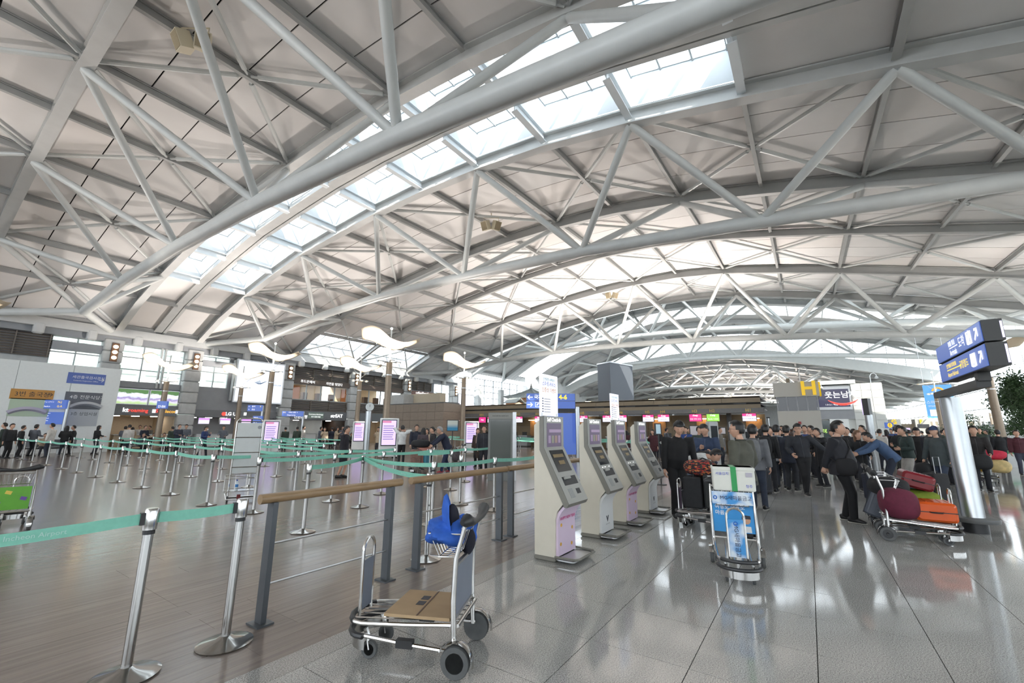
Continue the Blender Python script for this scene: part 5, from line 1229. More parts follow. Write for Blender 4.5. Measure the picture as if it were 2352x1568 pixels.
def cart(label, loc, fwd, panel=None, hoop_panel=None, group=None, basket=True):
    rz = math.atan2(fwd[1], fwd[0]) - math.pi / 2
    t = thing('luggage_cart', label, 'luggage cart', (loc[0], loc[1], 0), rz, group)
    for s_ in (-1, 1):
        w = add_wheel(t, s_ * .275, 0, .1, .042, 'rear_wheel')
        MB().tube([(s_ * .245, .02, .13), (s_ * .245, .035, .45), (s_ * .24, .025, .72), (s_ * .235, -.03, .93)], [.019, .019, .018, .016], 10).build('upright', M_tube, t, smooth=True)
        f = MB(); pr = arc((0, 0, .1), .122, R(20), R(190), 8, (0, 1, 0), UP); f.grid([[(s_ * .245, a[1], a[2]) for a in pr], [(s_ * .275, a[1] * 1.06, .1 + (a[2] - .1) * 1.06) for a in pr], [(s_ * .305, a[1], a[2]) for a in pr]]); f.build('fender', M_chrome, t, smooth=True)
        c = add_wheel(t, s_ * .13, .68, .06, .03, 'caster'); MB().tube([(s_ * .13, .68, .06), (s_ * .13, .70, .14), (s_ * .13, .72, .19)], .018, 6).build('caster_fork', M_tube, t)
        MB().tube([(s_ * .245, 0, .14), (s_ * .22, .35, .15), (s_ * .19, .72, .17)], .014, 8).build('lower_tube', M_tube, t, smooth=True)
        MB().box((s_ * .215, .38, .155), (.045, .12, .05)).build('stop_block', M_black, t)
    # platform loop, slats, front bumper, hoop
    loop = [(-.235, .02, .30), (-.225, .35, .275), (-.2, .7, .25)] + arc((0, .72, .25), .2, math.pi, 0, 8, (1, 0, 0), (0, .75, 0)) + [(.2, .7, .25), (.225, .35, .275), (.235, .02, .30)]
    MB().tube(loop, .0145, 8).build('platform_frame', M_tube, t, smooth=True)
    for x in (-.12, -.04, .04, .12): MB().tube([(x, .02, .295), (x, .4, .268), (x, .82, .25)], .006, 6).build('platform_bar', M_tube, t, smooth=True)
    MB().cyl((-.24, .0, .3), (.24, .0, .3), .012, 8).build('rear_bar', M_tube, t, smooth=True)
    bump = arc((0, .70, .17), .21, math.pi, 0, 10, (1, 0, 0), (0, .8, 0)); MB().tube(bump, .02, 8).build('bumper', M_black, t, smooth=True)
    MB().tube([(p[0] * 1.0, p[1], .25) for p in bump[2:-2]], .02, 8).build('upper_bumper', M_black, t, smooth=True)
    mb = MB(); mb.grid([[(p[0] * .92, p[1] * .99, z) for p in bump] for z in (.075, .15)]); mb.build('front_skirt', M_chrome, t, smooth=True)
    hp = [(-.085, .80, .25), (-.085, .80, .6), (-.085, .80, .69)] + arc((0, .80, .69), .085, math.pi, 0, 8, (1, 0, 0), UP) + [(.085, .80, .6), (.085, .80, .25)]
    MB().tube(hp, .0125, 8).build('front_hoop', M_tube, t, smooth=True)
    if hoop_panel: MB().box2((-.075, .795, .28), (.075, .805, .62)).build('hoop_panel', hoop_panel, t)
    # handle with its two flared grips, basket
    MB().cyl((-.24, -.02, .915), (.24, -.02, .915), .012, 8).build('handle_bar', M_tube, t, smooth=True)
    g = MB()
    g.tube([(-.3, -.03, .965), (-.25, -.05, .975), (-.14, -.06, .945), (0, -.06, .93), (.14, -.06, .945), (.25, -.05, .975), (.3, -.03, .965)], [.02, .046, .03, .02, .03, .046, .02], 10); g.build('handle_grip', M_black, t, smooth=True)
    if basket:
        b = MB()
        for z, y0, y1, w in ((.87, .0, .24, .215), (.71, .05, .17, .18)): b.tube([(-w, y0, z), (w, y0, z), (w, y1, z), (-w, y1, z)], .006, 6, True)
        for k in range(8):
            x = -.2 + .4 * k / 7; b.tube([(x, .0, .87), (x * .86, .05, .71), (x * .86, .17, .71), (x, .24, .87)], .0035, 5)
        for y in (.05, .11, .17): b.cyl((-.18, y, .71), (.18, y, .71), .0035, 5)
        b.build('wire_basket', M_tube, t, smooth=True)
    if panel:
        mb = MB().box2((-.225, .03, .34), (.225, .037, .66)); mb.build('advert_panel', panel, t); MB().box2((-.235, .02, .66), (.235, .045, .68)).build('panel_rail', M_alu, t); MB().box2((-.235, .02, .33), (.235, .045, .345)).build('panel_rail', M_alu, t)
    return t
M_bluegrey = mat('panel_greyblue', srgb(120, 128, 142), .4, var=.03)
nc = cart('chrome luggage cart nearest the camera, holding a blue jacket and flat cardboard', (2.67, 2.2), (-.41, .91), M_bluegrey, M_bluegrey)
def on(t, x, y, z):      # cart coordinates to the hall
    c, s_ = math.cos(t.rotation_euler.z), math.sin(t.rotation_euler.z); return (t.location.x + c * x - s_ * y, t.location.y + s_ * x + c * y, z)
M_card = mat('cardboard', srgb(176, 150, 116), .8, var=.08, scale=5)
t = thing('cardboard_sheet', 'flat brown cardboard box lying on the nearest luggage cart', 'cardboard', on(nc, 0, .3, .318), nc.rotation_euler.z); MB().box2((-.23, -.24, 0), (.23, .24, .02)).build('sheet', M_card, t); MB().box2((-.23, -.005, .02), (.23, .005, .023)).build('fold', M_brown, t)
for k in range(2): MB().box2((-.05 + .1 * k, .02, .02), (.02 + .1 * k, .08, .022)).build('print', M_ink, t)
# crumpled blue jacket over the basket
M_bluej = mat('blue_jacket', srgb(44, 96, 190), .75, var=.18, scale=12, bump=.3); M_navyj = mat('navy_lining', srgb(18, 20, 36), .8, var=.1, scale=12)
jt = thing('folded_jacket', 'crumpled bright blue jacket with dark lining draped over the cart basket', 'jacket', on(nc, .0, .11, .86), nc.rotation_euler.z)
def blob(c, r, amp, f, seed, n=18, k=12, sq=None):
    rg = random.Random(seed); ph = [(rg.uniform(0, 6.3), rg.uniform(.6, 1.4)) for _ in range(6)]
    mb = MB().ball((0, 0, 0), 1.0, n, k); out = []
    for x, y, z in mb.v:
        q = sum(math.sin(f * w * (x * math.cos(p) + y * math.sin(p) * 1.3 + z * math.cos(2 * p)) + p) for p, w in ph) / 6
        s_ = 1 + amp * q; X, Y, Z = x * s_, y * s_, z * s_
        if sq: X, Y, Z = [math.copysign(abs(a) ** sq, a) for a in (X, Y, Z)]
        out.append((c[0] + X * r[0], c[1] + Y * r[1], c[2] + Z * r[2]))
    mb.v = out; return mb
blob((-.02, .04, .0), (.24, .16, .1), .35, 4, 3, 28, 20).build('body', M_bluej, jt, smooth=True); blob((.2, .02, -.07), (.1, .13, .14), .3, 4, 5, 20, 14).build('sleeve', M_bluej, jt, smooth=True)
hd = MB(); hd.grid([[(-.2, -.03, .02), (-.12, .06, .05), (.0, .02, .02)], [(-.22, -.02, .12), (-.13, .07, .16), (-.02, .02, .12)], [(-.17, .0, .2), (-.12, .06, .25), (-.05, .03, .2)], [(-.12, .02, .24), (-.11, .04, .27), (-.1, .03, .25)]]); o = hd.build('hood', M_bluej, jt, smooth=True)
blob((-.11, -.01, .08), (.07, .045, .12), .2, 3, 9).build('hood_lining', M_navyj, jt, smooth=True); blob((.1, -.08, -.1), (.08, .05, .1), .3, 3, 11).build('cuff_lining', M_navyj, jt, smooth=True)
# advert cart facing the camera with a foam box
M_sky = bpy.data.materials.new('sky_print'); M_sky.use_nodes = True
nt = M_sky.node_tree; b_ = nt.nodes['Principled BSDF']; n_ = nt.nodes.new('ShaderNodeTexNoise'); n_.inputs['Scale'].default_value = 5; r_ = nt.nodes.new('ShaderNodeValToRGB')
r_.color_ramp.elements[0].position = .45; r_.color_ramp.elements[0].color = (*srgb(70, 150, 215), 1); r_.color_ramp.elements[1].position = .62; r_.color_ramp.elements[1].color = (*srgb(222, 232, 240), 1)
tc_ = nt.nodes.new('ShaderNodeTexCoord'); nt.links.new(tc_.outputs['Object'], n_.inputs['Vector']); nt.links.new(n_.outputs[0], r_.inputs[0]); nt.links.new(r_.outputs[0], b_.inputs['Base Color']); b_.inputs['Roughness'].default_value = .4
mg = cart('luggage cart facing the camera with blue sky adverts, carrying a foam box', (6.22, .89), (-.98, -.16), None, None, basket=True)
MB().box2((-.22, .244, .735), (.22, .252, .88)).build('advert_panel', M_sky, mg)
lp = MB().box2((-.225, .03, .38), (.225, .04, .73)).build('advert_panel', mat('advert_blue', srgb(58, 148, 214), .4, var=.1, scale=4), mg)
hp_ = MB().box2((-.078, .795, .28), (.078, .806, .66)).build('hoop_panel', M_sky, mg)
X_ = (-1, 0, 0)
text('MG새마을금고', .056, mat('navy_ink', srgb(24, 34, 70), .5), (-.04, .258, .808), X_, UP, mg, 'CENTER'); text('여행도 금융도', .058, M_inkp, (.2, .044, .67), X_, UP, mg, 'LEFT', bold=.001); text('마음', .058, M_inkp, (.2, .044, .6), X_, UP, mg, 'LEFT', bold=.001)
text('MG새마을금고', .055, mat('navy_ink', srgb(24, 34, 70), .5), (0, .81, .45), (0, 0, -1), (-1, 0, 0), mg, 'CENTER')
for (x, y, z) in ((.185, .258, .808), (0, .812, .62)):
    MB().tube([(x + .018 * math.cos(a), y, z + .018 * math.sin(a)) for a in np.linspace(0, 6.28, 13)[:-1]], .006, 5, True).build('ring_emblem', mat('emblem_blue2', srgb(40, 110, 200), .5), mg)
# printed figure on the advert: simple generic shapes
MB().prism([(-.05, 0), (.05, 0), (.045, .07), (-.045, .07)], (-.14, .042, .39), X_, UP, .002).build('printed_shirt', M_kwhite, mg); MB().cyl((-.14, .04, .53), (-.14, .045, .53), .045, 16).build('printed_face', mat('print_skin', srgb(205, 160, 132), .6), mg); MB().prism([(-.05, 0), (.05, 0), (.045, .04), (-.04, .045)], (-.14, .0445, .545), X_, UP, .002).build('printed_hair', M_ink, mg)
bx_ = thing('foam_box', 'white foam box closed with green tape on the advert cart', 'box', on(mg, -.03, .1, .89), mg.rotation_euler.z + .06)
M_foam = mat('foam_white', srgb(224, 224, 214), .6, var=.03, scale=8); M_gtape = mat('green_tape', srgb(40, 150, 80), .3)
MB().rbox((0, 0, .14), (.46, .32, .28), .02).build('box', M_foam, bx_); MB().rbox((0, 0, .255), (.47, .33, .05), .02).build('lid', M_foam, bx_); MB().box2((-.03, -.168, .0), (.03, .168, .283)).build('tape', M_gtape, bx_)
text('서울김치', .04, mat('pen_blue', srgb(50, 70, 190), .6), (.2, .172, .2), X_, UP, bx_, 'LEFT'); text('청주', .04, mat('pen_blue', srgb(50, 70, 190), .6), (-.12, .172, .06), X_, UP, bx_, 'LEFT'); MB().box2((-.2, .166, .17), (-.13, .17, .22)).build('label', mat('label_grey', srgb(180, 176, 186), .6), bx_)

# ---------------------------------------------------------------- luggage builders
def suitcase(label, size, m, loc, rz=0, tilt=(0, 0), soft=False, handle=True, group=None, trim=M_black):
    w, d, h = size
    t = thing('suitcase', label, 'suitcase', loc, rz, group); t.rotation_euler = (tilt[0], tilt[1], rz)
    MB().rbox((0, 0, h / 2 + .04), (w, d, h), .05 if not soft else .035, n=4).build('shell', m, t, smooth=True)
    if soft:
        MB().rbox((0, d / 2 + .012, h * .38), (w * .8, .05, h * .5), .02).build('pocket', m, t, smooth=True); MB().tube([(-w * .4, d / 2 + .04, h * .62), (w * .4, d / 2 + .04, h * .62)], .005, 5).build('zip', M_alu, t)
    else:
        for k in range(5): MB().box2((-w * .36 + w * .18 * k - .006, -d / 2 - .006, .12), (-w * .36 + w * .18 * k + .006, d / 2 + .006, h - .04)).build('rib', m, t)
        MB().box2((-w / 2 - .003, -.006, .05), (w / 2 + .003, .006, h + .043)).build('zip', trim, t)
    for sx in (-1, 1):
        for sy in (-1, 1):
            a, b = wheel(.028, .025); o = link('wheel', a, t, (sx * (w / 2 - .05), sy * (d / 2 - .05), .028)); o.rotation_euler = (0, 0, 0)
    MB().tube([(-.07, 0, h + .04), (-.06, 0, h + .075), (.06, 0, h + .075), (.07, 0, h + .04)], .011, 6).build('carry_handle', trim, t, smooth=True)
    if handle: MB().tube([(-.09, -d * .3, h), (-.09, -d * .3, h + .42), (.09, -d * .3, h + .42), (.09, -d * .3, h)], .009, 6).build('trolley_handle', M_alu, t, smooth=True)
    return t
def duffel(label, size, m, loc, rz=0, seed=1, strap=M_black, name='duffel_bag', cat='bag', tilt=(0, 0)):
    t = thing(name, label, cat, loc, rz); t.rotation_euler = (tilt[0], tilt[1], rz); w, d, h = size
    blob((0, 0, h / 2), (w / 2, d / 2, h / 2), .12, 3, seed, 24, 16, .72).build('body', m, t, smooth=True)
    MB().tube([(-w * .2, -d * .42, h * .5), (-w * .17, -d * .25, h * .95), (-w * .05, 0, h * 1.1), (w * .1, -d * .2, h), (w * .17, -d * .42, h * .5)], .012, 6).build('strap', strap, t, smooth=True)
    return t
# pair of carts by the sign pole with a heap of bags
ca = cart('nearer of two luggage carts side by side at the sign pole, heaped with bags', (9.14, -.82), (.0, -1), None, None); cb = cart('further of two luggage carts side by side at the sign pole', (9.84, -.83), (.0, -1), None, None)
cc = cart('third luggage cart nested behind the pair at the sign pole', (10.46, -.84), (0, -1), None, None)
def orient(t, xv, yv):
    x = Vector(xv).normalized(); y = Vector(yv); y = (y - x * y.dot(x)).normalized(); z = x.cross(y)
    t.rotation_euler = Matrix(((x.x, y.x, z.x), (x.y, y.y, z.y), (x.z, y.z, z.z))).to_euler(); return t
duffel('wine red round duffel bag at the rear of the heaped cart', (.5, .46, .44), mat('wine_fabric', srgb(96, 30, 52), .8, var=.12, scale=20), (9.05, -1.02, .31), .2, 4)
orient(suitcase('bright orange hard shell suitcase lying on the heaped cart', (.46, .27, .52), mat('orange_shell', srgb(214, 88, 24), .28, var=.05), (9.52, -1.42, .45), handle=False), (0, -1, 0), (0, 0, 1))
duffel('lime green duffel bag with orange strap behind the orange suitcase', (.5, .78, .36), mat('lime_fabric', srgb(130, 150, 48), .8, var=.1, scale=20), (9.98, -1.3, .31), .05, 8, mat('orange_strap', srgb(205, 90, 40), .7))
duffel('black bag with grey piping lying on the heaped carts', (.6, .5, .3), mat('black_fabric', srgb(28, 29, 32), .75, var=.15, scale=20), (9.5, -.98, .58), .1, 12, M_alu)
orient(suitcase('dark red hard shell suitcase lying on top of the heap', (.4, .24, .56), mat('red_shell', srgb(122, 24, 32), .3, var=.06), (10.25, -1.38, .82), handle=False), (0, -1, -.28), (0, -.28, 1))
orient(suitcase('slate grey suitcase leaning on the heap beside the cart handles', (.38, .24, .5), mat('slate_shell', srgb(84, 90, 102), .35, var=.06), (10.0, -1.02, .66), handle=False), (0, -1, -.42), (-1, 0, 0))
# cart of the man in black
kc = cart('luggage cart beside the far kiosk loaded with dark cases and a floral bag', (8.1, 1.2), (.12, .99), None, mat('purple_panel', srgb(110, 80, 110), .5))
suitcase('black soft suitcase standing on the cart of the man in black', (.42, .3, .5), MATS['black_fabric'], on(kc, -.02, .52, .29), kc.rotation_euler.z + .1, soft=True, handle=False)
cs = suitcase('dark suitcase with a yellow strip on the cart of the man in black', (.44, .3, .55), mat('charcoal_shell', srgb(36, 40, 40), .6, var=.1), on(kc, 0, .18, .3), kc.rotation_euler.z, handle=False); MB().box2((-.02, -.16, .06), (.02, .16, .6)).build('yellow_strip', mat('olive_strip', srgb(150, 150, 50), .6), cs)
def floral():
    m = mat('floral_fabric', srgb(40, 30, 36), .8); nt = m.node_tree; v = nt.nodes.new('ShaderNodeTexVoronoi'); v.inputs['Scale'].default_value = 16; r = nt.nodes.new('ShaderNodeValToRGB'); e = r.color_ramp.elements
    e[0].color = (.02, .018, .02, 1); e[1].color = (.02, .03, .025, 1); e[1].position = 1
    for p, c in ((.3, (.02, .02, .02)), (.42, srgb(170, 60, 50)), (.56, srgb(60, 40, 50)), (.7, srgb(196, 120, 70)), (.82, srgb(60, 80, 60))): x = e.new(p); x.color = (*c, 1)
    r.color_ramp.interpolation = 'CONSTANT'; nt.links.new(v.outputs['Color'], r.inputs[0]); nt.links.new(r.outputs[0], nt.nodes['Principled BSDF'].inputs['Base Color']); return m
duffel('dark floral print bag lying on top of the cases', (.6, .34, .28), floral(), on(kc, .02, .4, .83), kc.rotation_euler.z + 1.3, 15)
# cart at the left edge
lc = cart('luggage cart at the left edge with a bright green advert panel', (1.4, 10.42), (.25, .97), None)
gp_ = MB().box2((-.22, -.05, .34), (.22, -.043, .68)).build('advert_panel', mat('advert_green', srgb(98, 168, 52), .4, var=.08), lc)
for x, z, c in ((-.12, .45, (110, 80, 160)), (.15, .5, (110, 175, 225)), (-.02, .6, (225, 200, 90))): MB().box((x, -.054, z), (.07, .004, .05), Matrix.Rotation(.3, 3, 'Y')).build('printed_card', mat('card_%d' % c[0], srgb(*c), .5), lc)
# tall panel cart with white boards
def panel_cart():
    p = Q(4.95, 10.75); yaw = math.atan2(-p[1], -p[0]) + math.pi / 2
    t = thing('display_cart', 'tall chrome cart with stacked white boards between the stanchions', 'cart', (p[0], p[1], 0), yaw + R(4)); W = .26
    MB().tube([(-W, 0, .1), (-W, .02, 1.0), (-W, .05, 1.72)] + arc((-W + .1, .05, 1.72), .1, math.pi, math.pi / 2, 4, (1, 0, 0), UP) + arc((W - .1, .05, 1.72), .1, math.pi / 2, 0, 4, (1, 0, 0), UP) + [(W, .02, 1.0), (W, 0, .1)], .016, 8).build('frame', M_tube, t, smooth=True)
    M_brd = mat('board_white', srgb(206, 210, 208), .45, var=.03)
    for k, (z0, z1) in enumerate(((1.40, 1.72), (1.06, 1.38), (.74, 1.04), (.6, .72))): MB().box2((-W + .02, -.0, z0), (W - .02, .02, z1)).build('board', M_brd, t)
    for z in (1.75, 1.39, 1.05, .73): MB().cyl((-W, .0, z), (W, .0, z), .012, 6).build('cross_rail', M_chrome, t, smooth=True)
    MB().cyl((W - .06, -.004, 1.62), (W - .06, -.001, 1.62), .04, 16).build('round_badge', M_spandrel, t)
    b = MB().tube([(-W - .1, -.22, .58), (-W, .0, .58), (W, .0, .58), (W - .02, -.2, .5), (-W - .1, -.22, .58)], .009, 6)
    for x, y in ((-W - .1, -.22), (-W - .02, -.24), (-W + .1, -.25), (.05, -.25), (W - .05, -.22)): b.tube([(x, y, .58), (x, y, .24)], .006, 5)
    for z in (.5, .3, .24): b.tube([(-W - .1, -.22, z), (-W + .1, -.25, z), (W - .05, -.22, z)], .006, 5)
    b.build('side_basket', M_tube, t, smooth=True)
    MB().rbox((.0, -.1, .235), (.5, .3, .02), .04).build('shelf', M_chrome, t)
    MB().tube([(-W, 0, .24), (-W - .06, -.1, .18), (-W - .03, -.2, .07), (0, -.25, .055), (W, -.2, .07), (W, 0, .08)], .015, 8).build('base_frame', M_tube, t, smooth=True)
    MB().cyl((-W, 0, .08), (W, 0, .08), .02, 8).build('axle', M_chrome, t, smooth=True)
    for s_ in (-1, 1): add_wheel(t, s_ * W, 0, .06, .035)
    MB().box((-.05, -.02, .09), (.07, .07, .1)).build('red_block', mat('dark_red', srgb(110, 30, 34), .5), t)
    q = Matrix.Rotation(t.rotation_euler.z, 4, 'Z') @ Vector((-.12, -.12, .245))
    bt = thing('water_bottle', 'clear plastic water bottle with blue label on the white board cart', 'bottle', (p[0] + q.x, p[1] + q.y, q.z))
    MB().lathe([(0, 0), (.033, 0), (.034, .12), (.034, .15), (.018, .19), (.014, .2)], n=12).build('bottle', mat('bottle_plastic', (.75, .85, .9), .1), bt, smooth=True); MB().lathe([(.0345, .07), (.0348, .13)], n=12).build('label', mat('bottle_label', srgb(60, 130, 200), .4), bt, smooth=True); MB().cyl((0, 0, .2), (0, 0, .225), .016, 10).build('cap', mat('cap_blue', srgb(40, 70, 170), .4), bt)
panel_cart()
# old man's cart and the lady's trolley
oc = cart('luggage cart pushed by the grey haired man, loaded with suitcases', Q(12.1, 11.85), (-.8, .6), None)
suitcase('rose pink ribbed suitcase on the cart of the grey haired man', (.46, .28, .6), mat('rose_shell', srgb(178, 116, 100), .35, var=.06), on(oc, .05, .3, .3), oc.rotation_euler.z + 1.57, handle=False)
suitcase('beige patterned suitcase at the front of the grey haired man\'s cart', (.4, .26, .55), mat('beige_shell', srgb(130, 100, 88), .5, var=.3, scale=18), on(oc, -.02, .62, .27), oc.rotation_euler.z + 1.5, handle=False)
duffel('black bag on top of the pink suitcase', (.7, .4, .3), MATS['black_fabric'], on(oc, .0, .45, .92), oc.rotation_euler.z + 1.4, 21)
suitcase('teal suitcase beside the pink one on the loaded cart', (.38, .2, .42), mat('teal_shell', srgb(50, 120, 140), .4), on(oc, -.17, .25, .32), oc.rotation_euler.z, handle=False)
lt = cart('small luggage trolley pulled by the woman in a brown coat', Q(14.05, 12.05), (-.8, .6), None); duffel('grey and red bundle on the woman\'s trolley', (.36, .36, .5), mat('grey_bundle', srgb(90, 84, 88), .8, var=.3, scale=12), on(lt, 0, .3, .3), .3, 25)
rc = cart('luggage cart with a white front panel behind the sign pole, piled with yellow bags', Q(21.1, -4.7), (-1, .12), None, mat('panel_white', srgb(216, 222, 222), .45))
M_yb = mat('yellow_print', srgb(206, 160, 48), .6, var=.35, scale=6)
duffel('large yellow printed bag sagging off the right cart', (.62, 1.1, .42), M_yb, on(rc, .5, .35, .3), rc.rotation_euler.z + 1.57, 31); duffel('white and yellow printed sack on the left of the right cart', (.6, .6, .42), mat('white_yellow_print', srgb(210, 186, 130), .6, var=.3, scale=6), on(rc, -.3, .4, .32), rc.rotation_euler.z, 33)
duffel('crimson duffel bag on top of the yellow bags', (.9, .5, .32), mat('crimson_fabric', srgb(196, 36, 66), .7, var=.12, scale=14), on(rc, -.1, .3, .72), rc.rotation_euler.z, 35); duffel('dark teal bag hanging under the yellow bag', (.5, .8, .28), mat('teal_fabric', srgb(24, 60, 72), .7, var=.1), on(rc, .62, .3, .12), rc.rotation_euler.z + .3, 37)

# ---------------------------------------------------------------- pole sign at the right
M_signb = mat('sign_blue', srgb(62, 86, 150), .3, emit=srgb(62, 86, 150), es=.8); M_signd = mat('sign_dark', srgb(52, 53, 52), .45, var=.05)
M_pole = mat('pole_silver', srgb(178, 182, 184), .3, .85, var=.03)
VF = -1.9
uN, uF = at_v(2258, 786, VF)[0], at_v(2156, 838, VF)[0]
zA, zM, zB = at_v(2258, 729, VF)[2], at_v(2258, 786, VF)[2], at_v(2258, 845, VF)[2]
px_, py_ = gp(2243, 1222)[:2]
ps = thing('pole_sign', 'blue double direction sign for Arrivals and Airport Railroad on a thick silver pole', 'sign', (0, 0, 0))
mb = MB().lathe([(0, 0), (.15, 0), (.15, .2), (.142, .22), (.142, zB - .2), (0, zB - .2)], (px_, py_, 0), n=32); mb.build('pole', M_pole, ps, smooth=True); MB().lathe([(.15, .16), (.3, .17), (.31, .2), (.3, .235), (.15, .24)], (px_, py_, 0), n=32).build('base_ring', mat('ring_grey', srgb(96, 98, 98), .5), ps, smooth=True); MB().lathe([(.146, 0), (.158, 0), (.158, .16), (.146, .17)], (px_, py_, 0), n=28).build('black_sleeve', M_black, ps, smooth=True)
MB().box2((uN + .7, VF - .17, zB - .2), (px_ + .16, VF - .03, zB - .1)).build('bracket_arm', M_signd, ps); MB().box2((uN + .65, VF - .17, zB - .12), (uN + .8, VF - .05, zB)).build('bracket_knee', M_signd, ps)
for z0, z1 in ((zB, zM - .01), (zM + .01, zA)):
    MB().box2((uN - .03, VF - .19, z0), (uF + .03, VF - .01, z1)).build('sign_box', M_signd, ps); MB().box2((uN, VF - .01, z0 + .01), (uF, VF, z1 - .01)).build('sign_face', M_signb, ps); MB().box2((uN - .034, VF - .185, z0 + .03), (uN - .03, VF - .165, z1 - .03)).build('end_light', glow('lilac_edge', (.7, .65, 1), 1.2), ps)
LN = uF - uN; HR = (zA - zB) / 2
Xn = (-1, 0, 0)
def ps_t(s_, size, m, k, z): text(s_, size * HR / .36, m, (uF - LN * k, VF + .004, z), Xn, UP, ps, 'LEFT', bold=.001, squeeze=.95)
def arrow(parent, c, s_, m, xd, yd, ang=0, name='arrow'):
    xd, yd = Vector(xd), Vector(yd); a = math.radians(ang); ax = xd * math.cos(a) + yd * math.sin(a); ay = -xd * math.sin(a) + yd * math.cos(a)
    P = [(-.5, -.08), (.25, -.08), (0, -.33), (.14, -.42), (.52, 0), (.14, .42), (0, .33), (.25, .08), (-.5, .08)]
    return MB().prism([(x * s_, y * s_) for x, y in P], c, tuple(ax), tuple(ay), .003).build(name, m, parent)
for z, m, kr, cn, en in ((zM + HR * .5, M_inkw, '도착', '到着 到达', 'Arrivals'), (zB + HR * .5, M_inky, '공항철도', '空港鉄道 机场铁路', 'Airport Railroad')):
    w_ = m is M_inkw; q = HR / .36
    ps_t(cn, .11 if w_ else .085, m, .34 if w_ else .2, z + .075 * q); ps_t(en, .15 if w_ else .11, m, .35 if w_ else .2, z - .09 * q); ps_t(kr, .21 if w_ else .15, m, .565 if w_ else .5, z)
    MB().box2((uF - LN * .54, VF + .002, z - .005), (uF - LN * (.35 if w_ else .2), VF + .004, z + .008)).build('rule', m, ps)
    cu = uF - LN * .79; MB().tube([(cu + .14 * q * math.cos(a), VF + .004, z + .14 * q * math.sin(a)) for a in (R(45), R(135), R(225), R(315))], .012, 4, True).build('pictogram_frame', M_inkw, ps)
    if w_: MB().box((cu, VF + .006, z + .02), (.05, .004, .15), Matrix.Rotation(R(-25), 3, 'Y')).box((cu, VF + .006, z - .065), (.12, .004, .02)).build('plane_pictogram', M_inkw, ps)
    else: MB().box((cu, VF + .006, z + .02), (.1, .004, .13)).box((cu - .03, VF + .006, z - .07), (.02, .004, .05)).box((cu + .03, VF + .006, z - .07), (.02, .004, .05)).build('train_pictogram', M_inkw, ps)
    arrow(ps, (uF - LN * .92, VF + .004, z), .24 * q, M_inkw, Xn, UP, 45)
# blue double sign "4-6" on its pole behind the kiosks
D46 = 24.0; a = at_d(1209, 920, D46); b = at_d(1320, 920, D46); zt, zb = at_d(1260, 904, D46)[2], at_d(1260, 938, D46)[2]
bs = thing('pole_sign', 'blue double sign reading 4-6 on a silver pole behind the kiosks', 'sign', (b[0], b[1], 0), math.atan2(b[1] - a[1], b[0] - a[0])); L = float(np.linalg.norm((b - a)[:2]))
MB().cyl((.12, 0, 0), (.12, 0, zb + .1), .14, 20).build('pole', M_pole, bs, smooth=True)
zm = (zt + zb) / 2
for z0, z1 in ((zb, zm - .012), (zm + .012, zt)): MB().box2((-L, -.12, z0), (.02, .12, z1)).build('sign_box', M_signd, bs); MB().box2((-L, -.135, z0), (.0, -.12, z1)).build('sign_face', M_signb, bs)
MB().box2((-L * .4, -.06, zb - .22), (.26, .06, zb)).build('bracket_arm', M_signd, bs); MB().box2((-.2, -.1, zb - 1.9), (.0, .1, zb - .25)).build('lower_board', M_signb, bs); MB().box2((-1.55, -.1, .3), (.0, -.04, zb - .25)).build('lower_panel', M_signb, bs)
hh = (zt - zb) / 2
text('국제선환승', hh * .62, M_inkw, (-L + .42, -.14, (zm + zt) / 2), (1, 0, 0), UP, bs, bold=.004); text('4-6', hh * .85, M_inky, (-.9, -.14, (zm + zt) / 2), (1, 0, 0), UP, bs, bold=.012); text('도착', hh * .7, M_inkw, (-L + .9, -.14, (zm + zb) / 2), (1, 0, 0), UP, bs, bold=.004); text('환승', hh * .45, M_inkw, (-1.15, -.14, (zm + zt) / 2), (1, 0, 0), UP, bs, 'RIGHT')
arrow(bs, (-L + .2, -.14, (zm + zt) / 2), .3, M_inkw, (-1, 0, 0), (0, 0, -1)); arrow(bs, (-L + .2, -.14, (zm + zb) / 2), .3, M_inkw, (1, 0, 0), UP)
MB().tube([(-L + .62 + .17 * math.cos(q), -.14, (zm + zb) / 2 + .17 * math.sin(q)) for q in (R(45), R(135), R(225), R(315))], .016, 4, True).build('pictogram_frame', M_inkw, bs); MB().box((-L + .62, -.142, (zm + zb) / 2 + .02), (.06, .004, .16), Matrix.Rotation(R(35), 3, 'Y')).build('plane_pictogram', M_inkw, bs)
# signs in front of the white partition, far left
def fsign(label, x0, y0, x1, y1, d, rows, pole=True, kind='direction_sign', m=M_signb, tilt=0):
    a = at_d(x0, (y0 + y1) / 2, d); b = at_d(x1, (y0 + y1) / 2, d); zt = at_d((x0 + x1) / 2, y0, d)[2]; zb = at_d((x0 + x1) / 2, y1, d)[2]; L = float(np.linalg.norm((b - a)[:2]))
    t = thing(kind, label, 'sign', (b[0], b[1], 0), math.atan2(b[1] - a[1], b[0] - a[0]) + tilt)
    MB().box2((-L, -.08, zb), (0, .08, zt)).build('board', m, t); n = len(rows)
    for i, r in enumerate(rows):
        z = zt - (zt - zb) * (i + .5) / n; h = (zt - zb) / n
        for s_, xx, k, mm in r: text(s_, h * k, mm, (-L + L * xx, -.085, z), (1, 0, 0), UP, t, 'LEFT')
    if pole: MB().cyl((-.05, 0.1, 0), (-.05, 0.1, zt - .05), .09, 12).build('pole', M_pole, t, smooth=True)
    return t
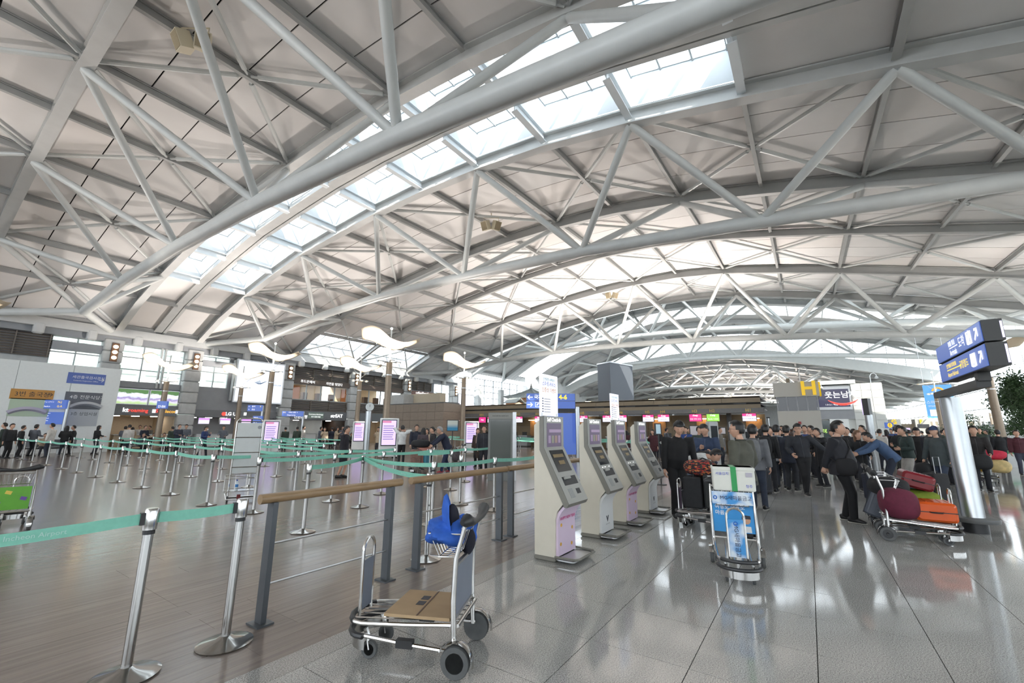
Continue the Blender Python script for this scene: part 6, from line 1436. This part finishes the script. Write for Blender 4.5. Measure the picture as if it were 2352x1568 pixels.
fsign('blue sign with yellow N-J and G-A at the far left', 55, 918, 155, 938, 27, [[('←', .02, .7, M_inkw), ('탑승수속', .2, .55, M_inkw), ('チェックイン', .48, .4, M_inkw), ('N-J', .8, .7, M_inky)], [('→', .02, .7, M_inkw), ('탑승수속', .2, .55, M_inkw), ('Check-in', .48, .45, M_inkw), ('G-A', .8, .7, M_inky)]])
fsign('blue board listing directions under the N-J sign', 90, 946, 149, 974, 27.2, [[('안내 Information', .1, .55, M_inkw)], [('환전 Exchange', .1, .55, M_inkw)], [('식당 Restaurant', .1, .55, M_inkw)], [('의료센터 Clinic', .1, .55, M_inkw)], [('주차 Parking', .1, .5, M_inkw)]], False)
fsign('small blue sign with yellow 4 before the big screen', 570, 930, 603, 944, 34, [[('←', .05, .6, M_inkw), ('출국', .3, .6, M_inkw), ('4', .85, .8, M_inky)], [('↑', .05, .6, M_inkw), ('환승', .3, .6, M_inkw)]])
fsign('blue and white sign with yellow 4-6 left of the currency exchange', 649, 944, 697, 956, 34, [[('4-6', .04, .8, M_inky), ('국제선 출발 →', .3, .6, M_inkw)], [('Departures', .25, .7, M_inkw)]])
fsign('tall blue directory board beside the lilac information screen', 581, 955, 602, 984, 33.5, [[('안내', .1, .5, M_inkw)], [('출국', .1, .5, M_inkw)], [('환전', .1, .5, M_inkw)]], False)
fsign('square blue sign fixed on the left lamp post', 362, 921, 385, 938, 29.2, [[('', .1, .5, M_inkw)], [('안내III', .15, .8, M_inkw)]], False)
t = fsign('blue information sign with a yellow question mark over the crowd', 2034, 970, 2050, 983, 30, [[('?', .32, .95, M_ink)]]); 
q = at_d(2042, 976.5, 29.9); 
MB().cyl((-.25, -.082, q[2]), (-.25, -.084, q[2]), .17, 18).build('yellow_disc', mat('disc_yellow', srgb(245, 200, 40), .5, emit=(1, .6, .05), es=.4), t)
# white partition with printed maps, far left
VP_ = 39.3
pt = thing('map_partition', 'long white partition wall with printed maps and arrows at the far left', 'partition', (0, VP_, 0)); zt = at_v(100, 832, VP_)[2]; ue = at_v(272, 900, VP_)[0]
for k in range(6):
    a_ = ue - 2.4 * (k + 1) + .01; MB().box2((a_, 0, 0), (a_ + 2.38, .15, zt)).build('wall_board', mat('partition_white', srgb(232, 236, 234), .5, var=.02), pt)
def pdecal(name, x0, y0, x1, y1, m):
    p = at_v(x0, y1, VP_); q = at_v(x1, y0, VP_); MB().rbox(((p[0] + q[0]) / 2, -.012, (p[2] + q[2]) / 2), (q[0] - p[0], .02, q[2] - p[2]), .004).build(name, m, pt); return p, q
M_inkd = mat('decal_dark', srgb(50, 54, 60), .6)
def ptext(s_, x, y, size, m, al='LEFT'): p = at_v(x, y, VP_); text(s_, size * .8, m, (p[0], -.026, p[2]), (1, 0, 0), UP, pt, al)
pdecal('blue_sign', 152, 861, 244, 879, mat('decal_blue', srgb(86, 108, 176), .5)); ptext('세관출국검사관실', 166, 865, .27, M_inkp); ptext('Customs Inspection Office', 168, 873, .14, M_inkp); ptext('→', 224, 873, .5, M_inkp)
pdecal('orange_sign', 20, 897, 126, 915, mat('decal_orange', srgb(192, 140, 70), .5)); ptext('3번 출국장', 33, 904, .42, M_inkd); ptext('→', 104, 906, .5, M_inkd)
pdecal('green_map', 14, 917, 118, 955, mat('decal_green', srgb(182, 200, 176), .5)); pdecal('dark_map', 143, 903, 236, 938, mat('decal_slate', srgb(92, 96, 104), .5)); ptext('4층 전문식당가', 160, 911, .34, M_inkp); pdecal('grey_map', 152, 941, 228, 978, mat('decal_grey', srgb(184, 190, 196), .5)); ptext('3층 상업시설', 161, 950, .3, M_inkd)
for (x0, x1, yy, m) in ((16, 105, 938, mat('map_lilac', srgb(176, 172, 190), .5)), (158, 232, 926, mat('map_pale', srgb(176, 180, 186), .5))):
    MB().tube([tuple(np.array(at_v(x0 + (x1 - x0) * i / 10, yy + 9 * (i / 5 - 1) ** 2, VP_)) - np.array([0, VP_ + .02, 0])) for i in range(11)], .14, 5).build('map_arc', m, pt)

# ---------------------------------------------------------------- lamp posts with curved reflector wings
M_bronze = mat('lamp_pole_bronze', srgb(136, 122, 106), .4, .5, var=.05); M_wing = mat('wing_sail', srgb(222, 206, 180), .6, var=.02)
LAMP_W = 950
def lamp(label, loc, h=5.1, rz=0.0, dish=False, light=True):
    t = thing('lamp_post', label, 'lamp post', (loc[0], loc[1], 0), rz)
    MB().lathe([(.26, 0), (.27, .02), (.27, .3), (.21, .32), (.19, .6), (.16, h)], n=20).build('pole', M_bronze, t, smooth=True); MB().lathe([(.165, h * .86), (.18, h * .86), (.18, h * .87), (.165, h * .87)], n=18).build('collar', M_alu, t, smooth=True)
    MB().lathe([(.05, h), (.045, h + .9), (.04, h + 1.9), (.0, h + 1.9)], n=10).build('mast', M_white, t, smooth=True); MB().ball((0, 0, h + 1.95), .07, 8, 6).build('tip_light', glow('tip_lamp', (1, .95, .85), 12), t, smooth=True)
    hd = MB()
    for a in range(4):
        c, s_ = math.cos(a * math.pi / 2 + .4), math.sin(a * math.pi / 2 + .4); hd.cyl((.1 * c, .1 * s_, h + .02), (.62 * c, .62 * s_, h + .06), .03, 6); hd.box((.5 * c, .5 * s_, h + .05), (.28, .2, .07), Matrix.Rotation(a * math.pi / 2 + .4, 3, 'Z'))
    hd.build('lamp_arms', M_alu, t)
    for a in range(4):
        c, s_ = math.cos(a * math.pi / 2 + .4), math.sin(a * math.pi / 2 + .4); MB().lathe([(0, h + .086), (.1, h + .09), (.0, h + .1)], (.5 * c, .5 * s_, 0), 10).build('lamp_lens', M_light, t); MB().lathe([(0, h - .01), (.09, h - .005), (.0, h)], (.5 * c, .5 * s_, 0), 10).build('downlight_lens', M_light, t)
    rows = []
    for i in range(17):
        x = -1.6 + 3.2 * i / 16; k = x / 1.6; w = .62 * (1 - .45 * abs(k) ** 2.2)
        z = h + 1.0 + (.62 * math.sin(min(1, -k * 1.15) * math.pi / 2) if k < 0 else .32 * k * k - .1 * math.sin(math.pi * k)) - (.25 * max(0, -k - .6) if k < 0 else 0)
        tw = -.62 * max(0, min(1, .55 - k)) - .05
        if dish: z = h + 1.0; tw = 0
        rows.append([(x, w * s_ * (.6 if dish else 1), z + tw * w * s_ + .05 * s_ * s_) for s_ in (-1, -.5, 0, .5, 1)])
    mb = MB(); mb.grid(rows); w = mb.build('reflector_wing', M_wing, t, smooth=True); sd = w.modifiers.new('thickness', 'SOLIDIFY'); sd.thickness = .02
    st = MB()
    for x, zz in ((-.8, 1.35), (.9, 1.02)): st.cyl((0, 0, h + .25), (x, 0, h + zz), .014, 5)
    st.build('stay', M_alu, t)
    if light:
        l = bpy.data.lights.new('lamp_light', 'SPOT'); l.energy = LAMP_W; l.color = (1, .91, .84); l.shadow_soft_size = .2; l.spot_size = R(160); l.spot_blend = .5
        o = bpy.data.objects.new('lamp_light', l); col.objects.link(o); o.parent = t; o.location = (0, -.66, h + .12); o.rotation_euler = (R(180), 0, 0)
    return t
def dpos(x, d): p = at_d(x, 1000, d); return (p[0], p[1])
lamp('tall bronze lamp post with a pale wing beside the lilac screen, nearest of the lamps', dpos(884, 23.7), 5.25, R(-45)); lamp('bronze lamp post with a glowing wing left of the blue 4-6 sign', dpos(1062, 32), 5.35, R(-45)); lamp('bronze lamp post with a pale wing behind the round clock', dpos(817, 34), 5.3, R(-45)); lamp('bronze lamp post with a pale wing in front of the big white screen', dpos(608, 28.5), 5.3, R(-45)); lamp('smaller looking bronze lamp post between the big screen and the telecom column', dpos(540, 36), 4.9, R(-45)); lamp('bronze lamp post with a square blue sign before the telecom counters', dpos(362, 29.5), 4.7, R(-45))
lamp('thick bronze lamp post at the right edge before the dark trees', dpos(2300, 22.2), 4.4, R(45)); lamp('bronze lamp post before the blue hanging banner', dpos(2168, 38), 4.9, R(30), True)
lamp('distant lamp post right of the sign pole', dpos(2285, 75), 4.9, R(30)); lamp('distant lamp post with a pale dish left of the E block', dpos(2245, 80), 4.9, R(30))
for i, p in enumerate(((-6, 12), (-7, 26), (1, 27.5), (-5, -9), (14, -9.5))): lamp('added bronze lamp post outside the view %s' % ('behind the camera on the left', 'far behind the left queue lanes', 'left of the queue lanes', 'behind the camera on the right', 'right of the sign pole')[i], p, 5.25, R(-45))  # unseen posts, added to light the near ceiling

# ---------------------------------------------------------------- information totems, clock, scanner frame, loudspeakers, trees
def totem(label, x, d, w=.95, h=2.15, rz=0):
    p = dpos(x, d); t = thing('info_totem', label, 'information screen', (p[0], p[1], 0), AZ - R(90) + math.atan2((x - 1176), 1000) * -1 + rz)
    MB().rbox((0, 0, h / 2 + .1), (w, .22, h - .2), .05).build('casing', M_white, t); MB().box2((-w / 2 + .04, -.05, 0), (w / 2 - .04, .12, .12)).build('plinth', M_kedge, t)
    MB().box2((-w * .40, -.125, .75), (w * .40, -.112, h - .08)).build('bezel', M_black, t); MB().add([(-w * .36, -.128, .8), (w * .36, -.128, .8), (w * .36, -.128, h - .12), (-w * .36, -.128, h - .12)], [(0, 1, 2, 3)]).build('display', M_lilac, t)
    MB().box2((-w * .36, -.131, h - .24), (w * .1, -.129, h - .13)).build('title_bar', glow('rose_bar', (.6, .2, .35), 1), t)
    for k in range(7): MB().box2((-w * .3, -.131, h - .42 - .11 * k), (w * (.25 - .03 * (k % 3)), -.129, h - .38 - .11 * k)).build('text_line', glow('violet_ink', (.2, .13, .4), 1), t)
    text('INCHEON AIRPORT', .05, M_inkp, (0, -.128, .68), (1, 0, 0), UP, t, 'CENTER')
totem('white framed lilac information screen under the nearest lamp post', 893, 22.6); totem('white framed lilac information screen left of the tall grey column', 622, 26.6, .95, 2.1); totem('white framed lilac information screen beside the lamp post right of the crowd', 1083, 27, .9, 2.1); totem('lilac information screen half hidden behind the clock pole', 824, 30, .85, 2.1)
p = dpos(843, 25); t = thing('pole_clock', 'round white clock on a grey pole before the lamp posts', 'clock', (p[0], p[1], 0)); MB().cyl((0, 0, 0), (0, 0, 2.6), .17, 18).build('pole', M_pole, t, smooth=True)
d_ = Vector((-p[0], -p[1], 0)).normalized(); c_ = Vector((0.05, 0, 2.85)) ; MB().cyl(c_ - d_ * .12, c_ + d_ * .05, .26, 24).build('case', M_black, t, smooth=True); MB().cyl(c_ + d_ * .05, c_ + d_ * .07, .235, 24).build('face', mat('clock_face', srgb(220, 226, 226), .5), t); MB().box(c_ + d_ * .075 + Vector((0, 0, .06)), (.015, .015, .14)).build('hand', M_ink, t)
p = dpos(1153, 14.4); t = thing('scanner_frame', 'tall grey frame with a dark glass panel behind the rail', 'frame', (p[0], p[1], 0), AZ - R(90)); M_gf = mat('frame_grey', srgb(122, 124, 122), .5, var=.05)
MB().box2((-.45, -.1, 0), (.35, .1, 2.15)).build('casing', M_gf, t); MB().box2((-.38, -.105, .25), (.29, -.095, 1.88)).build('glass', mat('smoked_glass', srgb(92, 96, 92), .12), t); MB().box2((.35, -.12, 0), (.47, .12, 2.17)).build('side_post', M_alu, t); MB().box2((-.45, -.11, 1.95), (.35, -.1, 2.13)).build('header', mat('frame_header', srgb(140, 140, 134), .5), t); text('INCHEON AIRPORT', .06, M_ink, (-.05, -.112, 2.04), (1, 0, 0), UP, t, 'CENTER')
def stand_sign(label, x, y0, y1, d, w, m, foot=True):
    p = dpos(x, d); zt, zb = at_d(x, y0, d)[2], at_d(x, y1, d)[2]; t = thing('sign_stand', label, 'sign', (p[0], p[1], 0), AZ - R(90))
    MB().box2((-w / 2, -.03, zb), (w / 2, .02, zt)).build('frame', M_black, t); MB().box2((-w / 2 + .03, -.036, zb + .03), (w / 2 - .03, -.03, zt - .03)).build('print', m, t); MB().cyl((0, 0, 0), (0, 0, zb), .02, 8).build('stem', M_black, t); MB().lathe([(.16, 0), (.16, .02), (.02, .03)], n=14).build('foot', M_black, t); return t
def seaprint():
    m = mat('sea_print', srgb(60, 140, 170), .5); nt = m.node_tree; g = nt.nodes.new('ShaderNodeTexCoord'); s_ = nt.nodes.new('ShaderNodeSeparateXYZ'); r = nt.nodes.new('ShaderNodeValToRGB'); e = r.color_ramp.elements; e[0].color = (*srgb(40, 130, 170), 1); e[1].color = (*srgb(196, 200, 190), 1); e[0].position = .25; e[1].position = .65
    nt.links.new(g.outputs['Generated'], s_.inputs[0]); nt.links.new(s_.outputs[2], r.inputs[0]); nt.links.new(r.outputs[0], nt.nodes['Principled BSDF'].inputs['Base Color']); return m
stand_sign('black framed sea blue sign on a stem beside the lamp post', 1039, 964, 990, 19.5, .52, seaprint()); stand_sign('white sign with a light blue question mark behind the last kiosk', 1512, 972, 998, 13.5, .2, mat('pale_blue_sign', srgb(200, 226, 236), .4)); stand_sign('red and white notice on a stem among the queue', 1597, 977, 1000, 22, .55, mat('notice_white', srgb(212, 204, 206), .5)); stand_sign('small red topped notice further right in the queue', 1658, 981, 997, 24, .45, mat('notice_white', srgb(212, 204, 206), .5))
for i, (x, y, d, w) in enumerate(((1637, 968, 16, .34), (1690, 968, 19, .4), (1738, 985, 22, .4), (1715, 985, 23, .4), (1760, 986, 25, .4))):
    p = dpos(x, d); h = at_d(x, y, d)[2]; t = thing('ticket_kiosk', 'slim white machine standing in the queue crowd, %s from the left' % ('first', 'second', 'fourth', 'third', 'fifth')[i], 'machine', (p[0], p[1], 0), AZ - R(90)); MB().rbox((0, 0, h / 2), (w, .3, h), .04).build('body', M_conc, t); MB().box2((-w * .35, -.16, h * .6), (w * .35, -.15, h * .92)).build('display', M_kscr2, t); MB().rbox((0, 0, .04), (w + .1, .45, .08), .03).build('foot', M_alu, t)
p = dpos(2002, 17.5); t = thing('screen_pole', 'dark double faced screen on a silver pole behind the crowd', 'information screen', (p[0], p[1], 0), AZ - R(60)); z0, z1 = at_d(2000, 952, 17.5)[2], at_d(2000, 915, 17.5)[2]; MB().cyl((0, 0, 0), (0, 0, z0), .13, 18).build('pole', M_pole, t, smooth=True); MB().box2((-.14, -.1, z0 - .02), (.14, .1, z1)).build('housing', M_signd, t); MB().box2((-.15, .1, z0), (.0, .12, z1 - .02)).build('display', M_lilac, t)
def speaker_pair(label, x, y):
    r = ray(x, y); tt = .005
    while r[2] * tt + EYE < zr(r[0] * tt, r[1] * tt) - .9: tt += .0002
    p = r * tt + CAM; t = thing('loudspeaker', label, 'loudspeaker', tuple(p), AZ - R(90)); M_sp = mat('speaker_cream', srgb(206, 196, 172), .5)
    for s_ in (-1, 1):
        mt = Matrix.Rotation(s_ * .6, 3, 'Z') @ Matrix.Rotation(.45, 3, 'X'); c = Vector((s_ * .32, 0, 0)); MB().box(c, (.42, .4, .55), mt).build('cabinet', M_sp, t); MB().box(c + mt @ Vector((0, -.2, 0)), (.36, .02, .48), mt).build('grille', mat('grille_tan', srgb(150, 136, 110), .7, var=.1, scale=40), t)
    MB().tube([(-.45, 0, .2), (-.45, 0, .5), (.45, 0, .5), (.45, 0, .2)], .025, 6).cyl((0, 0, .5), (0, 0, .95), .03, 6).build('yoke', M_sp, t)
speaker_pair('pair of cream loudspeakers hanging at the upper left ceiling', 443, 95); speaker_pair('pair of cream loudspeakers under the middle of the vault', 1128, 518); speaker_pair('pair of cream loudspeakers near the arched edge of the near vault', 1405, 678)
M_leaf = mat('leaf_green', srgb(46, 72, 38), .6, var=.5, scale=3); M_trunk = mat('trunk', srgb(80, 66, 52), .8, var=.2)
def tree(label, loc, h, r, n, seed, low=.35):
    rg = random.Random(seed); t = thing('indoor_tree', label, 'tree', (loc[0], loc[1], 0)); mb = MB().tube([(0, 0, 0), (.05, .02, h * .3), (-.03, .05, h * .6), (0, 0, h * .85)], [.09, .075, .06, .02], 7); cl = []
    for k in range(16):
        a = rg.uniform(0, 6.28); z = h * rg.uniform(low, .95); rr = r * math.sqrt(max(.05, 1 - ((z / h - .62) / .42) ** 2)) * rg.uniform(.45, 1); e = (rr * math.cos(a), rr * math.sin(a), z); mb.tube([(0, 0, z * .75), (e[0] * .5, e[1] * .5, z * .9), e], [.03, .02, .008], 5); cl.append(e)
    mb.build('trunk', M_trunk, t); lf = MB()
    for k in range(n):
        c = rg.choice(cl); p = Vector([c[i] + rg.gauss(0, r * .2) for i in range(3)]); p.z = max(p.z, h * low * .9); d = Vector((rg.gauss(0, 1), rg.gauss(0, 1), rg.gauss(-.3, .7))).normalized(); s_ = d.orthogonal().normalized() * rg.uniform(.028, .05); L = rg.uniform(.1, .2)
        lf.add([p, p + d * L * .5 + s_, p + d * L, p + d * L * .5 - s_], [(0, 1, 2, 3)])
    o = lf.build('foliage', M_leaf, t); o['kind'] = 'stuff'; MB().lathe([(.0, .0), (.42, 0), (.5, .55), (.46, .56), (.44, .48), (0, .46)], n=18).build('planter', M_granb, t, smooth=True)
p = dpos(2400, 25.5); tree('large dark leafy tree at the right edge', p, 4.9, 1.6, 11000, 3); tree('dark leafy tree behind the one at the right edge', (p[0] + 4.2, p[1] - 1.0), 4.6, 1.4, 6000, 5); tree('small rounded green tree right of the sign pole', dpos(2225, 33), 2.9, 1.2, 4000, 9, .3)
# concrete bench with a green strip behind the right cart
p = dpos(2335, 21); t = thing('service_desk', 'low white information desk with a green strip behind the right lamp post', 'desk', (p[0], p[1], 0), AZ - R(90)); MB().box2((-1.1, -.3, 0), (1.1, .3, .95)).build('body', M_conc, t); MB().box2((-1.0, -.31, .62), (-.3, -.3, .8)).build('green_strip', mat('strip_green', srgb(40, 140, 90), .5), t); MB().box2((-1.15, -.35, .95), (1.15, .35, 1.0)).build('worktop', M_alu, t)
# ---------------------------------------------------------------- placing the people
cm = {}
def cloth(c, rough=.8, kind='cloth'):
    key = (c, kind)
    if key not in cm: cm[key] = mat('%s_%d_%d_%d' % ((kind,) + tuple(c)), srgb(*c), rough, var=.14, scale=9, bump=.35 if kind == 'cloth' else .1)
    return cm[key]
M_lips = mat('lips', srgb(176, 110, 100), .5); M_eye = mat('eye_dark', srgb(24, 18, 16), .3); M_eyew = mat('eye_white', srgb(200, 194, 188), .4)
def skinm(c): return mat('skin_%d_%d_%d' % tuple(c), srgb(*c), .5, var=.05, scale=20)
def setm(me, ms):
    me.materials.clear()
    for m in ms: me.materials.append(m)
    return me
def place(spec, G, name='person'):
    yaw = R(spec['yaw']); x, y = spec['pos']; F = Vector((-x, -y, 0)).normalized(); Rv = Vector((-F.y, F.x, 0)) * -1
    Rv = Vector((F.y, -F.x, 0)) * -1                                    # image right for a viewer at the camera
    fd = F * math.cos(yaw) + Rv * math.sin(yaw); rz = math.atan2(fd.y, fd.x) - math.pi / 2
    t = thing(name, spec['label'], 'person', (x, y, 0), rz, spec['group'])
    link('body', setm(G['body'], [skinm(spec['skin']), M_lips, M_eye, M_eyew]), t)
    for nm, key in (('trousers', 'botc'), ('skirt', 'botc'), ('top', 'topc')):
        if nm in G: link('jacket' if nm == 'top' else nm, setm(G[nm], [cloth(spec[key])]), t)
    if G.get('front') and name == 'person' and not spec['label'].startswith('distant') and G['hair'].v.__len__() > 300:
        fr = G['front']; c = tuple(min(255, q + 34) for q in spec['topc']); MB().tube(fr[:6], .0055, 5).build('zip', cloth(c, .5, 'zip'), t); MB().tube([G['sp'](.525, .066 * math.cos(a), .07 * math.sin(a)) for a in np.linspace(0, 6.28, 13)[:-1]], .018, 6, True).build('collar', cloth(tuple(int(q * .8) for q in spec['topc'])), t, smooth=True)
    for i in (0, 1): G['shoe%d' % i].build('shoe', [cloth(spec['shoec'], .5, 'leather'), cloth(spec['sole'], .6, 'sole')], t, smooth=True)
    if 'hair' in G: G['hair'].build('hair', mat('hair_%d_%d' % spec['hairc'][:2], srgb(*spec['hairc']), .45, var=.3, scale=60), t, smooth=True)
    k = G['k']; HM = G['HM']; sp = G['sp']; ex = spec['extra']
    for e in ex:
        if e.startswith('backpack'):
            m = cloth((110, 112, 114) if 'grey' in e else (24, 25, 28)); bp = blob(sp(.27, -.26), (.16 * k, .11 * k, .25 * k), .06, 3, 3, 20, 14, .6).build('backpack', m, t, smooth=True)
            blob(sp(.17, -.37), (.11 * k, .04 * k, .12 * k), .06, 3, 5, 14, 10, .7).build('backpack_pocket', m, bp, smooth=True)
            for s in (-1, 1): MB().tube([sp(.45, -.15, s * .11), sp(.53, -.02, s * .11), sp(.45, .14, s * .11), sp(.2, .13, s * .14), sp(.1, -.1, s * .17)], .017, 6).build('strap', m, bp, smooth=True)
        elif e == 'glasses':
            g = MB()
            for s in (-1, 1): g.tube([HM @ (Vector((s * .031 + .024 * math.cos(a), .101, .010 + .016 * math.sin(a))) * k) for a in np.linspace(0, 6.28, 11)[:-1]], .0022, 5, True); g.tube([HM @ (Vector((s * .055, .1, .014)) * k), HM @ (Vector((s * .08, .04, .014)) * k), HM @ (Vector((s * .082, -.01, .008)) * k)], .0022, 5)
            g.tube([HM @ (Vector((-.008, .103, .012)) * k), HM @ (Vector((.008, .103, .012)) * k)], .0022, 5); g.build('glasses', M_black, t)
        elif e == 'mask': blob(HM @ (Vector((0, .075, -.05)) * k), (.052 * k, .036 * k, .042 * k), .05, 2, 2).build('face_mask', M_inkp, t, smooth=True)
        elif e.startswith('cap'):
            m = cloth((44, 58, 92) if 'blue' in e else (26, 26, 30)); c = MB(); D = sphere_dirs(24, 18); rows = [[HM @ ((head_pt(d) * 1.1 + Vector((0, 0, .012))) * k) for d in r + r[:1]] for r in D if r[0][2] > .12]; c.grid(rows); cp = c.build('cap', m, t, smooth=True)
            b = MB(); b.grid([[HM @ (Vector((.078 * math.sin(a) * q, .075 + .085 * math.cos(a) * (q - .35), .047 - .012 * q)) * k) for a in np.linspace(-1.35, 1.35, 9)] for q in (.75, .9, 1.05, 1.2)]); b.build('visor', m, cp, smooth=True)
        elif e == 'shoulderbag':
            m = cloth((22, 22, 25), .6); bg = blob(sp(.02, .13, .26), (.055 * k, .16 * k, .15 * k), .05, 3, 7, 18, 12, .6).build('shoulder_bag', m, t, smooth=True); MB().tube([sp(.14, .13, .25), sp(.33, .19, .1), sp(.47, .12, -.06), sp(.535, 0, -.1), sp(.45, -.15, -.03), sp(.25, -.19, .12), sp(.1, -.02, .27)], .014, 6).build('strap', m, bg, smooth=True)
        elif e in ('heldbag', 'handbag'):
            m = cloth((26, 27, 30), .7); T = G['arms'][1][2]; c = T + Vector((0, .06, -.28)) if e == 'handbag' else (G['arms'][0][2] + G['arms'][1][2]) / 2 + Vector((0, .1, -.2)); bg = blob(c, (.2 * k, .1 * k, .2 * k), .08, 3, 9, 18, 12, .7).build('carried_bag', m, t, smooth=True); MB().tube([c + Vector((-.08, 0, .17)), T + Vector((0, .05, -.05)), c + Vector((.08, 0, .17))], .012, 6).build('bag_handle', m, bg, smooth=True)
        elif e == 'scarf': sc_ = MB().tube([sp(.52, .07 * math.cos(a), .075 * math.sin(a)) for a in np.linspace(0, 6.28, 13)[:-1]], .032, 8, True); sc_.tube([sp(.5, .09), sp(.35, .16, .02), sp(.15, .17, .03)], [.035, .04, .03], 8); sc_.build('scarf', cloth((150, 130, 118)), t, smooth=True)
    return t
for spec, G in PEOPLE: place(spec, G)
# far crowd: copies of the low detail figures
PROTO = {}
def proto_copy(i, pos, yaw, label, group, sitting=False, s=1.0):
    key = ('s' if sitting else 'v', i)
    if key not in PROTO:
        a, b, G = VARI[i]
        if sitting: G = {q: (w.copy() if hasattr(w, 'materials') else w) for q, w in SITV.items()}
        PROTO[key] = place(dict(label=label, pos=pos, yaw=yaw, topc=a, botc=b, hairc=(24, 20, 18), shoec=(30, 30, 32), sole=(120, 120, 120), skin=(205, 162, 138), group=group, extra=()), G); return PROTO[key]
    t = copy_tree(PROTO[key]); t.location = (pos[0], pos[1], 0); F = Vector((-pos[0], -pos[1], 0)).normalized(); Rv = Vector((-F.y, F.x, 0)); yw = R(yaw); fd = F * math.cos(yw) + Rv * math.sin(yw)
    t.rotation_euler = (0, 0, math.atan2(fd.y, fd.x) - math.pi / 2); t.scale = (s, s, s); t['label'] = label; t['group'] = group; return t
rg = random.Random(21)
CN = ['black', 'navy', 'maroon', 'taupe', 'black', 'beige', 'dark green', 'grey', 'blue', 'pale']
def crowd(spots, where, group, d0=0):
    for x, d in spots:
        i = rg.randrange(10); c = CN[i]; proto_copy(i, dp(x, d), rg.uniform(-180, 180), 'distant standing traveller in %s clothes %s' % (c, where), group, s=rg.uniform(.95, 1.05))
crowd([(1500, 22), (1512, 25), (1530, 29), (1575, 20), (1585, 27), (1640, 18), (1652, 21), (1605, 16), (1735, 16.5), (1748, 18.5), (1766, 17), (1775, 20), (1790, 15.5), (1798, 18), (1822, 17), (1832, 20), (1850, 16), (1862, 18), (1772, 14.5), (1850, 21)], 'in the queue near the H block', 'travellers queueing near the H block')
crowd([(1912, 19), (1925, 24), (1940, 21), (1958, 18), (1985, 17), (1995, 22), (2008, 26), (2020, 19), (2038, 24), (2050, 30), (2058, 19), (2088, 22), (2100, 27), (2112, 20), (2120, 33), (2132, 25), (2140, 19), (2155, 22), (2165, 28), (2178, 35), (2190, 22), (2205, 26), (2215, 18), (2225, 30), (2252, 24), (2268, 28), (2060, 40), (2085, 42), (2105, 45), (2145, 40)], 'in the crowd at the right', 'travellers in the crowd at the right')
crowd([(1325, 30), (1335, 32), (1412, 26), (1440, 27), (1180, 28), (870, 28), (890, 31)], 'near the check-in desks', 'travellers near the check-in desks')
crowd([(8, 23), (22, 22.6), (48, 24), (78, 24.4), (118, 23.5), (150, 25.5), (168, 26), (222, 26.4), (285, 30), (295, 28), (302, 32), (318, 33), (330, 30), (342, 34), (395, 30), (408, 29), (425, 30.5), (512, 31), (655, 32), (682, 33), (695, 34), (735, 34), (745, 33), (762, 35), (772, 34), (785, 35)], 'before the left wall', 'travellers before the left wall')
# rows of seats with sitting people
M_seat = mat('bench_steel', srgb(110, 112, 116), .35, .7)
def bench(p, rz, label, n=4):
    t = thing('seat_row', label, 'bench', (p[0], p[1], 0), rz)
    for i in range(n):
        MB().rbox((.58 * i, .0, .42), (.52, .46, .04), .04).build('seat', M_seat, t); MB().rbox((.58 * i, -.25, .66), (.52, .05, .42), .04).build('backrest', M_seat, t)
    MB().cyl((-.3, 0, .36), (.58 * n - .28, 0, .36), .03, 8).build('beam', M_alu, t)
    for x in (0, .58 * (n - 1)): MB().tube([(x, -.22, 0), (x, -.2, .03), (x, 0, .36), (x, .2, .03), (x, .22, 0)], .02, 6).build('leg', M_alu, t)
k = 0
for bx, by, where in ((3.6, 37.0, 'nearest the left edge'), (7.0, 37.2, 'before the white partition'), (11.6, 37.4, 'before the telecom counters'), (24.0, 33.6, 'before the currency exchange'), (26.8, 35.6, 'before the strEAT shop')):
    bench((bx, by), math.pi + .0, 'steel seat row with sitting people %s' % where)
    for i in range(4):
        if rg.random() < .8: t = proto_copy(rg.randrange(10), (bx - .58 * i, by + .05), 0, 'sitting traveller on the seat row %s' % where, 'sitting travellers', True); t.rotation_euler = (0, 0, math.pi + rg.uniform(-.15, .15)); t.location.z = -.06
suitcase('black and charcoal wheeled suitcase held by the man in the quilted jacket', (.4, .28, .62), mat('graphite_shell', srgb(48, 50, 56), .45, var=.08), (13.3, 1.12, 0), AZ - R(60))
suitcase('black wheeled suitcase standing beside the man with the blue cap', (.44, .28, .6), MATS['black_fabric'], tuple(dp(2130, 10.6)) + (0,), AZ - R(80), soft=True)
suitcase('navy suitcase with white dots between the heavy man and the crowd', (.42, .26, .6), mat('dotted_navy', srgb(40, 44, 58), .5, var=.2, scale=60), tuple(dp(1990, 10.6)) + (0,), AZ - R(80))
